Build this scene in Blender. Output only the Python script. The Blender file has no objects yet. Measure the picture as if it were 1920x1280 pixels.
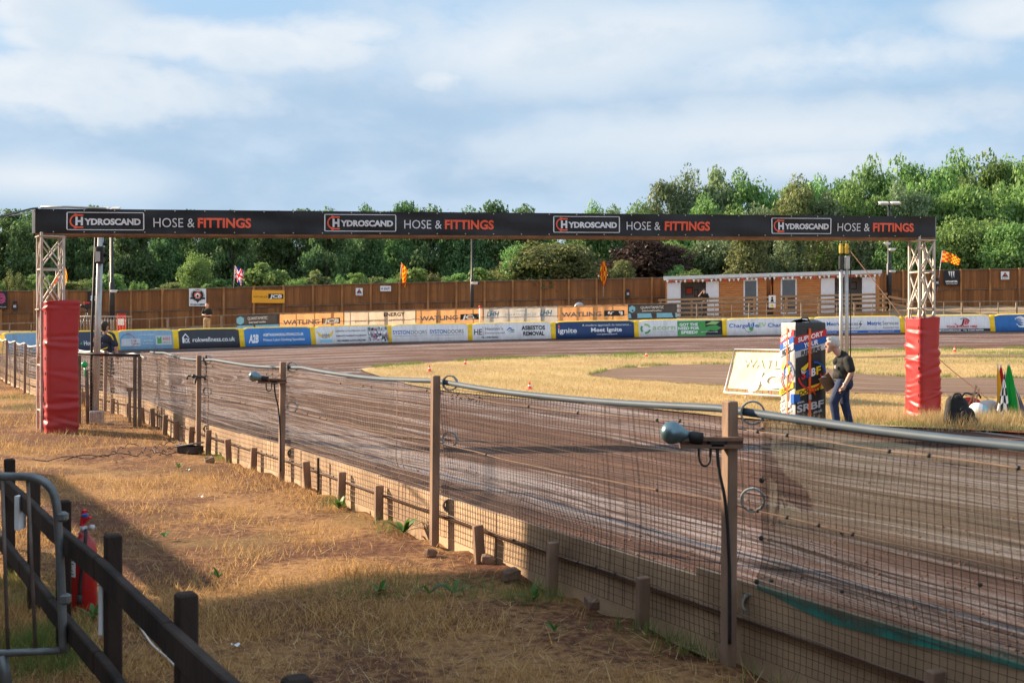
import bpy, math, random
import numpy as np
from mathutils import Vector, Matrix

random.seed(7)
C = bpy.context.scene.collection
SC = bpy.context.scene
R = math.radians

# ------------------------------------------------------------------ camera, sky, sun, exposure
CAM_H = 1.68
F = 2240.0            # focal length in photo pixels (1920 wide)
HZ = 618.0            # horizon row in the photo
cam_d = bpy.data.cameras.new("camera")
cam_d.sensor_width = 36.0
cam_d.lens = F / 1920.0 * 36.0
cam_d.shift_y = -(640.0 - HZ) / 1920.0
cam_d.clip_start = 0.05
cam_d.clip_end = 3000
cam_d.dof.use_dof = True
cam_d.dof.focus_distance = 16.0
cam_d.dof.aperture_fstop = 5.6
cam = bpy.data.objects.new("camera", cam_d)
cam.location = (0, 0, CAM_H)
cam.rotation_euler = (R(90), 0, 0)
C.objects.link(cam)
SC.camera = cam

SUN_AZ = math.atan2(-0.91, 0.41)
SUN_EL = R(24)
SUN_DIR = Vector((math.sin(SUN_AZ) * math.cos(SUN_EL), math.cos(SUN_AZ) * math.cos(SUN_EL), math.sin(SUN_EL)))
sun_d = bpy.data.lights.new("sun", 'SUN')
sun_d.energy = 5.0
sun_d.angle = R(0.5)
sun_d.color = (1.0, 0.80, 0.57)
sun = bpy.data.objects.new("sun", sun_d)
sun.rotation_euler = (-SUN_DIR).to_track_quat('-Z', 'Y').to_euler()
sun.location = (-40, 20, 40)
C.objects.link(sun)

SC.view_settings.view_transform = 'Standard'
SC.view_settings.look = 'None'
SC.view_settings.exposure = 1.32
SC.view_settings.gamma = 1.0
SC.cycles.max_bounces = 6
SC.cycles.transparent_max_bounces = 16
SC.cycles.sample_clamp_indirect = 4.0

W = bpy.data.worlds.new("World")
SC.world = W
W.use_nodes = True
wt = W.node_tree
wt.nodes.clear()


class NT:
    def __init__(s, t): s.t = t
    def n(s, ty, **kw):
        nd = s.t.nodes.new(ty)
        for k, v in kw.items():
            if k.startswith('_'): setattr(nd, k[1:], v)
        return nd
    def set(s, sock, v):
        if isinstance(v, bpy.types.NodeSocket): s.t.links.new(v, sock)
        elif v is not None: sock.default_value = v
    def math(s, op, a, b=None, c=None, clamp=False):
        nd = s.t.nodes.new('ShaderNodeMath'); nd.operation = op; nd.use_clamp = clamp
        s.set(nd.inputs[0], a)
        if b is not None: s.set(nd.inputs[1], b)
        if c is not None: s.set(nd.inputs[2], c)
        return nd.outputs[0]
    def smooth(s, v, a, b):
        nd = s.t.nodes.new('ShaderNodeMapRange'); nd.interpolation_type = 'SMOOTHSTEP'
        s.set(nd.inputs['Value'], v); nd.inputs['From Min'].default_value = a; nd.inputs['From Max'].default_value = b
        return nd.outputs[0]
    def mix(s, f, a, b, blend='MIX'):
        nd = s.t.nodes.new('ShaderNodeMix'); nd.data_type = 'RGBA'; nd.blend_type = blend
        s.set(nd.inputs[0], f); s.set(nd.inputs[6], a); s.set(nd.inputs[7], b)
        return nd.outputs[2]
    def noise(s, vec, scale, detail=4, rough=0.55, dist=0.0):
        nd = s.t.nodes.new('ShaderNodeTexNoise')
        if vec is not None: s.set(nd.inputs['Vector'], vec)
        nd.inputs['Scale'].default_value = scale; nd.inputs['Detail'].default_value = detail
        nd.inputs['Roughness'].default_value = rough; nd.inputs['Distortion'].default_value = dist
        return nd.outputs['Fac']
    def mapping(s, vec, scale=(1, 1, 1), loc=(0, 0, 0)):
        nd = s.t.nodes.new('ShaderNodeMapping')
        s.set(nd.inputs['Vector'], vec); nd.inputs['Scale'].default_value = scale; nd.inputs['Location'].default_value = loc
        return nd.outputs[0]
    def ramp(s, f, stops):
        nd = s.t.nodes.new('ShaderNodeValToRGB')
        cr = nd.color_ramp
        while len(cr.elements) > 1: cr.elements.remove(cr.elements[-1])
        for i, (p, c) in enumerate(stops):
            e = cr.elements[0] if i == 0 else cr.elements.new(p)
            e.position = p; e.color = (c[0], c[1], c[2], 1)
        s.set(nd.inputs[0], f)
        return nd.outputs[0]


def build_sky():
    g = NT(wt)
    out = g.n('ShaderNodeOutputWorld'); bg = g.n('ShaderNodeBackground')
    sky = g.n('ShaderNodeTexSky'); sky.sky_type = 'NISHITA'; sky.sun_disc = False
    sky.sun_elevation = SUN_EL; sky.sun_rotation = SUN_AZ
    sky.air_density = 1.0; sky.dust_density = 1.2; sky.ozone_density = 2.0
    tc = g.n('ShaderNodeTexCoord')
    d = tc.outputs['Generated']
    sep = g.n('ShaderNodeSeparateXYZ'); wt.links.new(d, sep.inputs[0])
    z = sep.outputs['Z']
    # layered cloud fields over the direction sphere (a little flattened towards the horizon)
    v1 = g.mapping(d, (2.2, 2.2, 6.0), (1.3, 0.2, 0.35))
    v2 = g.mapping(d, (6.5, 6.5, 11.0), (0.7, 3.1, 0.9))
    v3 = g.mapping(d, (11.0, 11.0, 30.0), (2.7, 1.1, 0.2))
    big = g.noise(v1, 1.0, 5, 0.5, 0.3)
    fine = g.noise(v2, 1.5, 9, 0.56, 0.15)
    soft = g.noise(v3, 0.8, 4, 0.5, 0.2)
    field = g.math('ADD', g.math('MULTIPLY', big, 0.62), g.math('MULTIPLY', fine, 0.38))

    def dirn(px, py):
        return Vector(((px - 960) / F, 1.0, (HZ - py) / F)).normalized()

    def blob(px, py, rx, rz, soft_=0.45, rag=1.0):
        # patch of cloud around a direction, with a ragged rim, flatter below than above
        c = dirn(px, py)
        sub = g.n('ShaderNodeVectorMath'); sub.operation = 'SUBTRACT'
        wt.links.new(d, sub.inputs[0]); sub.inputs[1].default_value = c
        sc_ = g.n('ShaderNodeVectorMath'); sc_.operation = 'MULTIPLY'
        wt.links.new(sub.outputs[0], sc_.inputs[0]); sc_.inputs[1].default_value = (F / rx, F / rx, F / rz)
        ln = g.n('ShaderNodeVectorMath'); ln.operation = 'LENGTH'; wt.links.new(sc_.outputs[0], ln.inputs[0])
        r = g.math('ADD', ln.outputs['Value'], g.math('MULTIPLY', g.math('SUBTRACT', fine, 0.5), rag * 3.4))
        return g.smooth(r, 1.0 + soft_, 1.0 - soft_)

    def union(ms):
        m = ms[0]
        for k in ms[1:]: m = g.math('MAXIMUM', m, k)
        return m
    # broad soft grey-blue sheet
    sheet = union([blob(520, 265, 1000, 190, 0.7, 0.5), blob(1230, 250, 820, 150, 0.8, 0.6), blob(1750, 330, 700, 80, 0.8, 0.6), blob(160, 20, 140, 26, 0.6, 0.8)])
    # white lit puffs
    white = union([blob(90, 155, 270, 58, 0.35, 1.0), blob(60, 20, 150, 40, 0.6, 0.8), blob(120, 75, 170, 24, 0.5, 0.9), blob(455, 82, 300, 40, 0.4, 1.0), blob(640, 62, 170, 30, 0.7, 1.4),
                   blob(1000, 90, 330, 75, 0.75, 0.9), blob(1190, 55, 300, 55, 0.9, 0.9), blob(1905, 28, 115, 42, 0.45, 0.7),
                   blob(835, 148, 60, 22, 0.9, 2.2), blob(1560, 112, 260, 34, 0.9, 1.5), blob(1480, 250, 420, 45, 1.0, 1.6),
                   blob(1530, 305, 200, 26, 1.0, 1.6), blob(60, 335, 170, 30, 0.9, 0.9)])
    low = g.smooth(z, 0.17, 0.05)
    away = g.smooth(sep.outputs['Y'], 0.75, 0.35)      # the rest of the sky, off to the sides and behind
    elsewhere = g.math('MULTIPLY', g.smooth(field, 0.36, 0.54), away)
    grey = g.mix(g.smooth(g.math('ADD', g.math('MULTIPLY', soft, 0.6), g.math('MULTIPLY', fine, 0.4)), 0.38, 0.62), (3.48, 4.76, 6.29, 1), (4.72, 5.80, 7.04, 1))
    wcol = g.mix(g.smooth(fine, 0.3, 0.7), (5.63, 6.46, 7.29, 1), (7.29, 7.53, 7.78, 1))
    base = g.mix(0.75, sky.outputs[0], (3.81, 5.80, 7.95, 1))
    base = g.mix(g.math('MULTIPLY', low, 0.9), base, (4.89, 6.13, 7.37, 1))
    c = g.mix(g.math('MULTIPLY', sheet, 0.86), base, grey)
    c = g.mix(g.math('MULTIPLY', white, 0.88), c, wcol)
    c = g.mix(g.math('MULTIPLY', elsewhere, 0.8), c, (7.40, 8.00, 8.80, 1))
    wt.links.new(c, bg.inputs['Color'])
    bg.inputs['Strength'].default_value = 0.05
    wt.links.new(bg.outputs[0], out.inputs[0])


build_sky()

# ------------------------------------------------------------------ terrain maths
def H(X, Y):
    k = 0.0205 + 0.00035 * max(-40.0, min(45.0, X))
    d = min(Y, 78.0) - 18.0
    t = 0.5 * (d + math.sqrt(d * d + 2.0))
    return k * t


def pt(px, py, Y):
    return Vector(((px - 960.0) * Y / F, Y, CAM_H - (py - HZ) * Y / F))


def gp(px, py):
    """point of the rolling ground seen at this place of the photo"""
    Y = 20.0
    lo, hi = 1.0, 75.0
    f = lambda Y: pt(px, py, Y).z - H((px - 960) * Y / F, Y)
    for _ in range(60):
        m = 0.5 * (lo + hi)
        if f(m) > 0: lo = m
        else: hi = m
    p = pt(px, py, lo)
    return p


def gz(X, Y, dz=0.0):
    return Vector((X, Y, H(X, Y) + dz))


def resample(P, n):
    P = [Vector(p) for p in P]
    L = [0.0]
    for a, b in zip(P, P[1:]): L.append(L[-1] + (b - a).length)
    out = []
    for i in range(n):
        t = L[-1] * i / (n - 1)
        k = 0
        while k < len(L) - 2 and L[k + 1] < t: k += 1
        u = (t - L[k]) / max(1e-9, L[k + 1] - L[k])
        out.append(P[k].lerp(P[k + 1], u))
    return out


def smoothline(P, n, it=3):
    Q = resample(P, n)
    for _ in range(it):
        Q = [Q[0]] + [(Q[i - 1] + 2 * Q[i] + Q[i + 1]) / 4 for i in range(1, n - 1)] + [Q[-1]]
    return Q


# ------------------------------------------------------------------ materials
MATS = {}


def lin(r, g, b):
    f = lambda c: (c / 255 / 12.92) if c / 255 <= 0.04045 else ((c / 255 + 0.055) / 1.055) ** 2.4
    return (f(r), f(g), f(b))


def M(name, col, rough=0.6, var=0.18, scale=6.0, bump=0.0, bscale=40.0, metal=0.0, spec=0.4, dirt=None, dirt_amt=0.0, stretch=(1, 1, 1), trans=0.0, rvar=0.0):
    if name in MATS: return MATS[name]
    m = bpy.data.materials.new(name); m.use_nodes = True
    t = m.node_tree; g = NT(t)
    b = t.nodes['Principled BSDF']
    tc = g.n('ShaderNodeTexCoord')
    v = g.mapping(tc.outputs['Object'], stretch)
    f = g.noise(v, scale, 5, 0.6)
    k = g.smooth(f, 0.3, 0.7)
    a = tuple(max(0, c * (1 - var)) for c in col) + (1,)
    h = tuple(min(1, c * (1 + var)) for c in col) + (1,)
    c = g.mix(k, a, h)
    if dirt is not None:
        f2 = g.noise(v, scale * 0.37, 6, 0.68)
        c = g.mix(g.math('MULTIPLY', g.smooth(f2, 0.45, 0.72), dirt_amt), c, tuple(dirt) + (1,))
    t.links.new(c, b.inputs['Base Color'])
    if rvar:
        t.links.new(g.math('ADD', g.math('MULTIPLY', k, rvar), rough - rvar / 2), b.inputs['Roughness'])
    else:
        b.inputs['Roughness'].default_value = rough
    b.inputs['Metallic'].default_value = metal
    b.inputs['Specular IOR Level'].default_value = spec
    if trans:
        out = t.nodes['Material Output']
        tr = g.n('ShaderNodeBsdfTranslucent'); t.links.new(c, tr.inputs[0])
        mx = g.n('ShaderNodeMixShader'); mx.inputs[0].default_value = trans
        t.links.new(b.outputs[0], mx.inputs[1]); t.links.new(tr.outputs[0], mx.inputs[2])
        t.links.new(mx.outputs[0], out.inputs[0])
    if bump:
        bn = g.noise(v, bscale, 4, 0.6)
        bp = g.n('ShaderNodeBump'); bp.inputs['Strength'].default_value = bump; bp.inputs['Distance'].default_value = 0.02
        t.links.new(bn, bp.inputs['Height']); t.links.new(bp.outputs[0], b.inputs['Normal'])
    MATS[name] = m
    return m


# ------------------------------------------------------------------ mesh builder
class MB:
    def __init__(s): s.v = []; s.f = []; s.m = []; s.sm = []
    def add(s, vs, fs, mi=0, smooth=False):
        o = len(s.v)
        s.v += [tuple(p) for p in vs]
        for f in fs:
            s.f.append(tuple(i + o for i in f)); s.m.append(mi); s.sm.append(smooth)
        return s
    def quad(s, a, b, c, d, mi=0): return s.add([a, b, c, d], [(0, 1, 2, 3)], mi)
    def box(s, c, size, ax=None, mi=0, bev=0.0):
        """c centre; size (x,y,z); ax 3 axes"""
        c = Vector(c); ax = ax or (Vector((1, 0, 0)), Vector((0, 1, 0)), Vector((0, 0, 1)))
        hx, hy, hz = (k / 2 for k in size)
        if bev <= 0:
            vs = [c + ax[0] * (hx * i) + ax[1] * (hy * j) + ax[2] * (hz * k) for k in (-1, 1) for j in (-1, 1) for i in (-1, 1)]
            return s.add(vs, [(0, 2, 3, 1), (4, 5, 7, 6), (0, 1, 5, 4), (2, 6, 7, 3), (0, 4, 6, 2), (1, 3, 7, 5)], mi)
        b = min(bev, hx * .9, hy * .9, hz * .9)
        ring = []
        for (zz, ins) in ((-hz, b), (-hz + b, 0), (hz - b, 0), (hz, b)):
            x, y = hx - ins, hy - ins
            pr = [(-x + b, -y), (x - b, -y), (x, -y + b), (x, y - b), (x - b, y), (-x + b, y), (-x, y - b), (-x, -y + b)]
            ring.append([c + ax[0] * p[0] + ax[1] * p[1] + ax[2] * zz for p in pr])
        vs = [p for r in ring for p in r]
        fs = [tuple(range(7, -1, -1)), tuple(range(24, 32))]
        for k in range(3):
            for i in range(8):
                j = (i + 1) % 8
                fs.append((k * 8 + i, k * 8 + j, k * 8 + 8 + j, k * 8 + 8 + i))
        return s.add(vs, fs, mi)
    def bar(s, a, b, w, h=None, up=(0, 0, 1), mi=0, bev=0.0):
        a, b = Vector(a), Vector(b); h = h or w
        z = (b - a); L = z.length; z = z / L
        u = Vector(up)
        if abs(z.dot(u)) > 0.98: u = Vector((0, 1, 0))
        x = z.cross(u).normalized(); y = x.cross(z).normalized()
        return s.box((a + b) / 2, (w, h, L), (x, y, z), mi, bev)
    def tube(s, P, r, n=8, closed=False, mi=0, caps=True, smooth=True):
        P = [Vector(p) for p in P]; N = len(P)
        rs = r if isinstance(r, (list, tuple)) else [r] * N
        vs = []; ref = None
        for i in range(N):
            if closed: t = P[(i + 1) % N] - P[i - 1]
            else: t = P[min(N - 1, i + 1)] - P[max(0, i - 1)]
            t = t.normalized() if t.length > 1e-9 else Vector((0, 0, 1))
            if ref is None:
                ref = Vector((0, 0, 1)) if abs(t.z) < 0.9 else Vector((1, 0, 0))
            x = t.cross(ref)
            if x.length < 1e-5: x = t.cross(Vector((0, 1, 0.3)))
            x.normalize(); y = x.cross(t).normalized()
            ref = y if abs(t.dot(y)) < 0.9 else ref
            for k in range(n):
                a = 2 * math.pi * k / n
                vs.append(P[i] + (x * math.cos(a) + y * math.sin(a)) * rs[i])
        fs = []
        for i in range(N if closed else N - 1):
            j = (i + 1) % N
            for k in range(n):
                l = (k + 1) % n
                fs.append((i * n + k, i * n + l, j * n + l, j * n + k))
        if caps and not closed:
            fs.append(tuple(range(n - 1, -1, -1))); fs.append(tuple((N - 1) * n + k for k in range(n)))
        return s.add(vs, fs, mi, smooth)
    def lathe(s, c, prof, n=16, mi=0, ax=None, smooth=True):
        """prof list of (r, z)"""
        c = Vector(c); ax = ax or (Vector((1, 0, 0)), Vector((0, 1, 0)), Vector((0, 0, 1)))
        vs = []
        for (r, z) in prof:
            for k in range(n):
                a = 2 * math.pi * k / n
                vs.append(c + ax[0] * (r * math.cos(a)) + ax[1] * (r * math.sin(a)) + ax[2] * z)
        fs = []
        for i in range(len(prof) - 1):
            for k in range(n):
                l = (k + 1) % n
                fs.append((i * n + k, i * n + l, (i + 1) * n + l, (i + 1) * n + k))
        fs.append(tuple(range(n - 1, -1, -1))); fs.append(tuple((len(prof) - 1) * n + k for k in range(n)))
        return s.add(vs, fs, mi, smooth)
    def ball(s, c, r, n=10, m=7, mi=0):
        r = r if isinstance(r, (list, tuple)) else (r, r, r)
        c = Vector(c); vs = []; fs = []
        for i in range(m + 1):
            th = math.pi * i / m
            for k in range(n):
                a = 2 * math.pi * k / n
                vs.append((c.x + r[0] * math.sin(th) * math.cos(a), c.y + r[1] * math.sin(th) * math.sin(a), c.z - r[2] * math.cos(th)))
        for i in range(m):
            for k in range(n):
                l = (k + 1) % n
                fs.append((i * n + k, i * n + l, (i + 1) * n + l, (i + 1) * n + k))
        return s.add(vs, fs, mi, True)
    def grid(s, rows, mi=0, smooth=True):
        nr, nc = len(rows), len(rows[0])
        vs = [p for r in rows for p in r]
        fs = [(i * nc + j, i * nc + j + 1, (i + 1) * nc + j + 1, (i + 1) * nc + j) for i in range(nr - 1) for j in range(nc - 1)]
        return s.add(vs, fs, mi, smooth)
    def mesh(s, name, mats, off=None):
        me = bpy.data.meshes.new(name)
        vs = s.v
        if off is not None: vs = [(p[0] - off[0], p[1] - off[1], p[2] - off[2]) for p in vs]
        me.from_pydata(vs, [], s.f)
        mats = mats if isinstance(mats, (list, tuple)) else [mats]
        for m in mats: me.materials.append(m)
        me.polygons.foreach_set('material_index', s.m)
        me.polygons.foreach_set('use_smooth', s.sm)
        me.update()
        return me
    def build(s, name, mats, parent=None, world=False, props=None):
        """world=True: the vertices are in world space and the thing's root sits elsewhere"""
        off = None
        if world and parent is not None:
            r = parent
            off = Vector((0, 0, 0))
            while r is not None: off = off + r.location; r = r.parent
        o = bpy.data.objects.new(name, s.mesh(name, mats, off))
        C.objects.link(o)
        if parent is not None: o.parent = parent
        return o


def thing(name, label, cat, loc=(0, 0, 0), rz=0.0, group=None):
    o = bpy.data.objects.new(name, None); C.objects.link(o)
    o.empty_display_size = 0.2
    o.location = loc; o.rotation_euler = (0, 0, rz)
    o['label'] = label; o['category'] = cat
    if group: o['group'] = group
    return o


def solo(mb, name, mats, label, cat, base, group=None):
    """a thing that is one mesh, built in world space, its origin moved to its base"""
    me = mb.mesh(name, mats, base)
    o = bpy.data.objects.new(name, me); C.objects.link(o); o.location = base
    o['label'] = label; o['category'] = cat
    if group: o['group'] = group
    return o


def struct(mb, name, mats, kind='structure'):
    o = mb.build(name, mats); o['kind'] = kind
    return o


def copy_tree(o, parent=None):
    c = o.copy(); C.objects.link(c)
    if parent is not None: c.parent = parent
    for ch in list(o.children): copy_tree(ch, c)
    return c


# lettering -------------------------------------------------------------------------
_TXT = {}


def txt(string, bold=0.0, shear=0.0):
    k = (string, bold, shear)
    if k not in _TXT:
        cu = bpy.data.curves.new('t', 'FONT'); cu.body = string; cu.size = 1.0; cu.offset = bold; cu.shear = shear
        cu.resolution_u = 3
        ob = bpy.data.objects.new('t', cu); C.objects.link(ob)
        dg = bpy.context.evaluated_depsgraph_get(); dg.update()
        me = bpy.data.meshes.new_from_object(ob.evaluated_get(dg))
        vs = [(v.co.x, v.co.y) for v in me.vertices]; fs = [tuple(p.vertices) for p in me.polygons]
        bpy.data.objects.remove(ob); bpy.data.curves.remove(cu); bpy.data.meshes.remove(me)
        _TXT[k] = (vs, fs)
    return _TXT[k]


class Flat:
    """flat artwork laid on a surface: fn maps (x, y) in surface units to a point in space; each further shape lies a hair in front of the last"""
    def __init__(s, fn, nrm=(0, -1, 0), step=0.0007): s.fn = fn; s.mb = MB(); s.nrm = Vector(nrm); s.step = step; s.k = 0; s.hold = False
    def at(s, x, y): return s.fn(x, y) + s.nrm * (s.step * s.k)
    def put(s, P, F_, mi):
        s.mb.add([s.at(x, y) for x, y in P], F_, mi)
        if not s.hold: s.k += 1
    def poly(s, P, mi=0): s.put(P, [tuple(range(len(P)))], mi)
    def rect(s, x0, y0, x1, y1, mi=0, sub=1):
        P = []; Q = []
        for i in range(sub + 1):
            a = x0 + (x1 - x0) * i / sub; P += [(a, y0), (a, y1)]
        s.put(P, [(2 * i, 2 * i + 2, 2 * i + 3, 2 * i + 1) for i in range(sub)], mi)
    def frame(s, x0, y0, x1, y1, w, mi=0):
        s.rect(x0, y0, x1, y0 + w, mi); s.rect(x0, y1 - w, x1, y1, mi)
        s.rect(x0, y0 + w, x0 + w, y1 - w, mi); s.rect(x1 - w, y0 + w, x1, y1 - w, mi)
    def disc(s, x, y, r, mi=0, n=14, ry=None):
        ry = ry or r
        s.poly([(x + r * math.cos(2 * math.pi * i / n), y + ry * math.sin(2 * math.pi * i / n)) for i in range(n)], mi)
    def arc(s, x, y, r, w, a0, a1, mi=0, n=16, sy=1.0):
        h0 = s.hold; s.hold = True
        for i in range(n):
            t0 = R(a0 + (a1 - a0) * i / n); t1 = R(a0 + (a1 - a0) * (i + 1) / n)
            s.poly([(x + r * math.cos(t0), y + sy * r * math.sin(t0)), (x + r * math.cos(t1), y + sy * r * math.sin(t1)),
                    (x + (r - w) * math.cos(t1), y + sy * (r - w) * math.sin(t1)), (x + (r - w) * math.cos(t0), y + sy * (r - w) * math.sin(t0))], mi)
        s.hold = h0; s.k += 0 if h0 else 1
    def text(s, string, x, y, h, w=None, anchor='l', bold=0.0, shear=0.0, mi=0, skew=0.0):
        vs, fs = txt(string, bold, shear)
        if not vs: return
        x0 = min(v[0] for v in vs); x1 = max(v[0] for v in vs)
        cap = 0.73
        sy = h / cap
        sx = sy if w is None else w / (x1 - x0)
        ww = (x1 - x0) * sx
        ox = {'l': x, 'c': x - ww / 2, 'r': x - ww}[anchor]
        s.put([(ox + (v[0] - x0) * sx, y + v[1] * sy + skew * (v[0] - x0) * sx) for v in vs], fs, mi)
    def build(s, name, mats, parent=None, world=False): return s.mb.build(name, mats, parent, world)


# soft bodies from capsules ----------------------------------------------------------
def blob(name, caps, mat, parent, voxel=0.014, smooth=3, world=False, extra=None):
    """caps: (a, ra, b, rb) tapered capsules and ('e', centre, radii) ellipsoids joined into one continuous skin"""
    mb = MB()
    for c in caps:
        if c[0] == 'e': mb.ball(c[1], c[2], 14, 10); continue
        a, ra, b, rb = Vector(c[0]), c[1], Vector(c[2]), c[3]
        mb.ball(a, ra, 12, 8); mb.ball(b, rb, 12, 8)
        if (b - a).length > 1e-4:
            mb.tube([a, b], [ra, rb], 12)
    me = mb.mesh(name, mat)
    ob = bpy.data.objects.new(name, me); C.objects.link(ob)
    md = ob.modifiers.new('r', 'REMESH'); md.mode = 'VOXEL'; md.voxel_size = voxel; md.use_smooth_shade = True
    if smooth:
        sm = ob.modifiers.new('s', 'SMOOTH'); sm.factor = 0.5; sm.iterations = smooth
    dg = bpy.context.evaluated_depsgraph_get(); dg.update()
    me2 = bpy.data.meshes.new_from_object(ob.evaluated_get(dg))
    me2.name = name
    ob.modifiers.clear()
    ob.data = me2
    me2.materials.clear(); me2.materials.append(mat)
    me2.polygons.foreach_set('use_smooth', [True] * len(me2.polygons))
    if extra: extra(me2)
    if parent is not None: ob.parent = parent
    return ob
# ------------------------------------------------------------------ lines the place is laid out on
FD = Vector((-0.46, 0.888, 0)).normalized()      # along the home-straight fence, away from the camera
FENCE = [(4.3, -0.2), (2.72, 2.95), (1.135, 6.05), (-0.567, 9.4), (-2.53, 13.35), (-4.31, 16.6), (-6.6, 21.3), (-9.1, 25.0), (-11.3, 28.0),
         (-14.2, 33.4), (-17.6, 40.0), (-20.4, 46.0), (-22.2, 50.5)]
AFT = [(0, 53.2), (105, 55.6), (215, 57.5), (327, 59), (450, 61), (584, 63), (728, 65), (880, 66), (1036, 66.6), (1192, 67), (1357, 67), (1520, 66.8), (1690, 66.5), (1858, 66), (2030, 65.4), (2210, 64.6)]
AF = [Vector(((x - 960) * Y / F, Y, 0)) for x, Y in AFT]
WF = [(-260, 549, 68), (0, 545, 72), (250, 544, 74), (450, 538, 76), (700, 531, 78), (940, 526, 79), (1250, 520, 80), (1650, 508, 80), (1920, 503, 79), (2200, 498, 77)]
WFT = [pt(*p) for p in WF]                       # top line of the timber fence
RL = [(-200, 611, 54.5), (0, 607, 57.5), (150, 602, 60), (300, 597, 63), (400, 592, 65), (520, 587.5, 66.6), (645, 584, 68), (780, 580.5, 69.2), (905, 577, 70), (1047, 573.5, 70.4), (1178, 570.5, 70.5), (1270, 569, 70.5), (1500, 567, 70.4), (1700, 566, 70), (1920, 565, 69.4), (2150, 564, 68.6)]
RLT = [pt(*p) for p in RL]                       # top line of the spectator railing


def seg_interp(P, x):
    """interpolate along a polyline of vectors by X"""
    for a, b in zip(P, P[1:]):
        if a.x <= x <= b.x: return a.lerp(b, (x - a.x) / (b.x - a.x))
    return P[0].copy() if x < P[0].x else P[-1].copy()


def bank_z(X, Y):
    """height of the spectator bank behind the air fence"""
    a = seg_interp(AF, X); r = seg_interp(RLT, X); w = seg_interp(WFT, X)
    za = H(a.x, a.y); zr = r.z - 1.1; zw = w.z - 2.4
    if Y <= r.y:
        t = max(0, (Y - a.y) / (r.y - a.y)); return za + (zr - za) * min(1, t * 2.2)
    t = min(1.3, (Y - r.y) / (w.y - r.y))
    return zr + (zw - zr) * t

# ------------------------------------------------------------------ ground materials
def ground_mat(name, cols, bump=0.6, rough=0.95, big=0.5, fine=14.0, thr=(0.40, 0.62)):
    """cols: bare soil, soil light, straw, straw light, green"""
    m = bpy.data.materials.new(name); m.use_nodes = True
    t = m.node_tree; g = NT(t); b = t.nodes['Principled BSDF']
    pos = g.n('ShaderNodeNewGeometry').outputs['Position']
    n1 = g.noise(pos, big, 5, 0.6, 0.4); n2 = g.noise(pos, fine, 6, 0.7); n3 = g.noise(pos, fine * 5, 4, 0.7)
    n4 = g.noise(g.mapping(pos, (1, 1, 1), (13, 4, 2)), big * 1.7, 4, 0.55)
    soil = g.mix(g.smooth(n2, 0.3, 0.7), cols[0] + (1,), cols[1] + (1,))
    straw = g.mix(g.smooth(n3, 0.3, 0.7), cols[2] + (1,), cols[3] + (1,))
    k = g.smooth(g.math('ADD', n1, g.math('MULTIPLY', g.math('SUBTRACT', n2, 0.5), 0.5)), thr[0], thr[1])
    c = g.mix(k, soil, straw)
    c = g.mix(g.math('MULTIPLY', g.smooth(n4, 0.56, 0.72), 0.55), c, cols[4] + (1,))
    t.links.new(c, b.inputs['Base Color']); b.inputs['Roughness'].default_value = rough
    b.inputs['Specular IOR Level'].default_value = 0.15
    bp = g.n('ShaderNodeBump'); bp.inputs['Strength'].default_value = bump; bp.inputs['Distance'].default_value = 0.05
    t.links.new(g.math('ADD', n2, g.math('MULTIPLY', n3, 0.5)), bp.inputs['Height']); t.links.new(bp.outputs[0], b.inputs['Normal'])
    return m


m_ground = ground_mat('dry_ground', [(0.075, 0.032, 0.019), (0.19, 0.086, 0.048), (0.27, 0.14, 0.06), (0.40, 0.225, 0.095), (0.21, 0.14, 0.055)], thr=(0.44, 0.62))
m_infield = ground_mat('infield_turf', [(0.34, 0.235, 0.12), (0.40, 0.28, 0.14), (0.47, 0.35, 0.17), (0.56, 0.42, 0.21), (0.32, 0.29, 0.11)], big=0.22, fine=8, thr=(0.3, 0.6))
m_bank = ground_mat('bank_soil', [(0.15, 0.10, 0.07), (0.24, 0.17, 0.12), (0.28, 0.21, 0.14), (0.34, 0.26, 0.17), (0.2, 0.19, 0.08)], big=0.4, fine=5)


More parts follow.
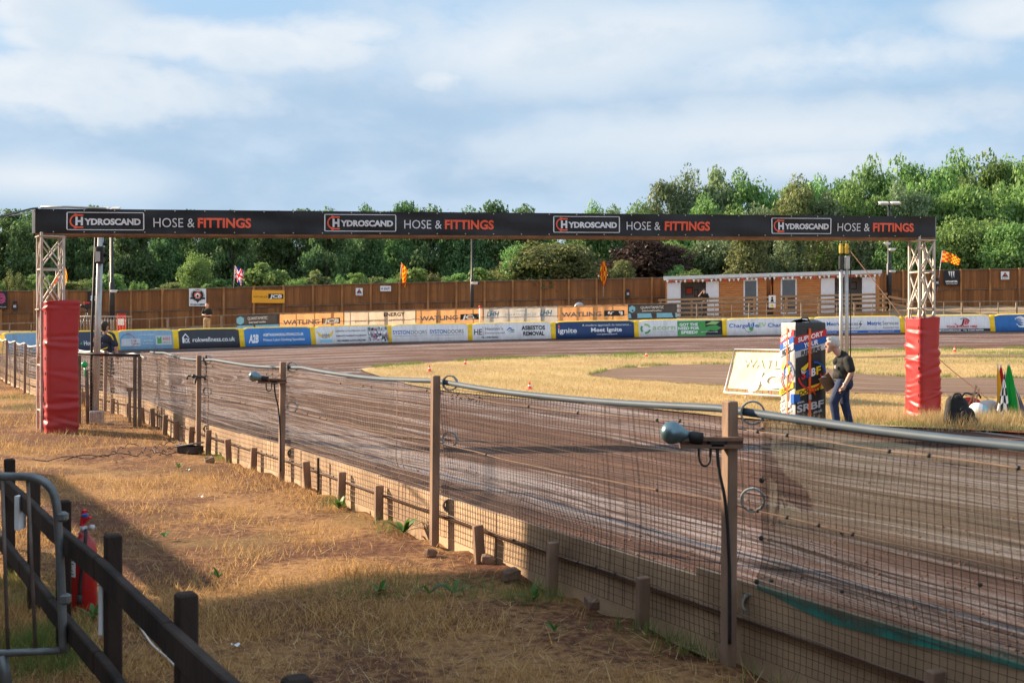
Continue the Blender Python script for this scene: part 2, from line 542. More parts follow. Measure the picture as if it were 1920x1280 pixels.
def track_mat(name, dark, mid, pale, wet, near):
    m = bpy.data.materials.new(name); m.use_nodes = True
    t = m.node_tree; g = NT(t); b = t.nodes['Principled BSDF']
    uv = g.n('ShaderNodeTexCoord').outputs['UV']
    pos = g.n('ShaderNodeNewGeometry').outputs['Position']
    wob = g.noise(g.mapping(uv, (0.09, 0.25, 1)), 1.0, 3, 0.5)
    vs = g.n('ShaderNodeVectorMath'); vs.operation = 'ADD'
    cmb = g.n('ShaderNodeCombineXYZ'); t.links.new(g.math('MULTIPLY', g.math('SUBTRACT', wob, 0.5), 1.6), cmb.inputs[1])
    t.links.new(uv, vs.inputs[0]); t.links.new(cmb.outputs[0], vs.inputs[1])
    u2 = vs.outputs[0]
    s1 = g.noise(g.mapping(u2, (0.05, 1.5, 1)), 1.0, 3, 0.55)          # broad lanes
    s2 = g.noise(g.mapping(u2, (0.16, 6.0, 1), (3, 7, 0)), 1.0, 5, 0.65)   # ruts
    s3 = g.noise(g.mapping(u2, (1.3, 16.0, 1), (9, 2, 0)), 1.0, 4, 0.7)
    f1 = g.noise(pos, 26, 5, 0.75)
    f2 = g.noise(pos, 90, 3, 0.7)
    patch = g.noise(pos, 0.35, 4, 0.55)
    s4 = g.noise(g.mapping(u2, (0.22, 11.0, 1), (5, 1, 0)), 1.0, 4, 0.65)
    c = g.mix(g.smooth(g.math('ADD', g.math('MULTIPLY', s2, 0.45), g.math('ADD', g.math('MULTIPLY', s4, 0.35), g.math('MULTIPLY', s3, 0.2))), 0.42, 0.58), dark + (1,), mid + (1,))
    c = g.mix(g.math('MULTIPLY', g.smooth(f1, 0.38, 0.66), 0.45), c, tuple(x * 0.62 for x in mid) + (1,))
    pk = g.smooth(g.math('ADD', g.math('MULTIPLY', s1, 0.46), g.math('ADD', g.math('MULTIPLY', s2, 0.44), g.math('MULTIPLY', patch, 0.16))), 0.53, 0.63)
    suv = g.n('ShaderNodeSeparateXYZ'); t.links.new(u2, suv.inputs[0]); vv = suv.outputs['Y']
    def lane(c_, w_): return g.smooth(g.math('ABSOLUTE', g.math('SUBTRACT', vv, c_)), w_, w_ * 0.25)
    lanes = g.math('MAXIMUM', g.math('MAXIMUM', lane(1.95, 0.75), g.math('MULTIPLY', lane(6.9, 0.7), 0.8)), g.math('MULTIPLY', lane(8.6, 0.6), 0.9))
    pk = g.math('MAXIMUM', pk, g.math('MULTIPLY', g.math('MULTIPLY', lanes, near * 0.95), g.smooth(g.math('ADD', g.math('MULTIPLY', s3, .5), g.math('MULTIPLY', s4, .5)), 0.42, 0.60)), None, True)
    pale_glint = g.math('MULTIPLY', pk, g.math('ADD', 0.35, g.math('MULTIPLY', g.smooth(f2, 0.42, 0.62), 0.65)))
    c = g.mix(g.math('MULTIPLY', pale_glint, 0.90), c, pale + (1,))  # paler streaks; on the track they paint in the wet sky glints
    t.links.new(c, b.inputs['Base Color'])
    t.links.new(g.math('SUBTRACT', 0.92, g.math('MULTIPLY', g.math('MULTIPLY', pk, wet), g.math('ADD', 0.5, g.math('MULTIPLY', f1, 0.6)))), b.inputs['Roughness'])
    b.inputs['Specular IOR Level'].default_value = 0.35
    hgt = g.math('ADD', g.math('ADD', g.math('MULTIPLY', s2, 0.9), g.math('MULTIPLY', s4, 0.8)), g.math('ADD', g.math('MULTIPLY', f1, near), g.math('ADD', g.math('MULTIPLY', f2, near * 0.4), g.math('MULTIPLY', s3, 0.5))))
    bp = g.n('ShaderNodeBump'); bp.inputs['Strength'].default_value = 1.0; bp.inputs['Distance'].default_value = 0.085
    t.links.new(hgt, bp.inputs['Height']); t.links.new(bp.outputs[0], b.inputs['Normal'])
    return m


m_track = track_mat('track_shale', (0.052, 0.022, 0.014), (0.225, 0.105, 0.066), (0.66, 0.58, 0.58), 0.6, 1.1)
m_path = track_mat('infield_dirt', (0.17, 0.105, 0.075), (0.28, 0.18, 0.125), (0.36, 0.26, 0.19), 0.1, 0.5)


# ------------------------------------------------------------------ ground sheets
def sheet(rows, uvs=None, smooth=True):
    nr, nc = len(rows), len(rows[0])
    mb = MB().grid(rows, 0, smooth)
    return mb


def set_uv(me, uvflat):
    l = me.uv_layers.new(name='UVMap')
    idx = np.empty(len(me.loops), dtype=np.int32); me.loops.foreach_get('vertex_index', idx)
    l.data.foreach_set('uv', np.asarray(uvflat, dtype=np.float32)[idx].ravel())


def bumpy(X, Y, a=0.03):
    return a * (math.sin(X * 1.7 + Y * 0.9) * 0.5 + math.sin(X * 0.8 - Y * 1.3 + 1) * 0.5 + 0.6 * math.sin(X * 3.1 + 2.2 * Y))


def ground_z(X, Y):
    return H(X, Y) + bumpy(X, Y, 0.018) * (1 if Y < 25 else 0.4)

xs = [-700, -300, -120, -60] + [-40 + i * 1.0 for i in range(23)] + [-17.5 + 0.35 * i for i in range(66)] + [6 + i * 2.0 for i in range(20)] + [60, 120, 300, 700]
ys = [-300, -120, -60, -30, -15] + [-8 + 0.5 * i for i in range(90)] + [38 + 2 * i for i in range(13)] + [66, 75]


def gz0(X, Y):
    """under the track and the infield the base sheet lies lower"""
    z = ground_z(X, Y)
    # signed distance to the fence line: positive on the track side
    best = 1e9; sd = 0
    for (a, b) in zip(FENCE, FENCE[1:]):
        ax, ay = a; bx, by = b
        dx, dy = bx - ax, by - ay
        L2 = dx * dx + dy * dy
        t = max(0, min(1, ((X - ax) * dx + (Y - ay) * dy) / L2))
        px, py = ax + t * dx, ay + t * dy
        d = math.hypot(X - px, Y - py)
        if d < best:
            best = d; sd = ((X - px) * dy - (Y - py) * dx) / math.sqrt(L2)
    return z - (0.10 if sd > 0.12 else 0.0)


rows = [[Vector((x, y, gz0(x, y))) for x in xs] for y in ys]
ground = struct(sheet(rows), 'ground', m_ground)

# track: outer line = fence then air fence, inner line = edge of the grass
near_in = [Vector((26, -6, 0)), Vector((17, 6, 0))] + [gp(*p) for p in [(2050, 826), (1920, 815), (1700, 803), (1500, 793), (1391, 788), (1183, 765), (1100, 757), (933, 746), (850, 738), (767, 723), (683, 698)]]
far_in = [gp(*p) for p in [(676, 693), (720, 687), (800, 682), (900, 675), (1000, 670.5), (1200, 664), (1400, 660), (1700, 656), (1920, 654), (2150, 652)]]
near_out = [Vector((x, y, 0)) for x, y in [(8.5, -8)] + FENCE[:9]]
bend_out = [Vector((x, y, 0)) for x, y in FENCE[8:]] + [AF[0].copy(), AF[1].copy(), AF[2].copy(), AF[3].copy()]
far_out = [a.copy() for a in AF[3:]]
N1, N2, N3 = 90, 40, 60
tip = [near_in[-1].lerp(far_in[0], i / (N2 - 1)) for i in range(N2)]
outer = resample(near_out, N1) + resample(bend_out, N2)[1:] + resample(far_out, N3)[1:]
inner = smoothline(near_in, N1, 2) + tip[1:] + smoothline(far_in, N3, 2)[1:]
NV = 34
rows = []; uvs = []
u = 0.0
for i, (o, n) in enumerate(zip(outer, inner)):
    if i:
        u += ((outer[i] - outer[i - 1]).length + (inner[i] - inner[i - 1]).length) / 2
    row = []
    for j in range(NV):
        t = (j / (NV - 1)) ** 1.35
        p = o.lerp(n, t)
        w = (n - o).length
        lip = 0.20 * math.exp(-(t * w / 0.9) ** 2) if i < N1 + 12 else 0.12 * math.exp(-(t * w / 1.2) ** 2)
        z = H(p.x, p.y) + 0.012 + lip
        row.append(Vector((p.x, p.y, z)))
        uvs.append((u, t * w))
    rows.append(row)
tr = sheet(rows)
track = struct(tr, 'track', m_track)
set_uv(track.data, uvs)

# infield
NC = 70
a_ = resample(list(reversed(near_in)), NC); b_ = resample(far_in + [Vector((40, 47, 0))], NC)
rows = []
for r in range(36):
    rows.append([Vector((p.x, p.y, 0)) for p in (a.lerp(b, r / 35) for a, b in zip(a_, b_))])
for r_ in rows:
    for p in r_:
        p.z = H(p.x, p.y) + 0.02 + 0.02 * abs(math.sin(p.x * 1.3 + p.y * 0.7))
infield = struct(sheet(rows), 'infield', m_infield)

# dirt road on the infield
up = [(1104, 706), (1150, 694), (1250, 687), (1400, 684), (1480, 686), (1540, 692), (1600, 703), (1700, 710), (1920, 712), (2100, 712)]
dn = [(1106, 707), (1150, 712), (1250, 719), (1380, 727), (1480, 738), (1540, 740), (1600, 741), (1700, 743), (1920, 750), (2100, 755)]
ua = resample([gp(*p) for p in up], 60); da = resample([gp(*p) for p in dn], 60)
rows = []; uvs = []
for r in range(10):
    row = []
    for i, (a, b) in enumerate(zip(ua, da)):
        p = a.lerp(b, r / 9)
        jit = 0.35 * math.sin(i * 1.1) * math.sin(i * 0.37 + r) if r in (0, 9) else 0
        row.append(Vector((p.x, p.y + jit, H(p.x, p.y + jit) + 0.052)))
        uvs.append((i * 0.4, r * 0.8))
    rows.append(row)
road = struct(sheet(rows), 'dirt_road', m_path); set_uv(road.data, uvs)
# second thin dirt trail further right
ua = resample([gp(*p) for p in [(1590, 672), (1700, 668), (1920, 666), (2100, 665)]], 30); da = resample([gp(*p) for p in [(1592, 673), (1700, 671), (1920, 671), (2100, 671)]], 30)
rows = [[Vector((p.x, p.y, H(p.x, p.y) + 0.055)) for p in (a.lerp(b, r / 3) for a, b in zip(ua, da))] for r in range(4)]
trail = struct(sheet(rows), 'dirt_trail', m_path); set_uv(trail.data, [(i * .4, r * .5) for r in range(4) for i in range(30)])

# spectator bank: from the air fence up to the timber fence and on under the trees
cols = [a for a in resample(AF, 80)]
rows = []
for k, off in enumerate([0.35, 1.2, 2.2, 3.2, 5, 7, 9, 11, 13.5, 18, 40, 120, 600]):
    row = []
    for i, a in enumerate(cols):
        w = seg_interp(WFT, a.x)
        Y = a.y + off
        z = bank_z(a.x, min(Y, w.y)) if Y < w.y else w.z - 2.4
        xx = a.x if off < 20 else a.x * (1 + (off - 18) / 60)
        if k == 0: z = H(a.x, a.y) - 0.05
        row.append(Vector((xx, Y, z + 0.05 * math.sin(i * 1.7 + k))))
    rows.append(row)
bank = struct(sheet(rows), 'embankment', m_bank)
# the same bank carried round to the left, beyond the far end of the straight
L0 = rows
rows = []
for k in range(len(L0)):
    p = L0[k][0]
    rows.append([Vector((p.x - 90 - 3 * k, p.y - 30, p.z)), Vector((p.x - 30 - k, p.y - 14, p.z)), Vector((p.x - 8, p.y - 4.5, p.z)), p.copy()])
struct(sheet(rows), 'embankment_side', m_bank)
rows = []
for k in range(len(L0)):
    p = L0[k][-1]
    rows.append([p.copy(), Vector((p.x + 12, p.y - 1.5, p.z)), Vector((p.x + 120 + 4 * k, p.y - 20, p.z))])
struct(sheet(rows), 'embankment_end', m_bank)

# paved strip at the foot of the foreground rail
m_brick = M('paving_brick', (0.30, 0.17, 0.12), 0.85, 0.3, 9, 0.4, 30)
mb = MB()
for i in range(14):
    for j in range(4):
        x = -3.9 + i * 0.215 + (0.1 if j % 2 else 0); y = 3.2 + j * 0.108 + i * 0.0
        mb.box((0, 0, 0), (0.2, 0.095, 0.05), None, 0, 0.008)
        c = Vector((-3.55, 7.0, 0.0)) + Vector((0.49, -0.87, 0)) * (i * 0.215 + (0.1 if j % 2 else 0)) + Vector((-0.87, -0.49, 0)) * (j * 0.108 + 0.12)
        n = 24
        for q in range(len(mb.v) - n - 0, len(mb.v)):
            pass
        vs = mb.v[-32:]
        mb.v[-32:] = [tuple(c + Vector((0.49, -0.87, 0)) * v[0] + Vector((0.87, 0.49, 0)) * v[1] + Vector((0, 0, v[2] + H(c.x, c.y) + 0.012))) for v in vs]
path = struct(mb, 'path', m_brick)

# ------------------------------------------------------------------ grass, as stuff
def tri_stuff(name, V, T, mat, mi=None, mats=None):
    me = bpy.data.meshes.new(name)
    nv, nt = len(V), len(T)
    me.vertices.add(nv); me.vertices.foreach_set('co', np.asarray(V, dtype=np.float32).ravel())
    me.loops.add(nt * 3); me.loops.foreach_set('vertex_index', np.asarray(T, dtype=np.int32).ravel())
    me.polygons.add(nt)
    me.polygons.foreach_set('loop_start', np.arange(0, nt * 3, 3, dtype=np.int32))
    for m in (mats or [mat]): me.materials.append(m)
    if mi is not None: me.polygons.foreach_set('material_index', np.asarray(mi, dtype=np.int32))
    me.update(calc_edges=True)
    o = bpy.data.objects.new(name, me); C.objects.link(o); o['kind'] = 'stuff'
    return o


def blades(P, hmin, hmax, w, lean, rng):
    n = len(P)
    a = rng.uniform(0, 2 * np.pi, n); h = rng.uniform(hmin, hmax, n); ln = rng.uniform(lean[0], lean[1], n); b = rng.uniform(0, 2 * np.pi, n)
    ww = w * rng.uniform(0.6, 1.3, n)
    dx, dy = np.cos(a), np.sin(a)
    V = np.empty((n, 3, 3))
    V[:, 0] = P + np.stack([-dy * ww, dx * ww, np.zeros(n)], 1)
    V[:, 1] = P + np.stack([dy * ww, -dx * ww, np.zeros(n)], 1)
    V[:, 2] = P + np.stack([np.cos(b) * h * ln, np.sin(b) * h * ln, h * np.sqrt(np.maximum(0.02, 1 - np.minimum(ln, .99) ** 2))], 1)
    return V.reshape(-1, 3), np.arange(n * 3).reshape(-1, 3)


def straw_mat(name, c1, c2, c3):
    m = bpy.data.materials.new(name); m.use_nodes = True
    t = m.node_tree; g = NT(t); b = t.nodes['Principled BSDF']
    pos = g.n('ShaderNodeNewGeometry').outputs['Position']
    ri = g.n('ShaderNodeNewGeometry').outputs['Random Per Island']
    c = g.mix(ri, c1 + (1,), c2 + (1,))
    c = g.mix(g.math('MULTIPLY', g.smooth(g.noise(pos, 0.5, 4), 0.5, 0.7), 0.5), c, c3 + (1,))
    t.links.new(c, b.inputs['Base Color']); b.inputs['Roughness'].default_value = 0.75; b.inputs['Specular IOR Level'].default_value = 0.2
    out = t.nodes['Material Output']
    tl = g.n('ShaderNodeBsdfTranslucent'); t.links.new(c, tl.inputs[0])
    mx = g.n('ShaderNodeMixShader'); mx.inputs[0].default_value = 0.35
    t.links.new(b.outputs[0], mx.inputs[1]); t.links.new(tl.outputs[0], mx.inputs[2]); t.links.new(mx.outputs[0], out.inputs[0])
    return m


m_straw = straw_mat('dry_straw', (0.27, 0.14, 0.055), (0.74, 0.49, 0.21), (0.46, 0.29, 0.115))
m_infgrass = straw_mat('infield_grass', (0.40, 0.29, 0.145), (0.64, 0.48, 0.25), (0.40, 0.34, 0.15))
m_weed = M('weed_leaf', (0.10, 0.20, 0.045), 0.5, 0.35, 5, trans=0.35)
m_green = straw_mat('green_grass', (0.10, 0.17, 0.04), (0.20, 0.27, 0.07), (0.26, 0.27, 0.09))


def vnoise(x, y, s, seed):
    """cheap smooth value noise"""
    rg = np.random.default_rng(seed); G = rg.random((64, 64))
    X = (x * s) % 63; Y = (y * s) % 63
    i = X.astype(int); j = Y.astype(int); u = X - i; v = Y - j
    u = u * u * (3 - 2 * u); v = v * v * (3 - 2 * v)
    return (G[i, j] * (1 - u) * (1 - v) + G[i + 1, j] * u * (1 - v) + G[i, j + 1] * (1 - u) * v + G[i + 1, j + 1] * u * v)


def Hn(X, Y):
    k = 0.0205 + 0.00035 * np.clip(X, -40, 45); d = np.minimum(Y, 78) - 18
    return k * 0.5 * (d + np.sqrt(d * d + 2))


def fence_sd(X, Y):
    best = np.full(X.shape, 1e9); sd = np.zeros(X.shape)
    for (a, b) in zip(FENCE, FENCE[1:]):
        ax, ay = a; bx, by = b; dx, dy = bx - ax, by - ay; L2 = dx * dx + dy * dy
        t = np.clip(((X - ax) * dx + (Y - ay) * dy) / L2, 0, 1)
        px, py = ax + t * dx, ay + t * dy
        d = np.hypot(X - px, Y - py)
        k = d < best
        best = np.where(k, d, best); sd = np.where(k, ((X - px) * dy - (Y - py) * dx) / math.sqrt(L2), sd)
    return sd


rng = np.random.default_rng(3)
n = 900000
Y = 3.2 * (36 / 3.2) ** rng.random(n)                       # density falls off with distance
X = rng.uniform(-0.47, 0.40, n) * Y
sd = fence_sd(X, Y)
cover = 0.6 * vnoise(X + 50, Y, 0.55, 1) + 0.4 * vnoise(X + 50, Y, 1.9, 2) - 0.26 * np.exp(-((X - 0.3) ** 2 + (Y - 7.0) ** 2) / 4.0) - 0.16 * np.exp(-((X + 4.5) ** 2 + (Y - 14.5) ** 2) / 5.0) - 0.25 * np.exp(-((sd + 0.3) / 0.35) ** 2) * (Y < 11)
keep = (sd < -0.10) & (rng.random(n) < np.clip((cover - 0.32) * 3.2, 0.06, 1.0)) & (rng.random(n) < 0.42)
keep &= ~((X < -2.6) & (Y < 7.4) & (Y > 3) & ((X + 3.55) * 0.87 + (Y - 7.0) * 0.49 < -0.05))
X, Y = X[keep], Y[keep]
Z = Hn(X, Y) + 0.018 * (np.sin(X * 1.7 + Y * 0.9) * 0.5 + np.sin(X * 0.8 - Y * 1.3 + 1) * 0.5 + 0.6 * np.sin(X * 3.1 + 2.2 * Y)) - 0.004
V, T = blades(np.stack([X, Y, Z], 1), 0.025, 0.10, 0.0030, (0.3, 1.0), rng)
# blades further off are coarser tufts
far = np.repeat(np.clip(Y / 9.0, 1, 4), 3)
ctr = V.reshape(-1, 3, 3).mean(1).repeat(3, 0)
clump = np.repeat(0.55 + 1.0 * vnoise(X + 70, Y, 2.7, 12) ** 1.3, 3)
V = ctr + (V - ctr) * (far ** 0.55 * clump)[:, None]
tri_stuff('dry_grass', V, T, m_straw)

n = 520000
Y = 17.0 * (52 / 17.0) ** rng.random(n)
X = rng.uniform(-0.16, 0.50, n) * Y
ni = np.array([(p.x, p.y) for p in smoothline(near_in, 60, 1)]); fi = np.array([(p.x, p.y) for p in smoothline(far_in, 60, 1)])
lo = np.interp(X, ni[::-1, 0], ni[::-1, 1]); hi = np.interp(X, fi[:, 0], fi[:, 1])
keep = (Y > lo + 0.1) & (Y < hi - 0.1) & (X > ni[-1, 0])
U = np.array([(p.x, p.y) for p in [gp(*q) for q in up]]); D = np.array([(p.x, p.y) for p in [gp(*q) for q in dn]])
onroad = (X > U[0, 0]) & (Y < np.interp(X, U[:, 0], U[:, 1]) - 0.05) & (Y > np.interp(X, D[:, 0], D[:, 1]) + 0.1)
keep &= ~onroad
X, Y = X[keep], Y[keep]
gr = vnoise(X + 40, Y, 0.22, 5) * 0.7 + vnoise(X + 40, Y, 0.9, 6) * 0.3
edge = np.exp(-((np.interp(X, fi[:, 0], fi[:, 1]) - Y) / 4.0) ** 2) * 0.16
isg = (gr + edge + 0.1 * rng.standard_normal(len(X))) > 0.72
Z = Hn(X, Y) + 0.02
P = np.stack([X, Y, Z], 1)
V, T = blades(P[~isg], 0.03, 0.10, 0.006, (0.2, 0.95), rng)
tri_stuff('infield_grass', V, T, m_infgrass)
V, T = blades(P[isg], 0.04, 0.13, 0.006, (0.1, 0.8), rng)
tri_stuff('green_infield_grass', V, T, m_green)
# the ragged green rim of the far grass edge and of the road edges
eX = rng.uniform(-5, 24, 16000); eY = np.interp(eX, fi[:, 0], fi[:, 1]) - np.abs(rng.normal(0, 0.6, 16000)) + 0.1
eX2 = rng.uniform(U[0, 0], 20, 9000); eY2 = np.interp(eX2, U[:, 0], U[:, 1]) + np.abs(rng.normal(0, 0.35, 9000)) - 0.05
eX = np.concatenate([eX, eX2]); eY = np.concatenate([eY, eY2])
cl = vnoise(eX + 60, eY, 1.1, 9)
k = cl > 0.55
eX, eY = eX[k], eY[k]
V, T = blades(np.stack([eX, eY, Hn(eX, eY) + 0.02], 1), 0.04, 0.17, 0.009, (0.1, 0.8), rng)
tri_stuff('grass_rim', V, T, m_green)

# clods of shale thrown up in the ruts of the near straight
n = 11000
Y = 4.5 * (30 / 4.5) ** rng.random(n); X = rng.uniform(-0.5, 0.45, n) * Y
sd = fence_sd(X, Y)
lane = 0.5 + 0.5 * np.sin(sd * 7.3 + 0.6 * np.sin(X * 0.35 + Y * 0.2)) * np.sin(sd * 2.1 + 1)
keep = (sd > 0.15) & (sd < 11.5) & (rng.random(n) < lane ** 2.2 + 0.05 + 0.35 * np.exp(-((sd - .9) / 0.3) ** 2))
X, Y, sd = X[keep], Y[keep], sd[keep]
Z = Hn(X, Y) + 0.012 + 0.20 * np.exp(-(sd / 0.9) ** 2)
r = rng.gamma(2.0, 0.0042, len(X)) + 0.003
r = np.minimum(r, 0.020)
O6 = np.array([[1, 0, 0], [0, 1, 0], [-1, 0, 0], [0, -1, 0], [0, 0, 0.8], [0, 0, -0.6]], float)
V = np.stack([X, Y, Z], 1)[:, None, :] + O6[None] * r[:, None, None] * rng.uniform(0.6, 1.4, (len(X), 6, 3))
F8 = np.array([[0, 1, 4], [1, 2, 4], [2, 3, 4], [3, 0, 4], [1, 0, 5], [2, 1, 5], [3, 2, 5], [0, 3, 5]])
T = (F8[None] + (np.arange(len(X)) * 6)[:, None, None]).reshape(-1, 3)
m_clod = M('shale_clod', (0.17, 0.085, 0.055), 0.9, 0.4, 30, 0.4, 90)
tri_stuff('shale_clods', V.reshape(-1, 3), T, m_clod)
# ------------------------------------------------------------------ painted colours
def paint(name, rgb, rough=0.55, **k): return M(name, lin(*rgb), rough, k.pop('var', 0.06), k.pop('scale', 3), **k)

p_white = paint('print_white', (238, 238, 238), 0.5)
p_black = paint('print_black', (22, 22, 24), 0.5)
p_red = paint('print_red', (205, 40, 45), 0.5)
p_orange = paint('print_orange', (238, 92, 60), 0.5)
p_navy = paint('print_navy', (28, 42, 75), 0.5)
p_blue = paint('print_blue', (28, 90, 170), 0.5)
p_green = paint('print_green', (70, 150, 75), 0.5)
p_lgreen = paint('print_lime', (150, 190, 110), 0.5)
p_teal = paint('print_teal', (0, 120, 165), 0.5)
p_yellow = paint('print_yellow', (240, 200, 40), 0.5)
p_grey = paint('print_grey', (110, 112, 116), 0.5)
p_lgrey = paint('print_pale_grey', (190, 192, 196), 0.5)
p_sky = paint('print_sky_blue', (120, 185, 215), 0.5)
p_pink = paint('print_pink', (190, 80, 130), 0.5)
PAL = [p_white, p_black, p_red, p_orange, p_navy, p_blue, p_green, p_lgreen, p_teal, p_yellow, p_grey, p_lgrey, p_sky, p_pink]
WH, BK, RD, OR, NV_, BL, GN, LG, TL, YL, GY, LGY, SK, PK = range(14)

m_steel = M('galvanised_steel', (0.42, 0.43, 0.44), 0.45, 0.25, 7, metal=0.6, dirt=(0.22, 0.15, 0.1), dirt_amt=0.5)
m_rustpost = M('dusty_steel', (0.20, 0.16, 0.13), 0.75, 0.3, 5, dirt=(0.25, 0.17, 0.11), dirt_amt=0.7)
m_darksteel = M('dark_steel', (0.035, 0.037, 0.04), 0.45, 0.3, 5, metal=0.3)
m_blackrub = M('black_rubber', (0.018, 0.018, 0.019), 0.6, 0.3, 8)
m_offwhite = M('off_white_paint', (0.62, 0.61, 0.57), 0.5, 0.1, 4)

# ------------------------------------------------------------------ air fence
def cover_mat(name, rgb, k=0.9):
    c = tuple(v * k for v in lin(*rgb))
    return M('cover_' + name, c, 0.42, 0.08, 2.5, bump=0.35, bscale=1.6, dirt=tuple(v * 0.55 + 0.03 for v in c), dirt_amt=0.4, stretch=(3.5, 1, 0.9))

c_white = cover_mat('white', (236, 236, 238)); c_blue = cover_mat('blue', (60, 130, 200)); c_lblue = cover_mat('pale_blue', (135, 175, 205))
c_navy = cover_mat('navy', (30, 62, 112)); c_char = cover_mat('charcoal', (52, 56, 66)); c_dnavy = cover_mat('slate', (58, 68, 92)); c_royal = cover_mat('royal', (40, 110, 180))
m_yel = M('yellow_vinyl', lin(238, 196, 20), 0.4, 0.12, 4, bump=0.3, bscale=6, dirt=(0.3, 0.2, 0.08), dirt_amt=0.35)
m_skirt = M('black_skirt', (0.022, 0.022, 0.025), 0.6, 0.3, 5, bump=0.4, bscale=9, dirt=(0.10, 0.06, 0.045), dirt_amt=0.6)
m_kickdirt = M('muddy_board', (0.16, 0.10, 0.075), 0.9, 0.3, 4, bump=0.4, bscale=14)

FRB, FRT = (-0.36, 0.17), (-0.15, 1.00)       # foot and head of the sloping front face (y, z)


def panel(i, cov, label, art):
    a, b = AF[i], AF[i + 1]
    L = (b - a).length
    mid = (a + b) / 2
    za, zb = H(a.x, a.y), H(b.x, b.y)
    base = Vector((mid.x, mid.y, (za + zb) / 2))
    ang = math.atan2(b.y - a.y, b.x - a.x)
    t = thing('air_fence_panel', label, 'crash barrier', base, ang, 'inflatable panels of the air fence round the bend')
    sl = (zb - za) / L
    prof = [(-0.33, 0.14), FRB, (-0.255, 0.585), FRT, (-0.125, 1.045), (-0.09, 1.075), (-0.03, 1.10), (0.06, 1.10), (0.15, 1.06), (0.22, 0.95), (0.24, 0.5), (0.24, 0.12)]
    x0, x1 = -L / 2 + 0.13, L / 2 - 0.13
    nx = 18
    def row(pr, x):
        puff = 0.025 * math.sin(math.pi * (x - x0) / (x1 - x0)) ** 0.5 if x0 < x < x1 else 0
        e = 0.06 * (1 - min(1, min(x - x0, x1 - x) / 0.12)) if x0 <= x <= x1 else 0
        return [Vector((x, y - (0 if y > 0 else puff * 0), z - e * (1 if z > .9 else 0) + puff * (1 if z > 1.0 else 0) + sl * x)) for y, z in pr]
    xs_ = [x0 + (x1 - x0) * k / nx for k in range(nx + 1)]
    c = MB(); cols_ = [row(prof[:5], x) for x in xs_]
    c.grid([[cc[r] for cc in cols_] for r in range(5)][::-1])
    cov_o = c.build('cover', cov, t)
    c = MB(); cols_ = [row(prof[4:], x) for x in xs_]
    c.grid([[cc[r] for cc in cols_] for r in range(len(prof) - 4)][::-1])
    for q in (0, -1):
        c.add(row(prof, xs_[q]), [tuple(range(len(prof)))])
    c.build('top_strip', m_yel, t)
    s = MB(); s.box((0, -0.13, 0.07), (L - 0.02, 0.40, 0.15), None); s.box((0, -0.30, 0.02), (L - 0.05, 0.06, 0.16))
    so = s.build('skirt', m_skirt, t)
    # yellow joint at the right-hand end
    j = MB(); pr = [(y - 0.03 if y < 0 else y + 0.01, z + (0.0 if z < .9 else -0.03)) for y, z in prof]
    xr = [L / 2 - 0.14, L / 2 - 0.1, L / 2 + 0.10, L / 2 + 0.14]
    cols_ = [[Vector((x, y + (0.03 if q in (0, 3) and y < 0 else 0), z + sl * x)) for y, z in pr] for q, x in enumerate(xr)]
    j.grid([[cc[r] for cc in cols_] for r in range(len(pr))][::-1])
    j.build('joint_strip', m_yel, t)
    # artwork: x in photo-measured shares of the panel (0 left, 1 right), y 0 foot .. 1 head of the front face
    Hf = math.hypot(FRT[0] - FRB[0], FRT[1] - FRB[1])
    d = Vector((0, FRT[0] - FRB[0], FRT[1] - FRB[1])) / Hf
    nrm = Vector((0, -d.z, d.y))
    def fn(x, y):
        return Vector((x, FRB[0], FRB[1] + sl * x)) + d * y + nrm * 0.012
    fl = Flat(fn, nrm, 0.0008)
    class A:
        U = lambda s, q: x0 + (x1 - x0) * q
        def text(s, st, q, v, h, w=None, **k): fl.text(st, s.U(q), v * Hf, h * Hf, None if w is None else w * (x1 - x0), **k)
        def rect(s, q0, v0, q1, v1, mi): fl.rect(s.U(q0), v0 * Hf, s.U(q1), v1 * Hf, mi, 4)
        def poly(s, P, mi): fl.poly([(s.U(a), b * Hf) for a, b in P], mi)
        def disc(s, q, v, r, mi): fl.disc(s.U(q), v * Hf, r * Hf, mi)
        def arc(s, q, v, r, w, a0, a1, mi, sy=1.0): fl.arc(s.U(q), v * Hf, r * Hf, w * Hf, a0, a1, mi, 16, sy)
    A_ = A()
    if art: art(A_)
    if fl.mb.v:
        fl.build('print', PAL, cov_o)
    return t


def a_homes(s):
    s.text('Homes', .42, .32, .26, .24, bold=.01, mi=WH)
    for q in (.66, .90):
        s.poly([(q, .62), (q - .05, .78), (q - .005, .70)], GN); s.poly([(q + .005, .62), (q + .055, .80), (q + .01, .70)], WH)
    s.poly([(.33, .38), (.38, .5), (.39, .36)], GN)
def a_cira(s):
    s.rect(.04, .2, .39, .62, LGY); s.arc(.17, .5, .4, .03, -60, 110, RD); s.arc(.17, .5, .42, .03, 70, 200, TL)
    s.mi = 0
    s.text('Cira', .22, .44, .12, .1, mi=NV_); s.text('Clowes', .22, .27, .12, .15, mi=NV_)
    s.text('CYTEK PRO SPECIALISTS', .36, .80, .07, .3, mi=WH); s.text('01530 244416', .45, .45, .08, .17, mi=WH); s.text('www.cytekpro.co.uk', .43, .3, .06, .2, mi=WH)
    s.rect(.67, .22, .965, .78, LGY); s.poly([(.70, .28), (.70, .7), (.74, .6), (.78, .72), (.78, .3)], GN)
    s.text('AGILE', .80, .5, .16, .14, bold=.02, mi=RD); s.text('GROUP', .80, .3, .12, .14, mi=GN)
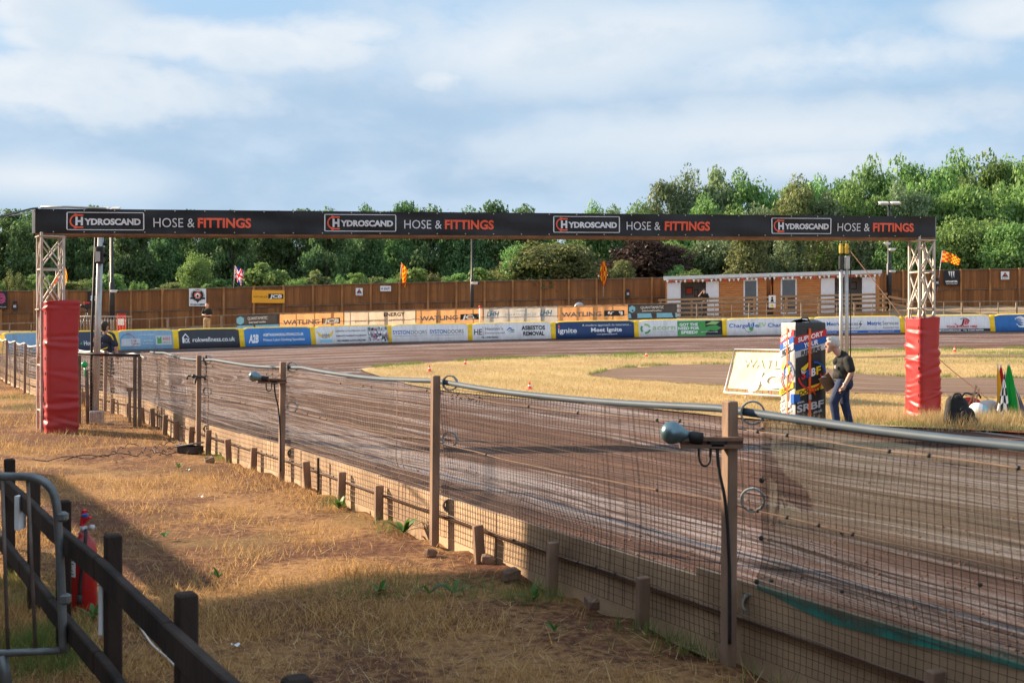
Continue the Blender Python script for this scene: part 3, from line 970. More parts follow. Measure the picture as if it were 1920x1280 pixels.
def a_rok(s):
    s.text('rokwellness.co.uk', .22, .34, .28, .70, bold=.008, mi=WH)
    s.poly([(.055, .3), (.055, .62), (.075, .62), (.075, .3)], WH); s.poly([(.055, .62), (.11, .86), (.165, .62), (.15, .6), (.11, .78), (.07, .6)], WH)
    s.text('ROK', .075, .3, .28, .10, bold=.02, mi=WH)
def a_a2b(s):
    s.text('A2B', .06, .2, .5, .15, bold=.04, shear=.3, mi=WH)
    s.text('A2BTRADINGSOLUTIONS.CO.UK', .28, .58, .16, .61, bold=.035, mi=WH)
    s.text('Private Label Clothing Specialists', .28, .27, .15, .62, bold=.01, mi=WH)
def a_cycle(s):
    for k in range(6):
        s.poly([(.13 - .012 * k, .35 + .06 * k), (.02 + .004 * k, .85 - .05 * k), (.05, .5)], YL); s.poly([(.14 + .012 * k, .35 + .06 * k), (.255 - .004 * k, .88 - .05 * k), (.22, .5)], YL)
    s.rect(.06, .1, .22, .26, SK); s.text('MM', .095, .35, .3, .09, mi=GY)
    s.text('LEICESTER CYCLE SPEEDWAY CLUB', .28, .74, .09, .41, bold=.02, mi=GY); s.text("TUESDAY'S THURSDAY'S & SUNDAY'S", .275, .43, .09, .42, bold=.025, mi=NV_)
    s.text('NEW MEMBERS ALWAYS WELCOME', .29, .12, .10, .39, bold=.025, mi=NV_)
    s.rect(.72, .02, 1.0, .98, LGY)
    rr = random.Random(4)
    for k in range(60):
        q = .72 + .27 * rr.random(); v = .04 + .8 * rr.random(); s.rect(q, v, min(1, q + .012 + .02 * rr.random()), min(.98, v + .06 + .14 * rr.random()), rr.choice([GY, GY, BK, WH, PK]))
def a_syston(s):
    for q in (.02, .50):
        s.text('SYSTON', q, .47, .27, .22, bold=.012, mi=BL); s.text('DOORS', q + .235, .47, .26, .21, mi=GY)
        s.rect(q + .01, .36, q + .45, .375, NV_); s.text('garage doors and gates', q + .30, .22, .05, .15, mi=LGY)
def a_heston(s):
    s.text('HE', .025, .33, .40, .10, bold=.01, mi=BK); s.rect(.135, .25, .14, .88, GY)
    s.text("Heston's", .165, .62, .22, .225, mi=GY); s.text('Environmental', .16, .38, .15, .25, mi=GY)
    s.text('TEL : 07904 960423', .115, .10, .10, .21, bold=.03, mi=BK)
    s.poly([(.43, .58), (.47, .78), (.51, .72), (.49, .68), (.47, .70), (.45, .6)], BL); s.poly([(.44, .46), (.5, .66), (.54, .62), (.52, .56), (.49, .58), (.46, .5)], TL); s.poly([(.45, .36), (.5, .52), (.54, .5), (.52, .46), (.49, .46)], GN)
    s.text('ASBESTOS', .625, .60, .28, .30, bold=.03, mi=BK); s.text('REMOVAL', .645, .22, .28, .27, bold=.03, mi=BK)
def a_ignite(s):
    s.text('ignite', .035, .34, .34, .235, bold=.015, mi=WH); s.disc(.045, .80, .04, OR); s.poly([(.03, .7), (.045, .95), (.06, .7)], OR)
    s.text('INSURANCE BROKERS', .13, .22, .05, .13, mi=SK)
    s.text('A modern approach to insurance...', .34, .76, .15, .62, mi=WH); s.text('Meet Ignite', .45, .38, .27, .39, bold=.025, mi=WH); s.text('www.igniteinsurance.uk', .52, .17, .10, .26, mi=WH)
def a_acorn(s):
    s.rect(.465, .0, 1.0, 1.0, GN)
    for k in range(3): s.arc(.085, .52, .34, .12, 20 + 120 * k, 105 + 120 * k, GN if k else LG)
    s.text('acorn', .17, .44, .34, .27, bold=.005, mi=LG); s.text('RECYCLING & ENVIRONMENTAL', .175, .26, .09, .26, mi=LGY)
    s.text('GOT THE', .49, .66, .19, .22, bold=.035, mi=WH); s.text('NEED FOR', .475, .41, .19, .25, bold=.035, mi=WH); s.text('SPEED?', .505, .14, .19, .20, bold=.035, mi=WH)
    s.rect(.80, .02, 1.0, .98, BK); s.poly([(.74, .3), (.82, .6), (.92, .7), (.99, .5), (.93, .3), (.85, .36), (.80, .2)], GN); s.poly([(.8, .72), (.88, .95), (.97, .9), (.93, .74)], LG); s.text('RECYCLE YOUR SCRAP', .745, .2, .07, .2, mi=WH)
def a_charge(s):
    for q in (.03, .50):
        s.text('Charge', q, .50, .27, .23, bold=.01, mi=BL)
        s.arc(q + .268, .58, .16, .075, 180, 360, TL, 1.2); s.rect(q + .232, .56, q + .25, .80, BL); s.rect(q + .286, .56, q + .304, .80, BL); s.rect(q + .262, .56, q + .274, .72, BL)
        s.disc(q + .268, .40, .13, GN); s.arc(q + .24, .45, .28, .025, 190, 320, GN)
        s.text('e', q + .315, .50, .27, .045, bold=.01, mi=BL); s.text('EV', q + .362, .52, .29, .085, mi=LG)
def a_metric(s):
    s.rect(0, 0, 1, .17, BL); s.text('01530 000000', .30, .05, .07, .2, mi=WH); s.text('metricservices.co.uk', .06, .05, .07, .2, mi=WH); s.text('electrical  mechanical', .62, .05, .07, .3, mi=WH)
    for q in (.03, .50):
        s.arc(q + .04, .58, .26, .015, 0, 360, LGY); s.poly([(q + .055, .85), (q + .02, .56), (q + .042, .58), (q + .02, .30), (q + .062, .64), (q + .04, .62)], BK)
        s.text('Metric', q + .12, .52, .26, .165, bold=.015, mi=BL); s.text('Services', q + .297, .52, .26, .185, mi=GY); s.text('(Leicester) Ltd', q + .30, .29, .13, .18, mi=GY)
def a_jb(s):
    s.rect(.0, .0, 1, .19, BK); s.text('JBTOOLHIRE.CO.UK', .40, .05, .09, .26, bold=.03, mi=WH); s.text('TEL 01530 000000', .68, .05, .09, .24, bold=.02, mi=WH)
    s.text('JB', .66, .50, .34, .10, bold=.04, shear=.3, mi=RD); s.text('J', .655, .50, .34, .05, bold=.03, shear=.3, mi=BK); s.arc(.70, .62, .36, .05, 10, 130, BK, .8); s.arc(.66, .60, .40, .05, 190, 300, RD, .6)
    s.text('TOOL & PLANT HIRE', .49, .26, .15, .36, bold=.035, mi=RD)
def a_globe(s):
    for k in range(7): s.arc(.30, .56, .40 - .02 * k, .035, 60 - 22 * k - 90, 150 - 12 * k, WH, 1.0) if k % 2 == 0 else None
    for k in range(6): s.poly([(.225 + .012 * k, .84 - .1 * k), (.30 + .016 * k, .90 - .1 * k), (.37, .80 - .11 * k), (.30, .85 - .1 * k)], WH)
    s.text('GLOBAL', .45, .35, .3, .4, bold=.03, mi=WH)
def a_plain(s): s.text('SPEEDWAY', .25, .36, .2, .5, bold=.02, mi=NV_)

panel(0, c_lblue, 'pale blue air fence panel at the far left, half behind the red pad', None)
panel(1, c_dnavy, 'slate air fence panel reading Homes with small green leaves', a_homes)
panel(2, c_lblue, 'pale blue air fence panel with two white logo boxes', a_cira)
panel(3, c_char, 'charcoal air fence panel with one white web address in lower case', a_rok)
panel(4, c_blue, 'bright blue air fence panel with white capitals over clothing slogan', a_a2b)
panel(5, c_white, 'white air fence panel with a yellow bird emblem and a photo at its right', a_cycle)
panel(6, c_white, 'white air fence panel repeating the word DOORS twice', a_syston)
panel(7, c_white, 'white air fence panel reading ASBESTOS REMOVAL in black', a_heston)
panel(8, c_navy, 'navy air fence panel with white writing about insurance', a_ignite)
panel(9, c_white, 'air fence panel half white and half green asking about speed', a_acorn)
panel(10, c_white, 'white air fence panel with two blue and green EV charging logos', a_charge)
panel(11, c_white, 'white air fence panel with a blue foot stripe and lightning marks', a_metric)
panel(12, c_white, 'white air fence panel with red plant hire lettering and a black foot stripe', a_jb)
panel(13, c_royal, 'royal blue air fence panel with a white striped globe', a_globe)
panel(14, c_white, 'white air fence panel at the right edge beyond the blue globe panel', a_plain)

# ------------------------------------------------------------------ spectator railing with its banners
def along(P, step):
    L = [0.0]
    for a, b in zip(P, P[1:]): L.append(L[-1] + (b - a).length)
    return resample(P, int(L[-1] / step) + 1)

rp = along([p for p in RLT], 1.02)
rp = [p for p in rp if -40 < 960 + p.x / p.y * F < 2000]
rail_root = thing('spectator_railing', 'long low steel railing on the bank behind the air fence', 'railing', (rp[0].x, rp[0].y, rp[0].z - 1.1))
for k, p in enumerate(rp):
    b = MB(); th = k % 3 == 0
    b.bar(p + Vector((0, 0, -1.25)), p + Vector((0, 0, 0.0 if not th else 0.02)), 0.10 if th else 0.045, bev=0.005)
    b.build('post', m_rustpost, rail_root, True)
b = MB(); b.tube(rp, 0.028, 6); b.build('top_rail', m_rustpost, rail_root, True)
b = MB(); b.tube([p + Vector((0, 0, -0.52)) for p in rp], 0.02, 6); b.build('middle_rail', m_rustpost, rail_root, True)


def rail_banner(px0, px1, mat, label, art, h=1.0, drop=0.02):
    a = seg_interp(RLT, 0); 
    def at(px):
        for p, q in zip(RLT, RLT[1:]):
            x0 = 960 + p.x / p.y * F; x1 = 960 + q.x / q.y * F
            if x0 <= px <= x1:
                t = (px - x0) / (x1 - x0); 
                Y = 1 / ((1 - t) / p.y + t / q.y); tt = (Y - p.y) / (q.y - p.y) if abs(q.y - p.y) > 1e-6 else t
                return p.lerp(q, tt)
        return RLT[-1]
    A, B = at(px0), at(px1)
    A = A + Vector((0, -0.07, -drop)); B = B + Vector((0, -0.07, -drop))
    L = math.hypot(B.x - A.x, B.y - A.y); sl = (B.z - A.z) / L
    t = thing('railing_banner', label, 'banner', (A.x, A.y, A.z - h), math.atan2(B.y - A.y, B.x - A.x), 'banners tied along the spectator railing')
    def wav(x, z): return 0.018 * math.sin(x * 5.1 + px0) * (0.3 + (h - z) / h) + 0.012 * math.sin(x * 11 + z * 3)
    rows = [[Vector((L * i / 40, wav(L * i / 40, h * j / 6), h * j / 6 + sl * L * i / 40 - 0.012 * abs(math.sin(i * .55)) * (j == 6))) for i in range(41)] for j in range(7)]
    cl = MB().grid(rows).build('cloth', mat, t)
    fl = Flat(lambda x, y: Vector((x, wav(x, y) - 0.012, y + sl * x)))
    if art:
        art(fl, L, h); fl.build('print', PAL, cl)
    e = MB()
    for i in range(8):
        x = L * (i + .5) / 8; e.tube([(x, wav(x, h) - .01, h + sl * x - 0.03), (x, 0.06, h + sl * x + 0.02)], 0.008, 5)
    e.build('tie', m_blackrub, t)
    return t


def cloth_mat(name, rgb, tr=0.4): return M('cloth_' + name, tuple(v * 0.9 for v in lin(*rgb)), 0.7, 0.08, 2, trans=tr, bump=0.2, bscale=3, dirt=tuple(v * .6 for v in lin(*rgb)), dirt_amt=0.35)
k_peach = cloth_mat('peach', (238, 178, 122)); k_cream = cloth_mat('cream', (232, 210, 186)); k_pale = cloth_mat('pale', (215, 208, 200)); k_dark = cloth_mat('dark', (78, 74, 74), .15)
def b_watling(f, L, h):
    f.text('WATLING', L * .05, h * .37, h * .27, L * .57, bold=.03, mi=GY)
    f.rect(L * .66, h * .35, L * .95, h * .68, BK)
    f.fn_ = f.fn; old = f.fn; f.fn = lambda x, y: old(x, y) + Vector((0, -0.006, 0))
    f.text('JCB', L * .68, h * .40, h * .23, L * .25, bold=.04, shear=.15, mi=WH); f.fn = old
def b_energy(f, L, h):
    f.text('ENERGY', L * .55, h * .68, h * .22, L * .30, bold=.03, mi=BK); f.text('power generation specialist', L * .15, h * .40, h * .17, L * .70, mi=GY)
def b_lhh(f, L, h):
    for q in (.04, .76): f.text('LHH', L * q, h * .50, h * .30, L * .17, bold=.03, shear=.25, mi=TL); f.rect(L * q, h * .42, L * (q + .16), h * .45, BL)
    f.text('Leicester', L * .42, h * .74, h * .14, L * .17, mi=SK); f.text('Hose & Hydraulics Ltd', L * .29, h * .52, h * .16, L * .42, mi=SK); f.text('0116 2605776', L * .42, h * .36, h * .11, L * .18, mi=LGY)
def b_quant(f, L, h):
    f.rect(0, h * .12, L, h * .42, SK); f.poly([(L * .075 + .26 * h * math.cos(R(30 + 60 * k)) * .9, h * .70 + .24 * h * math.sin(R(30 + 60 * k))) for k in range(6)], SK)
    f.text('QUANTAMATIC', L * .25, h * .72, h * .17, L * .48, mi=WH); f.text('Quality Assured Turned Parts', L * .28, h * .54, h * .10, L * .40, bold=.02, mi=WH)
rail_banner(445, 523, k_dark, 'left of the two dark grey banners with a pale hexagon on the railing', b_quant)
rail_banner(525, 644, k_peach, 'leftmost of the three peach banners tied along the railing', b_watling)
rail_banner(646, 779, k_cream, 'cream banner reading ENERGY between two peach banners', b_energy)
rail_banner(781, 905, k_peach, 'middle one of the three peach banners tied along the railing', b_watling)
rail_banner(907, 1045, k_pale, 'pale banner with blue slanted initials at both of its ends', b_lhh)
rail_banner(1046, 1177, k_peach, 'rightmost of the three peach banners tied along the railing', b_watling)
rail_banner(1178, 1269, k_dark, 'right of the two dark grey banners with a pale hexagon on the railing', b_quant, 0.9)

# ------------------------------------------------------------------ timber fence
m_board = bpy.data.materials.new('fence_board'); m_board.use_nodes = True
def _board():
    t = m_board.node_tree; g = NT(t); b = t.nodes['Principled BSDF']
    ge = g.n('ShaderNodeNewGeometry'); ri = ge.outputs['Random Per Island']; pos = ge.outputs['Position']
    oi = g.n('ShaderNodeObjectInfo').outputs['Random']
    gr = g.noise(g.mapping(pos, (14, 14, 0.7)), 1.0, 5, 0.65); pa = g.noise(g.mapping(pos, (0.25, 0.25, 0.9)), 1.0, 4, 0.6)
    c = g.mix(ri, (0.20, 0.080, 0.028, 1), (0.34, 0.140, 0.048, 1))
    c = g.mix(g.math('MULTIPLY', g.smooth(gr, 0.4, 0.75), 0.6), c, (0.085, 0.038, 0.018, 1))
    c = g.mix(g.math('MULTIPLY', g.smooth(pa, 0.42, 0.68), 0.5), c, (0.13, 0.066, 0.036, 1))
    c = g.mix(g.math('MULTIPLY', oi, 0.25), c, (0.33, 0.15, 0.055, 1))
    t.links.new(c, b.inputs['Base Color']); b.inputs['Roughness'].default_value = 0.75; b.inputs['Specular IOR Level'].default_value = 0.25
_board()
m_post = M('fence_post_wood', (0.36, 0.165, 0.06), 0.8, 0.3, 3, stretch=(1, 1, 0.3), dirt=(0.08, 0.05, 0.03), dirt_amt=0.5)
m_cap = M('weathered_cap', (0.19, 0.14, 0.10), 0.85, 0.3, 3)
wp = [p for p in along(WFT, 1.86) if -60 < 960 + p.x / p.y * F < 2010]
fence_root = thing('timber_fence', 'tall brown board fence along the top of the bank', 'fence', (wp[0].x, wp[0].y, wp[0].z - 2.4))
rr = random.Random(11)
for a, b in zip(wp, wp[1:]):
    mb = MB(); d = (b - a); n = 13
    ex = Vector((d.x, d.y, 0)).normalized(); ey = Vector((-ex.y, ex.x, 0))
    for (zt, zb) in ((-0.05, -1.28), (-1.36, -2.5)):
        for i in range(n):
            c = a.lerp(b, (i + .5) / n)
            mb.box(c + ey * (0.012 * rr.random()) + Vector((0, 0, (zt + zb) / 2 + rr.uniform(-.008, .008))), (d.length / n - 0.006, 0.022, zt - zb), (ex, ey, Vector((0, 0, 1))))
    mb.box(a.lerp(b, .5) + ey * 0.045 + Vector((0, 0, -1.27)), (d.length - .004, 0.02, 2.46), (ex, ey, Vector((0, 0, 1))))
    mb.build('board_panel', m_board, fence_root, True)
    mb = MB()
    mb.bar(a + Vector((0, 0, -1.32)) - ey * 0.03, b + Vector((0, 0, -1.32)) - ey * 0.03, 0.07, 0.05)
    mb.bar(a + Vector((0, 0, -0.02)) - ey * 0.02, b + Vector((0, 0, -0.02)) - ey * 0.02, 0.12, 0.06)
    mb.build('rail', m_cap, fence_root, True)
for p in wp:
    MB().box(p + Vector((0, -0.09, -1.22)), (0.13, 0.11, 2.5), None, 0, 0.01).build('post', m_post, fence_root, True)


def fence_at(px):
    for p, q in zip(WFT, WFT[1:]):
        x0 = 960 + p.x / p.y * F; x1 = 960 + q.x / q.y * F
        if x0 <= px <= x1:
            t = (px - x0) / (x1 - x0); Y = 1 / ((1 - t) / p.y + t / q.y)
            tt = (Y - p.y) / (q.y - p.y) if abs(q.y - p.y) > 1e-6 else t
            r = p.lerp(q, tt); return r, math.atan2(q.y - p.y, q.x - p.x)


def fence_sign(px0, py0, px1, py1, mat, label, art, cat='sign', name='sign'):
    c, ang = fence_at((px0 + px1) / 2)
    y = c.y - 0.19
    w = (px1 - px0) * y / F; h = (py1 - py0) * y / F
    base = pt((px0 + px1) / 2, py1, y)
    t = thing(name, label, cat, base, ang)
    bd = MB().box((0, 0, h / 2), (w, 0.03, h), None, 0, 0.004).build('board', mat, t)
    fl = Flat(lambda x, yy: Vector((x * w - w / 2, -0.021 - 0.0, yy * h)))
    if art: art(fl, w, h); fl.build('print', PAL, bd)
    return t

class up1:
    """draw the next shapes a little further out"""
    def __init__(s, f, d=0.006): s.f = f; s.d = d
    def __enter__(s): s.o = s.f.fn; o = s.o; d = s.d; s.f.fn = lambda x, y: o(x, y) + Vector((0, -d, 0))
    def __exit__(s, *a): s.f.fn = s.o

def TX(f, w, h, st, x, y, hh, ww, **k):   # text in shares of the board (hh share of height)
    vs, fs = txt(st, k.get('bold', 0), k.get('shear', 0)); x0 = min(v[0] for v in vs); x1 = max(v[0] for v in vs)
    f.put([(x + (v[0] - x0) / (x1 - x0) * ww, y + v[1] / .73 * hh) for v in vs], fs, k.get('mi', 0))
def s_tri(f, w, h):
    f.poly([(.5, .92), (.1, .32), (.9, .32)], BK)
    with up1(f): f.poly([(.5, .78), (.3, .40), (.46, .62), (.6, .40), (.56, .52), (.72, .38)], OR)
    TX(f, w, h, 'ARROW', .1, .1, .12, .8, bold=.03, mi=GY)
def s_round(f, w, h):
    f.disc(.5, .62, .40, BK, 20, .36)
    with up1(f):
        f.arc(.5, .62, .36, .02, 0, 360, WH, 20); f.disc(.5, .62, .2, WH, 16, .18)
        f.rect(.06, .40, .94, .50, BK); f.poly([(.2, .5), (.5, .2), (.8, .5)], BK)
    with up1(f, .012):
        f.arc(.5, .62, .19, .06, 0, 360, OR, 16); f.disc(.5, .58, .07, BK); TX(f, w, h, 'WIRES', .3, .84, .08, .4, bold=.03, mi=WH); TX(f, w, h, 'GARAGE', .36, .43, .05, .28, mi=WH)
    TX(f, w, h, '01162 518999', .08, .05, .10, .84, bold=.04, mi=BK)
def s_yellow(f, w, h):
    TX(f, w, h, 'WATLING JCB', .04, .42, .14, .43, mi=BK); f.rect(.50, .34, .96, .72, BK)
    with up1(f): TX(f, w, h, 'JCB', .54, .41, .26, .38, bold=.04, shear=.12, mi=WH)
def s_exit(f, w, h):
    TX(f, w, h, 'EXIT', .38, .28, .42, .52, bold=.03, mi=NV_); f.rect(.12, .46, .3, .56, NV_); f.poly([(.08, .51), (.19, .28), (.19, .74)], NV_)
def s_claw(f, w, h):
    for k, (x, l) in enumerate(((.30, .34), (.44, .48), (.58, .44))):
        f.poly([(x, .94), (x + .10, .94), (x + .085, .94 - l * .6), (x + .095, .94 - l), (x + .03, .94 - l * .55)], WH); f.poly([(x - .03, .94), (x + .13, .94), (x + .10, .90), (x, .90)], WH)
    TX(f, w, h, 'MONSTER', .12, .20, .12, .78, bold=.05, mi=WH); TX(f, w, h, 'www.trkfuel.com', .15, .08, .07, .72, bold=.02, mi=WH)
def s_eight(f, w, h):
    TX(f, w, h, '8', .2, .34, .42, .34, bold=.02, mi=WH); TX(f, w, h, '2', .6, .34, .42, .28, bold=.02, mi=WH)
def s_pink(f, w, h):
    for k in range(3): f.arc(.55, .6, .3 - .08 * k, .05, 0, 360, PK, 16, 1.0); f.rect(.5, .4 + .12 * k, .85, .44 + .12 * k, PK)
    TX(f, w, h, 'speedclub.com', .05, .08, .08, .85, mi=WH)
s_black = paint('sign_black', (24, 26, 32), .45); s_white = paint('sign_white', (225, 228, 232), .45); s_yel = paint('sign_yellow', (238, 168, 40), .45)
fence_sign(-10, 546, 13, 579, s_black, 'black sign with a pink emblem at the left end of the board fence', s_pink)
fence_sign(165, 546, 191, 574, s_black, 'black sign with a white figure 8 on the fence behind the pole', s_eight)
fence_sign(355, 541, 386, 574, s_white, 'white square sign with a round black emblem and a phone number', s_round)
fence_sign(473, 544, 533, 568, s_yel, 'wide orange yellow sign on the board fence', s_yellow)
fence_sign(667, 540, 680, 554, s_white, 'small white sign with a black triangle left of the EXIT sign', s_tri)
fence_sign(713, 536, 733, 546, s_white, 'small white EXIT sign with an arrow on the board fence', s_exit)
fence_sign(1770, 507, 1798, 535, s_black, 'black sign with three white claw marks on the fence', s_claw)
fence_sign(1877, 509, 1892, 524, s_white, 'small white sign with a black triangle at the right end of the fence', s_tri)

def fence_box(px, py, label):
    c, ang = fence_at(px); y = c.y - 0.22; b = pt(px, py, y)
    t = thing('fence_unit', label, 'control box', b, ang)
    MB().box((0, 0, .22), (.30, .16, .42), None, 0, .02).box((0, -.02, .5), (.24, .14, .14), None, 0, .03).build('case', m_darksteel, t)
    f = MB(); f.box((0, -.09, .25), (.16, .012, .14)); f.build('face_plate', p_lgrey, t)
    f = MB(); f.box((.05, -.095, .38), (.1, .02, .05)); f.build('lamp', p_red, t)
fence_box(28, 582, 'dark control box on the fence at the left beside the pink emblem sign')
fence_box(1177, 558, 'dark control box on the fence left of the white cabin')
fence_box(1757, 537, 'dark control box on the fence left of the claw sign')

# ------------------------------------------------------------------ flags
def flag_obj(root, fn, mats, name='flag_cloth', nu=24, nv=16, colour=None):
    rows = [[fn(i / nu, j / nv) for i in range(nu + 1)] for j in range(nv + 1)]
    mb = MB().grid(rows)
    k = 0
    for j in range(nv):
        for i in range(nu):
            mb.m[k] = colour((i + .5) / nu, (j + .5) / nv); k += 1
    return mb.build(name, mats, root)

f_red = M('flag_red', lin(230, 45, 25), .7, .05, 3, trans=.45); f_yel = M('flag_yellow', lin(245, 190, 40), .7, .05, 3, trans=.45)
f_blue = M('flag_blue', lin(25, 35, 120), .7, .05, 3, trans=.4); f_whi = M('flag_white', lin(238, 238, 240), .7, .05, 3, trans=.4); f_crim = M('flag_crimson', lin(215, 25, 45), .7, .05, 3, trans=.4)
m_pole = M('pale_pole', (0.55, 0.54, 0.5), .5, .1, 4)
def checker(n, m): return lambda u, v: (int(u * n) + int(v * m)) % 2
def union_jack(u, v):
    x, y = u - .5, (v - .5) * .6
    if abs(x) < .05 or abs(y) < .05: return 2
    if abs(x) < .085 or abs(y) < .085: return 1
    d = min(abs(x * .6 - y), abs(x * .6 + y)) / math.hypot(1, .6)
    if d < .022: return 2
    if d < .058: return 1
    return 0
def fence_flag(px, pyb, pyt, lean, label, kind, shape, group):
    c, ang = fence_at(px); y = c.y - 0.12
    b = pt(px, pyb, y); top = pt(px + lean, pyt, y)
    t = thing('flag', label, 'flag', b, 0, group)
    MB().tube([(0, 0, 0), top - b], 0.022, 6).build('pole', m_pole, t)
    T = top - b; s = y / F
    fn = lambda u, v: shape(u, v, T, s)
    if kind == 'union': flag_obj(t, fn, [f_blue, f_whi, f_crim], colour=union_jack, nu=40, nv=28)
    else: flag_obj(t, fn, [f_red, f_yel], colour=checker(8, 5), nu=24, nv=15)
    return t
# shapes: u away from the pole, v from the foot to the head; s metres per photo pixel
def sh_droop(ux, drop, hh):
    return lambda u, v, T, s: Vector((T.x * (0.55 + .4 * v) + u * ux * s * (0.55 + .45 * v) + 1.2 * s * math.sin(u * 7 + v * 4), -0.05 - 0.25 * math.sin(u * 6 + v * 2) * u, T.z - (1 - v) * hh * s - u * drop * s * (1.0 - .25 * v) + 0.6 * s * math.sin(u * 9)))
G_ = 'checked flags along the fence'
fence_flag(438, 540, 498, 3, 'union flag on a pole above the left half of the fence', 'union', sh_droop(21, 16, 22), 'flags along the fence')
fence_flag(749, 535, 492, 4, 'red and yellow checked flag right of the EXIT sign', 'chk', sh_droop(13, 22, 26), 'flags along the fence')
fence_flag(1131, 556, 490, 0, 'red and yellow checked flag hanging straight down left of the purple tree', 'chk', lambda u, v, T, s: Vector((math.sin(u * 9) * 1.5 * s + (u - .5) * 13 * s * math.sin(math.pi * min(1, (1 - v) * .9 + .08)), -0.06 - .12 * math.cos(u * 8), T.z - (1 - v) * 46 * s)), 'flags along the fence')
fence_flag(1757, 546, 470, 10, 'red and yellow checked flag flying outward above the claw sign', 'chk', lambda u, v, T, s: Vector((T.x + u * 36 * s - 3 * s * (1 - v), -.1 - .3 * math.sin(u * 5), T.z - 1 * s - (1 - v) * 20 * s - u * (14 - 8 * (1 - v)) * s)), 'flags along the fence')
fence_flag(103, 548, 508, 2, 'orange checked flag seen through the left gantry tower, lower one', 'chk', lambda u, v, T, s: Vector((T.x - u * 12 * s + 10 * s * v, -.1 - .2 * math.sin(u * 5), T.z - 2 * s - (1 - v) * 24 * s - u * 8 * s)), 'flags along the fence')
fence_flag(118, 548, 500, 1, 'orange checked flag right of the left gantry tower, hanging upright', 'chk', lambda u, v, T, s: Vector((T.x + u * 6 * s * math.sin(2.6 * (1 - v) + .3), -.1 - .2 * math.sin(u * 5), T.z - (1 - v) * 38 * s)), 'flags along the fence')

# ------------------------------------------------------------------ cabin on its deck
m_clad = bpy.data.materials.new('cabin_cladding'); m_clad.use_nodes = True
def _clad():
    t = m_clad.node_tree; g = NT(t); b = t.nodes['Principled BSDF']
    pos = g.n('ShaderNodeTexCoord').outputs['Object']
    sp = g.n('ShaderNodeSeparateXYZ'); t.links.new(pos, sp.inputs[0])
    saw = g.math('FRACT', g.math('DIVIDE', sp.outputs['Z'], 0.14))
    n = g.noise(g.mapping(pos, (1.2, 1, 7)), 1.5, 4)
    c = g.mix(g.smooth(n, .35, .65), (0.50, 0.19, 0.055, 1), (0.60, 0.25, 0.08, 1))
    c = g.mix(g.smooth(saw, 0.86, 0.93), c, (0.10, 0.04, 0.015, 1))
    t.links.new(c, b.inputs['Base Color']); b.inputs['Roughness'].default_value = .6
    bp = g.n('ShaderNodeBump'); bp.inputs['Distance'].default_value = .02; t.links.new(saw, bp.inputs['Height']); t.links.new(bp.outputs[0], b.inputs['Normal'])
_clad()
m_glass = M('dark_glass', (0.05, 0.055, 0.06), 0.08, 0.3, 1.2, spec=0.8)
m_door = M('white_door', (0.74, 0.76, 0.80), 0.45, 0.04, 3)
m_inside = M('cabin_inside', (0.30, 0.30, 0.31), 0.8, 0.08, 2)
m_roof = M('roof_fascia', (0.62, 0.66, 0.68), 0.4, 0.08, 2, dirt=(0.4, .4, .38), dirt_amt=.4)
m_deck = M('deck_timber', (0.33, 0.20, 0.105), 0.8, 0.25, 3, stretch=(.4, 1, 2))
CA, CB = pt(1246, 519, 77.0), pt(1650, 507, 75.0)
CL = math.hypot(CB.x - CA.x, CB.y - CA.y); CANG = math.atan2(CB.y - CA.y, CB.x - CA.x); CSL = (CB.z - CA.z) / CL
cab = thing('cabin', 'long white roofed timber cabin on the bank in front of the trees', 'cabin', (CA.x, CA.y, CA.z - 2.6), CANG)
def cu(px): return CL * (px - 1246) / (1650 - 1246)
def cbox(x0, x1, y0, y1, z0, z1, mb, mi=0):
    pts_ = [Vector((x, y, z + CSL * x)) for z in (z0, z1) for y in (y0, y1) for x in (x0, x1)]
    return mb.add(pts_, [(0, 2, 3, 1), (4, 5, 7, 6), (0, 1, 5, 4), (2, 6, 7, 3), (0, 4, 6, 2), (1, 3, 7, 5)], mi)
w = MB()
for a, b in ((1350, 1396.5), (1423.5, 1440), (1453, 1466.5), (1496.5, 1541), (1642, 1649)): cbox(cu(a), cu(b), 0, .1, 0, 2.42, w)
cbox(cu(1248), cu(1251), 0, .1, 0, 2.42, w)
for a, b in ((1396.5, 1423.5), (1466.5, 1496.5)): cbox(cu(a), cu(b), 0.002, .098, 2.28, 2.42, w)
for a, b in ((1251, 1350), (1541, 1642)): cbox(cu(a), cu(b), 0.003, .097, 2.22, 2.42, w)
cbox(cu(1248), cu(1440), 2.2, 2.3, 0, 2.42, w); cbox(cu(1453), cu(1649), 2.2, 2.3, 0, 2.42, w)
cbox(cu(1248), cu(1248) + .1, .1, 2.2, 0, 2.42, w); cbox(cu(1440) - .1, cu(1440), .1, 2.2, 0, 2.42, w); cbox(cu(1453), cu(1453) + .1, .1, 2.2, 0, 2.42, w); cbox(cu(1649) - .1, cu(1649), .1, 2.2, 0, 2.42, w)
w.build('wall', m_clad, cab)
f = MB(); cbox(cu(1248) + .11, cu(1440) - .11, .1, 2.19, .0, .06, f); cbox(cu(1453) + .11, cu(1649) - .11, .1, 2.19, .0, .06, f); f.build('floor', m_deck, cab)
for a, b in ((1249.6, 1349), (1542, 1643)): w = MB(); cbox(cu(a), cu(b), 1.7, 1.74, .06, 2.4, w); w.build('inner_wall', m_inside, cab)
for a, b in ((1244, 1445.5), (1446.5, 1652)):
    r_ = MB(); cbox(cu(a), cu(b), -.35, 2.5, 2.43, 2.62, r_); cbox(cu(a) + .01, cu(b) - .01, -.36, -.351, 2.40, 2.60, r_); r_.build('roof', m_roof, cab)
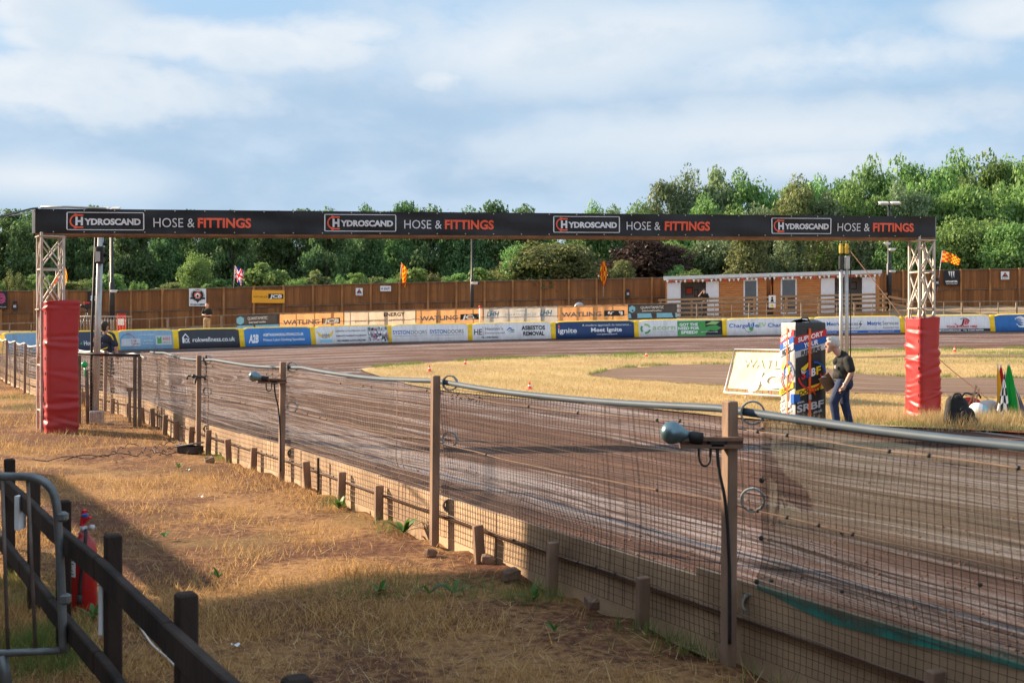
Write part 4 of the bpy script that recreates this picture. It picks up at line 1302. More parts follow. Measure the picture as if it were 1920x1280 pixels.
for a, b in ((1251.2, 1277), (1325.5, 1349.8), (1541.2, 1566.5), (1617, 1641.5)):
    d_ = MB(); cbox(cu(a), cu(b), -.06, -.01, .03, 2.21, d_); do = d_.build('door', m_door, cab)
    e_ = MB()
    for zz in (.25, 1.25): cbox(cu(a) + .1, cu(b) - .1, -.075, -.061, zz, zz + .8, e_)
    e_.build('panel', m_door, do)
for a, b in ((1396.5, 1423.5), (1466.5, 1496.5)):
    fr = MB(); x0_, x1_ = cu(a), cu(b); k = .09
    cbox(x0_ + .002, x0_ + k, -.02, .08, .03, 2.27, fr); cbox(x1_ - k, x1_ - .002, -.02, .08, .03, 2.27, fr); cbox(x0_ + k, x1_ - k, -.02, .08, 2.18, 2.27, fr); cbox(x0_ + k, x1_ - k, -.02, .08, .03, .12, fr)
    fo = fr.build('window_frame', m_door, cab); gl = MB(); cbox(x0_ + k, x1_ - k, .02, .04, .12, 2.18, gl); gl.build('pane', m_glass, fo)
m_pic = M('framed_picture', (0.12, 0.06, 0.03), .5, .3, 6)
for a, b, z0, z1 in ((1286, 1301, 1.45, 1.95), (1303, 1311, 1.3, 1.8), (1570, 1576, 1.4, 1.95), (1600, 1614, 1.5, 2.0)):
    q = MB(); cbox(cu(a), cu(b), 1.66, 1.69, z0, z1, q); po = q.build('picture', m_pic, cab); q = MB(); cbox(cu(a) + .06, cu(b) - .06, 1.65, 1.658, z0 + .07, z1 - .07, q); q.build('image', m_inside if a > 1302 else p_orange, po)
# chairs seen inside the right-hand opening
for k, px in enumerate((1570, 1580, 1600, 1610)):
    b0 = Matrix.Rotation(CANG, 3, 'Z') @ Vector((cu(px), .8, .06 + CSL * cu(px))) + cab.location
    t = thing('stacking_chair', 'dark chair inside the right hand doorway of the cabin', 'chair', b0, CANG, 'chairs inside the cabin')
    MB().box((0, 0, .45), (.42, .4, .05), None, 0, .02).build('seat', m_blackrub, t); MB().box((0, .2, .75), (.40, .04, .35), None, 0, .015).build('backrest', m_blackrub, t)
    for sx in (-.17, .17):
        for sy in (-.16, .18): MB().tube([(sx, sy, 0), (sx, sy, .44)], .014, 6).build('leg', m_steel, t)
# bunting
troot = thing('bunting', 'string of small red and white pennants under the cabin eaves', 'bunting', cab.location, CANG)
for i in range(48):
    x = CL * (i + .5) / 48 + .05; sag = .05 * math.sin(math.pi * ((i % 6) + .5) / 6)
    z = 2.38 - sag + CSL * x
    MB().add([(x - .08, -.40, z), (x + .08, -.40, z), (x, -.42, z - .19)], [(0, 1, 2)]).build('pennant', [p_white, p_red, p_lgrey][[0, 1, 0, 2][i % 4]], troot)
MB().tube([(CL * i / 32, -.40, 2.385 + CSL * CL * i / 32 - .05 * abs(math.sin(math.pi * i / 4))) for i in range(33)], .008, 5).build('string', m_offwhite, troot)
# deck with its rails
dk = thing('deck', 'brown timber deck with board railing before the cabin', 'deck', cab.location, CANG)
q = MB(); cbox(-.3, CL + .2, -2.2, -.02, -.12, -.01, q); q.build('floor', m_deck, dk)
for z0 in (-.72, -.50, -.28): q = MB(); cbox(-.3, CL + .2, -2.24, -2.2, z0, z0 + .19, q); q.build('skirt_board', m_deck, dk)
for z0 in (.16, .46, .74, .99): q = MB(); cbox(-.35, CL + .1, -2.27, -2.23, z0, z0 + .13, q); q.build('rail', m_deck, dk)
for i in range(8): q = MB(); x = -.2 + (CL + .1) * i / 7; cbox(x - .06, x + .06, -2.22, -2.1, -.1, 1.10, q); q.build('post', m_deck, dk)
for z0, z1 in ((.9, .6), (.5, .2), (.1, -.2)):
    q = MB(); q.bar((CL + .2, -2.1, z0 + CSL * CL), (CL + 1.7, -2.0, z1 + CSL * CL), .04, .14); q.build('ramp_rail', m_deck, dk)
q = MB(); q.bar((CL + 1.6, -2.0, -.8 + CSL * CL), (CL + 1.6, -2.0, .8 + CSL * CL), .1); q.build('ramp_post', m_deck, dk)
# white notice propped on the deck rail
nb = Matrix.Rotation(CANG, 3, 'Z') @ Vector((cu(1446), -2.32, .40 + CSL * cu(1446))) + cab.location
t = thing('notice', 'white notice board with a dark figure on the deck railing', 'sign', nb, CANG)
bd = MB().box((0, 0, .38), (.42, .02, .76)).build('board', s_white, t)
fl = Flat(lambda x, y: Vector((x, -.016, y))); fl.disc(.0, .62, .06, BK); fl.poly([(-.1, .35), (.1, .35), (.05, .55), (-.05, .55)], BK); fl.disc(0, .12, .09, YL); fl.build('print', PAL, bd)

# ------------------------------------------------------------------ lamp posts with cameras
def mast(px, pyt, pyb, Y, r, label, cams, lights=None, mat=None):
    b = pt(px, pyb, Y); top = pt(px, pyt, Y); h = (top - b).z
    t = thing('camera_mast', label, 'mast', b)
    MB().tube([(0, 0, 0), (0, 0, h * .45), (0, 0, h * .46), (0, 0, h)], [r * 1.5, r * 1.5, r, r * .8], 10).build('pole', mat or m_darksteel, t)
    for (dx, py) in cams:
        z = (pyb - py) * Y / F
        c = MB(); c.box((dx * .18, -.12, z), (.42, .2, .16), None, 0, .04); c.box((0, -.03, z + .02), (.12, .3, .08), None, 0, .02); co = c.build('security_camera', m_offwhite, t)
        MB().tube([(dx * .18 + dx * .2, -.16, z - .03), (dx * .18 + dx * .24, -.2, z - .04)], .06, 8).build('lens', m_blackrub, co)
    if lights:
        z = h + .02; arm = MB(); arm.box((0, 0, z), (lights * .9, .1, .07)); arm.build('cross_arm', m_steel, t)
        n = 2
        for i in range(n):
            x = (i - (n - 1) / 2) * lights * .5
            l = MB(); l.box((x, -.12, z + .10), (lights * .42, .40, .09), (Vector((1, 0, 0)), Vector((0, .92, .39)), Vector((0, -.39, .92))), 0, .04); lo = l.build('floodlight', m_offwhite, t)
            l = MB(); l.box((x, -.13, z + .03), (lights * .38, .34, .012), (Vector((1, 0, 0)), Vector((0, .92, .39)), Vector((0, -.39, .92)))); l.build('lens', p_lgrey, lo)
mast(210, 442, 602, 70, .10, 'dark mast with a white camera at the left behind the steel pole', [(1, 546)], None)
mast(885, 440, 592, 74, .075, 'thin dark mast with one white camera in the middle of the bank', [(1, 531)], None)
mast(1667, 384, 586, 76, .11, 'dark mast with small cameras and a lamp bar right of the cabin', [(-1, 457), (1, 468), (1, 509)], 1.5)
mast(208, 394, 600, 82, .09, 'distant mast with three pale floodlights peeping over the gantry', [], 1.5)

# odds and ends on the bank
b = pt(900, 610, 67.5)
t = thing('marker_post', 'small white post with a red cap before the pale banner', 'post', b)
MB().tube([(0, 0, 0), (0, 0, .98)], .05, 8).build('pole', p_white, t); MB().tube([(0, 0, .98), (0, 0, 1.12)], .07, 8).build('cap', p_red, t)
b = pt(1086, 590, 73)
m_dome = M('dull_steel_dome', (.35, .37, .4), .3, .2, 3, metal=.7)
solo(MB().ball(b + Vector((0, 0, .35)), (.36, .3, .42), 16, 10), 'silver_dish', m_dome, 'grey rounded steel hood peeping over the peach banner', 'dish', b)
# tripod with a camera, crowd barrier and a red notice behind the left pad
b = pt(163, 622, 62)
t = thing('camera_tripod', 'video camera on a tall tripod left of the steel pole', 'tripod', b)
for k in range(3):
    a = R(90 + 120 * k + 20); MB().tube([(0, 0, 1.05), (.42 * math.cos(a), .42 * math.sin(a), 0)], .03, 6).build('leg', m_darksteel, t)
MB().tube([(0, 0, 1.0), (0, 0, 1.2)], .05, 8).build('head', m_darksteel, t)
co = MB().box((.1, 0, 1.32), (.5, .22, .24), None, 0, .04).tube([(-.15, 0, 1.34), (-.32, 0, 1.34)], .09, 10).build('camera', m_blackrub, t); MB().box((0, -.02, 1.5), (.34, .16, .08), None, 0, .03).build('hood', p_red, co)
t = thing('crowd_barrier', 'grey crowd barrier of upright bars left of the mast', 'barrier', pt(146, 633, 59))
L_ = 2.6
f = MB(); f.tube([(0, 0, .1), (0, 0, 1.05), (L_, 0.2, 1.05), (L_, 0.2, .1), (0, 0, .1)], .025, 6); f.build('frame', m_steel, t)
for i in range(17):
    x = L_ * (i + 1) / 18; MB().tube([(x, .2 * x / L_, .1), (x, .2 * x / L_, 1.05)], .013, 5).build('bar', m_steel, t)
t = thing('notice', 'red stand with a white notice at the end of the crowd barrier', 'sign', pt(228, 622, 60))
MB().box((0, 0, .45), (.42, .1, .9), None, 0, .02).build('stand', p_red, t); MB().box((0, -.07, .5), (.30, .03, .32)).build('board', s_white, t); MB().box((.05, 0, 1.0), (.62, .4, .06), None, 0, .02).build('lid', p_navy, t)
# ------------------------------------------------------------------ trees
def leaf_mat(name, dark, mid, lite, trans=0.35):
    m = bpy.data.materials.new(name); m.use_nodes = True
    t = m.node_tree; g = NT(t); t.nodes.remove(t.nodes['Principled BSDF'])
    ge = g.n('ShaderNodeNewGeometry'); pos = ge.outputs['Position']; ri = ge.outputs['Random Per Island']
    oi = g.n('ShaderNodeObjectInfo').outputs['Random']
    n = g.noise(pos, 0.55, 4, 0.6)
    c = g.mix(g.smooth(n, 0.35, 0.68), dark + (1,), mid + (1,))
    c = g.mix(g.math('MULTIPLY', g.smooth(ri, 0.35, 1.0), 0.75), c, lite + (1,))
    hs = g.n('ShaderNodeHueSaturation'); t.links.new(c, hs.inputs['Color'])
    t.links.new(g.math('ADD', 0.485, g.math('MULTIPLY', oi, 0.03)), hs.inputs['Hue']); t.links.new(g.math('ADD', 0.8, g.math('MULTIPLY', oi, 0.4)), hs.inputs['Value'])
    hs.inputs['Saturation'].default_value = 0.86
    c = hs.outputs[0]
    d = g.n('ShaderNodeBsdfDiffuse'); t.links.new(c, d.inputs[0])
    tl = g.n('ShaderNodeBsdfTranslucent'); t.links.new(c, tl.inputs[0])
    gl = g.n('ShaderNodeBsdfGlossy'); gl.inputs['Roughness'].default_value = 0.45; gl.inputs[0].default_value = (1, 1, 1, 1)
    m1 = g.n('ShaderNodeMixShader'); m1.inputs[0].default_value = trans; t.links.new(d.outputs[0], m1.inputs[1]); t.links.new(tl.outputs[0], m1.inputs[2])
    m2 = g.n('ShaderNodeMixShader'); m2.inputs[0].default_value = 0.015; t.links.new(m1.outputs[0], m2.inputs[1]); t.links.new(gl.outputs[0], m2.inputs[2])
    t.links.new(m2.outputs[0], t.nodes['Material Output'].inputs[0])
    return m

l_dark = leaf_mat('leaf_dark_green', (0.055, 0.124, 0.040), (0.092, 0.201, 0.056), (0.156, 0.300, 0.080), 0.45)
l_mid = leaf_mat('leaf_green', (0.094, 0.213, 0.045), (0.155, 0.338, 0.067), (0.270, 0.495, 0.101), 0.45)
l_bright = leaf_mat('leaf_bright_green', (0.112, 0.227, 0.041), (0.179, 0.342, 0.057), (0.299, 0.470, 0.097), 0.45)
l_willow = leaf_mat('leaf_grey_green', (0.121, 0.194, 0.078), (0.185, 0.278, 0.115), (0.270, 0.355, 0.170), 0.45)
l_olive = leaf_mat('leaf_olive', (0.110, 0.165, 0.046), (0.185, 0.237, 0.064), (0.336, 0.347, 0.110), 0.45)
l_purple = leaf_mat('leaf_purple', (0.038, 0.022, 0.020), (0.062, 0.038, 0.030), (0.10, 0.064, 0.046), 0.35)
m_bark = M('bark', (0.085, 0.065, 0.048), 0.9, 0.35, 4, 0.5, 14, stretch=(1, 1, .3))


def crown_mesh(name, seed, nclu, nleaf, size, shape, low=0.15, aspect=1.0, clu=0.15):
    """unit crown: about 1 high and 1 wide. shape: 'round', 'oval', 'wisp', 'low'"""
    rg = np.random.default_rng(seed)
    cen = []
    while len(cen) < nclu:
        p = rg.uniform(-1, 1, 3)
        if shape == 'round': ok = 0.35 < np.linalg.norm(p) < 0.86
        elif shape == 'oval':
            w = 1 - 0.55 * ((p[2] + 1) / 2) ** 2 - 0.25 * ((1 - p[2]) / 2) ** 3
            ok = 0.3 * w < np.hypot(p[0], p[1]) < 0.84 * w or (abs(p[2]) > .6 and np.hypot(p[0], p[1]) < .5 * w)
        elif shape == 'low':
            ok = 0.3 < np.linalg.norm([p[0], p[1], p[2] * .9]) < 0.88 and p[2] > -0.8
        else:
            w = 1 - 0.5 * abs(p[2]) ** 1.5
            ok = np.hypot(p[0], p[1]) < 0.85 * w
        if ok: cen.append(p)
    cen = np.array(cen)
    cr = rg.uniform(0.6, 1.35, nclu) * clu
    k = rg.integers(0, nclu, nleaf)
    dv = rg.standard_normal((nleaf, 3)); dv /= np.linalg.norm(dv, axis=1)[:, None]
    rad = rg.random(nleaf) ** 0.45
    squ = np.array([1.25, 1.25, 0.75]) if shape != 'wisp' else np.array([0.7, 0.7, 1.7])
    P = cen[k] + dv * rad[:, None] * cr[k][:, None] * 2.0 * squ
    P[:, :2] *= 0.5; P[:, 2] = low + (1 - low) * (P[:, 2] * 0.5 + 0.5)
    # leaf sprays: bent rhombus of two triangles, tips drooping a little
    nrm = dv * 0.6 + rg.standard_normal((nleaf, 3)) * 0.6 + np.array([0, 0, 0.5]); nrm /= np.linalg.norm(nrm, axis=1)[:, None]
    a = np.cross(nrm, rg.standard_normal((nleaf, 3))); a /= np.linalg.norm(a, axis=1)[:, None]; b = np.cross(nrm, a)
    s = size * rg.uniform(0.55, 1.35, nleaf)[:, None]
    V = np.empty((nleaf, 4, 3))
    V[:, 0] = P - a * s; V[:, 1] = P - b * s * 0.55 + nrm * s * .12; V[:, 2] = P + a * s; V[:, 3] = P + b * s * 0.55 + nrm * s * .12
    me = bpy.data.meshes.new(name)
    me.vertices.add(nleaf * 4); me.vertices.foreach_set('co', V.astype(np.float32).ravel())
    me.loops.add(nleaf * 4); me.loops.foreach_set('vertex_index', np.arange(nleaf * 4, dtype=np.int32))
    me.polygons.add(nleaf); me.polygons.foreach_set('loop_start', np.arange(0, nleaf * 4, 4, dtype=np.int32))
    me.update(calc_edges=True)
    return me, cen


CROWNS = {
    'round': [crown_mesh('crown_round', 20 + i, 84, 15000, 0.0235, 'round', 0.12, clu=0.15) for i in range(3)],
    'oval': [crown_mesh('crown_oval', 40 + i, 92, 15000, 0.0215, 'oval', 0.10, clu=0.14) for i in range(3)],
    'wisp': [crown_mesh('crown_wisp', 60 + i, 90, 9500, 0.020, 'wisp', 0.08, clu=0.085) for i in range(2)],
    'low': [crown_mesh('crown_low', 80 + i, 46, 6500, 0.042, 'low', 0.0, clu=0.15) for i in range(3)],
    'open': [crown_mesh('crown_open', 100 + i, 64, 9000, 0.025, 'oval', 0.18, clu=0.12) for i in range(3)],
}
_cm = {}


def crown(kind, i, mat):
    k = (kind, i, mat.name)
    if k not in _cm:
        me = CROWNS[kind][i][0].copy(); me.materials.append(mat); _cm[k] = me
    return _cm[k]

_tm = {}


def trunk_mesh(kind, i):
    k = (kind, i)
    if k in _tm: return _tm[k]
    cen = CROWNS[kind][i][1]; rg = random.Random(i + 5)
    mb = MB()
    mb.tube([(0, 0, 0), (.006, .0, .12), (-.008, .01, .3), (.01, 0, .5), (0, .01, .75)], [.020, .015, .012, .009, .003], 8)
    low = 0.16
    for q in range(0, len(cen), max(1, len(cen) // 14)):
        p = cen[q]; e = Vector((p[0] * .45, p[1] * .45, low + (1 - low) * (p[2] * .5 + .5)))
        z0 = max(.1, e.z - .25 - .15 * rg.random())
        z0 = min(z0, .6)
        st = Vector((0, 0, z0)); mid = st.lerp(e, .5) + Vector((0, 0, -.02))
        mb.tube([st, mid, e], [.007, .005, .0018], 5)
    me = mb.mesh('trunk', m_bark); _tm[k] = me
    return me


def tree(label, cat, px, pyt, pyb, Y, wpx, kind, i, mat, group=None, rot=None, name='tree', trunk=True):
    """crown top at pyt, foot at pyb, crown width wpx (photo pixels at distance Y)"""
    b = pt(px, pyb, Y); h = (pyb - pyt) * Y / F; w = wpx * Y / F
    t = thing(name, label, cat, b, 0, group)
    c = bpy.data.objects.new('crown' if name == 'tree' else 'foliage', crown(kind, i, mat)); C.objects.link(c); c.parent = t
    c.scale = (w, w * .95, h); c.rotation_euler = (0, 0, rot if rot is not None else random.uniform(0, 6.28))
    if trunk:
        k = bpy.data.objects.new('trunk' if name == 'tree' else 'stem', trunk_mesh(kind, i)); C.objects.link(k); k.parent = t
        k.scale = (max(w, h * .6),) * 2 + (h,); k.rotation_euler = c.rotation_euler
    return t


MARKS = [(-60, 'left of the gantry tower'), (100, 'behind the left gantry tower'), (185, 'behind the left steel pole'), (300, 'between the steel pole and the round emblem sign'),
         (370, 'above the round emblem sign'), (447, 'behind the union flag'), (520, 'above the orange yellow sign'), (610, 'between the yellow sign and the EXIT sign'),
         (723, 'above the EXIT sign'), (765, 'behind the checked flag by the EXIT sign'), (830, 'left of the thin middle mast'), (890, 'behind the thin middle mast'),
         (960, 'left of the drooping olive tree'), (1040, 'behind the drooping olive tree'), (1130, 'behind the straight hanging checked flag'), (1210, 'behind the purple tree'),
         (1290, 'above the left end of the cabin'), (1400, 'above the middle of the cabin'), (1500, 'above the right half of the cabin'), (1590, 'behind the pair of steel poles'),
         (1667, 'behind the mast right of the cabin'), (1735, 'behind the right gantry tower'), (1785, 'above the claw sign'), (1884, 'above the sign at the right end of the fence'), (1990, 'at the right edge of the photo')]
_used = {}


def where(px, word):
    m = min(MARKS, key=lambda q: abs(q[0] - px))
    base = '%s %s' % (word, m[1])
    n = _used.get(base, 0); _used[base] = n + 1
    if n: base = '%s, %s' % (base, ['second one', 'third one', 'fourth one'][min(2, n - 1)])
    return base

rt = random.Random(21)
# the dark belt behind the left half of the fence
front = [(-50, 404), (12, 402), (66, 396), (128, 398), (190, 399), (250, 404), (312, 400), (372, 406), (434, 400), (495, 404), (556, 402), (612, 394), (690, 384), (748, 390), (806, 389), (868, 389), (930, 390), (984, 389)]
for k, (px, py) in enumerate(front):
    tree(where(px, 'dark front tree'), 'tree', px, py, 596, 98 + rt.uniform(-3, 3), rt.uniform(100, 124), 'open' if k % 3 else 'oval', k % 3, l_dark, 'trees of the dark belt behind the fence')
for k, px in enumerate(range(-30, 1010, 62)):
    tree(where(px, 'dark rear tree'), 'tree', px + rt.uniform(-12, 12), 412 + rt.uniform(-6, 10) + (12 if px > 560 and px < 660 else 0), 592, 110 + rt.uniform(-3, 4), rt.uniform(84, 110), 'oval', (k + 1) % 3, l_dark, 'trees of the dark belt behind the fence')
for k, (px, py) in enumerate([(1030, 428), (1085, 418), (1106, 392), (1150, 386), (1196, 384)]):
    tree(where(px, 'mid green tree'), 'tree', px, py, 590, 100, 104, 'oval', k % 3, l_mid, 'trees of the green wood')
# the higher wood on the right
right = [(1240, 350, 96, 'open', l_willow), (1290, 328, 106, 'oval', l_willow), (1345, 318, 112, 'open', l_willow), (1398, 322, 108, 'oval', l_mid), (1440, 342, 96, 'round', l_mid),
         (1500, 330, 110, 'round', l_mid), (1552, 330, 100, 'oval', l_mid), (1590, 314, 100, 'round', l_mid), (1640, 312, 100, 'oval', l_mid), (1688, 294, 108, 'round', l_mid), (1742, 292, 112, 'round', l_bright),
         (1795, 300, 108, 'oval', l_mid), (1846, 286, 116, 'round', l_bright), (1902, 280, 116, 'round', l_mid), (1958, 274, 120, 'round', l_mid)]
for k, (px, py, wd, kd, mt) in enumerate(right):
    tree(where(px, 'tall tree'), 'tree', px, py, 590, 112 + rt.uniform(-3, 3), wd * 1.12, kd, k % len(CROWNS[kd]), mt, 'trees of the green wood')
mid = [(1275, 392, 96, 'round', l_mid), (1325, 378, 96, 'oval', l_mid), (1374, 384, 90, 'round', l_bright), (1430, 372, 96, 'round', l_willow), (1492, 344, 100, 'oval', l_olive), (1545, 362, 96, 'oval', l_willow), (1600, 346, 92, 'oval', l_bright),
       (1652, 352, 96, 'round', l_mid), (1700, 340, 100, 'oval', l_willow), (1756, 348, 104, 'round', l_mid), (1812, 336, 108, 'round', l_bright), (1872, 346, 112, 'oval', l_mid), (1930, 332, 112, 'round', l_bright)]
for k, (px, py, wd, kd, mt) in enumerate(mid):
    tree(where(px, 'mid row tree'), 'tree', px, py, 590, 103 + rt.uniform(-2, 2), wd * 1.15, kd, (k + 1) % len(CROWNS[kd]), mt, 'trees of the green wood')
low = [(1255, 452, 96, 'round', l_bright), (1345, 436, 100, 'round', l_willow), (1405, 428, 96, 'oval', l_olive), (1462, 432, 110, 'wisp', l_willow), (1520, 424, 114, 'wisp', l_olive), (1572, 440, 90, 'round', l_bright), (1625, 430, 96, 'wisp', l_willow),
       (1676, 422, 92, 'round', l_mid), (1730, 436, 96, 'oval', l_mid), (1786, 404, 100, 'round', l_bright), (1838, 396, 110, 'round', l_bright), (1896, 410, 110, 'round', l_mid), (1952, 400, 110, 'round', l_bright)]
for k, (px, py, wd, kd, mt) in enumerate(low):
    tree(where(px, 'lower bushy tree'), 'tree', px, py, 586, 94 + rt.uniform(-2, 2), wd * 1.1, kd, k % len(CROWNS[kd]), mt, 'trees of the green wood')
# the two trees leaning over the fence, and the scrub along it
tree('olive green tree drooping over the fence left of the purple tree', 'tree', 1026, 444, 580, 82.0, 186, 'round', 1, l_olive, rot=.6)
tree('olive green bushy limb at the left foot of the drooping tree', 'tree', 970, 462, 584, 81.5, 92, 'oval', 1, l_mid, rot=2.0)
tree('dark purple leaved tree between the checked flag and the cabin', 'tree', 1212, 438, 580, 88, 186, 'round', 0, l_purple, rot=1.0)
tree('bright green young tree above the round emblem sign', 'tree', 368, 476, 596, 86, 84, 'oval', 1, l_bright, rot=.3)
tree('bright green rounded bush above the yellow sign beside the union flag', 'bush', 496, 491, 596, 84, 86, 'low', 2, l_bright, rot=.3, name='bush')
scrub = [(-10, 522), (28, 512), (66, 516), (100, 520), (150, 524), (205, 516), (262, 530), (318, 532), (408, 524), (560, 524), (592, 508), (630, 520), (668, 514), (705, 522), (738, 522), (776, 506), (815, 514), (852, 516), (905, 504), (930, 508), (1072, 500), (1112, 506), (1165, 492), (1268, 500), (1300, 505)]
for k, (px, py) in enumerate(scrub):
    tree(where(px, 'light green scrub'), 'bush', px, py, 584, 82.5 + (k % 3), 58 + 34 * rt.random(), ['low', 'wisp', 'open', 'low', 'oval'][k % 5], k % 2, [l_bright, l_olive, l_mid][k % 3], 'scrub along the fence', name='bush', trunk=k % 2 == 0)
# ------------------------------------------------------------------ start gantry
m_gal = M('dusty_galvanised', (0.50, 0.46, 0.41), 0.5, 0.2, 5, metal=0.35, dirt=(0.30, 0.17, 0.09), dirt_amt=0.75)
m_banner = M('black_banner', (0.020, 0.020, 0.022), 0.38, 0.25, 1.2, bump=0.8, bscale=1.6, stretch=(1.2, 1, .6), spec=0.3)
m_rustedge = M('rusty_edge', (0.20, 0.095, 0.045), 0.85, 0.3, 4)
m_redpad = M('red_vinyl', lin(168, 42, 45), 0.42, 0.08, 2, bump=0.25, bscale=5, dirt=tuple(v * .8 + .02 for v in lin(150, 78, 68)), dirt_amt=0.65, spec=.4)
TL_, TR_ = pt(95, 812, 19.5), pt(1728, 792, 21.5)
A0, A1 = pt(66, 437, 19.35), pt(66, 391, 19.35)     # left end of the beam front, foot and head
B0, B1 = pt(1754, 445, 21.35), pt(1754, 406, 21.35)
gan = thing('start_gantry', 'start line gantry with a black sponsor beam on two lattice towers across the track', 'gantry', (TL_.x, TL_.y, H(TL_.x, TL_.y)))


def tower(base, top, yaw, side, label):
    ex = Vector((math.cos(yaw), math.sin(yaw), 0)); ey = Vector((-ex.y, ex.x, 0))
    g = H(base.x, base.y)
    cs = [Vector((base.x, base.y, 0)) + ex * (i * side / 2) + ey * (j * side / 2) for i, j in ((-1, -1), (1, -1), (1, 1), (-1, 1))]
    t = bpy.data.objects.new('tower', None); C.objects.link(t); t.parent = gan
    t.location = Vector((base.x, base.y, g)) - gan.location
    for c in cs: MB().bar(Vector((c.x, c.y, g - .05)), Vector((c.x, c.y, top)), .042, .042, ex, bev=.006).build('leg', m_gal, t, True)
    zs = [g + .35, g + 1.08, g + 1.98, g + 2.63, top - .06]
    for k, z in enumerate(zs):
        for q in range(4):
            a, b = cs[q], cs[(q + 1) % 4]
            big = z > top - .1 or k == 2
            MB().bar(Vector((a.x, a.y, z)), Vector((b.x, b.y, z)), .09 if big else .028, .018 if big else .028, (0, 0, 1)).build('cross_bar', m_gal, t, True)
    for k in range(1, len(zs) - 1):
        for q in range(4):
            a, b = cs[q], cs[(q + 1) % 4]
            n = (b - a).normalized().cross(Vector((0, 0, 1))) * .008
            MB().bar(Vector((a.x, a.y, zs[k] + .03)) + n, Vector((b.x, b.y, zs[k + 1] - .03)) + n, .02, .02).build('brace', m_gal, t, True)
            if k % 2 or k == 2:
                MB().bar(Vector((b.x, b.y, zs[k] + .03)) - n, Vector((a.x, a.y, zs[k + 1] - .03)) - n, .02, .02).build('brace', m_gal, t, True)
    return t

tower(TL_, A0.z + .01, R(31.5), .34, '')
tower(TR_, B0.z + .01, R(15.7), .30, '')
bx = (B0 - A0); bl = math.hypot(bx.x, bx.y); bex = Vector((bx.x, bx.y, 0)) / bl; bey = Vector((-bex.y, bex.x, 0))
NBX = 120


def bface(t, v, off=0.0):
    p = A0.lerp(B0, t).lerp(A1.lerp(B1, t), v)
    # the skin sags in shallow folds between its eyelets
    w = 0.012 * math.sin(t * 75) * math.sin(v * 3.1) + 0.010 * math.sin(t * 33 + v * 5) * math.sin(math.pi * v)
    return p - bey * (w + off)

mb = MB()
rows = [[bface(i / NBX, v) for i in range(NBX + 1)] for v in (0, .12, .3, .5, .7, .88, 1)]
mb.grid(rows)
bk = 0.42
top = [[bface(i / NBX, 1), ] for i in range(NBX + 1)]
mb.grid([[bface(i / NBX, 1) for i in range(NBX + 1)], [bface(i / NBX, 1) + bey * bk + Vector((0, 0, -.01)) for i in range(NBX + 1)]])
mb.grid([[bface(i / NBX, 1) + bey * bk + Vector((0, 0, -.01)) for i in range(NBX + 1)], [bface(i / NBX, 0) + bey * bk for i in range(NBX + 1)]])
# rounded ends
for t, s in ((0, -1), (1, 1)):
    rows = []
    for v in (0, .5, 1):
        rows.append([bface(t, v) + bex * (s * .10 * math.sin(math.pi * a / 6)) + bey * (bk * a / 6) for a in range(7)])
    mb.grid(rows if s > 0 else [r[::-1] for r in rows])
beam = mb.build('beam_banner', m_banner, gan, True)
mb = MB(); mb.grid([[bface(i / NBX, 0, -.004) + Vector((0, 0, -.035)) for i in range(NBX + 1)], [bface(i / NBX, 0, -.004) + Vector((0, 0, -.001)) for i in range(NBX + 1)]])
mb.grid([[bface(i / NBX, 0) + Vector((0, 0, -.035)) + bey * bk for i in range(NBX + 1)], [bface(i / NBX, 0, -.004) + Vector((0, 0, -.035)) for i in range(NBX + 1)]])
mb.build('timber_edge', m_rustedge, gan, True)


def bt_of(px):
    lo, hi = -.2, 1.2
    for _ in range(50):
        m = .5 * (lo + hi); p = A0.lerp(B0, m)
        if 960 + p.x / p.y * F < px: lo = m
        else: hi = m
    return lo

fl = Flat(lambda x, y: bface(x, y, .012), -bey, .00015)
def logo(p0, p1):
    t0, t1 = bt_of(p0), bt_of(p1); w = t1 - t0
    # frame (thin rounded rectangle)
    fw = .0012
    n = 10
    for k in range(n):
        a = t0 + w * (.02 + .96 * k / n); b = t0 + w * (.02 + .96 * (k + 1) / n)
        fl.rect(a, .84, b, .87, 0); fl.rect(a, .13, b, .16, 0)
    fl.rect(t0, .20, t0 + fw, .80, 0); fl.rect(t1 - fw, .20, t1, .80, 0)
    for (cx, cy, a0) in ((t0 + w * .02, .80, 90), (t1 - w * .02, .80, 0), (t0 + w * .02, .20, 180), (t1 - w * .02, .20, 270)):
        for k in range(4):
            q0, q1 = R(a0 + 22.5 * k), R(a0 + 22.5 * (k + 1)); rx, ry = w * .02, .07
            fl.poly([(cx + rx * math.cos(q0), cy + ry * math.sin(q0)), (cx + rx * math.cos(q1), cy + ry * math.sin(q1)), (cx + (rx - fw) * math.cos(q1), cy + (ry - .03) * math.sin(q1)), (cx + (rx - fw) * math.cos(q0), cy + (ry - .03) * math.sin(q0))], 0)
    # hook mark
    cx = t0 + w * .115; 
    for k in range(12):
        q0, q1 = R(90 + 15 * k), R(90 + 15 * (k + 1)); ro, ri = w * .075, w * .055
        fl.poly([(cx + ro * math.cos(q0), .5 + .26 * math.sin(q0)), (cx + ro * math.cos(q1), .5 + .26 * math.sin(q1)), (cx + ri * math.cos(q1), .5 + .20 * math.sin(q1)), (cx + ri * math.cos(q0), .5 + .20 * math.sin(q0))], 1)
    for yy in (.23, .73):
        fl.rect(cx, yy - .02, cx + w * .10, yy + .045, 1); fl.poly([(cx + w * .022 * math.cos(R(30 * k)), yy + .012 + .065 * math.sin(R(30 * k))) for k in range(12)], 1)
    TX(fl, 1, 1, 'H', t0 + w * .115, .34, .33, w * .095, bold=.05, shear=.0, mi=0)
    TX(fl, 1, 1, 'YDROSCAND', t0 + w * .225, .36, .25, w * .73, bold=.05, mi=0)
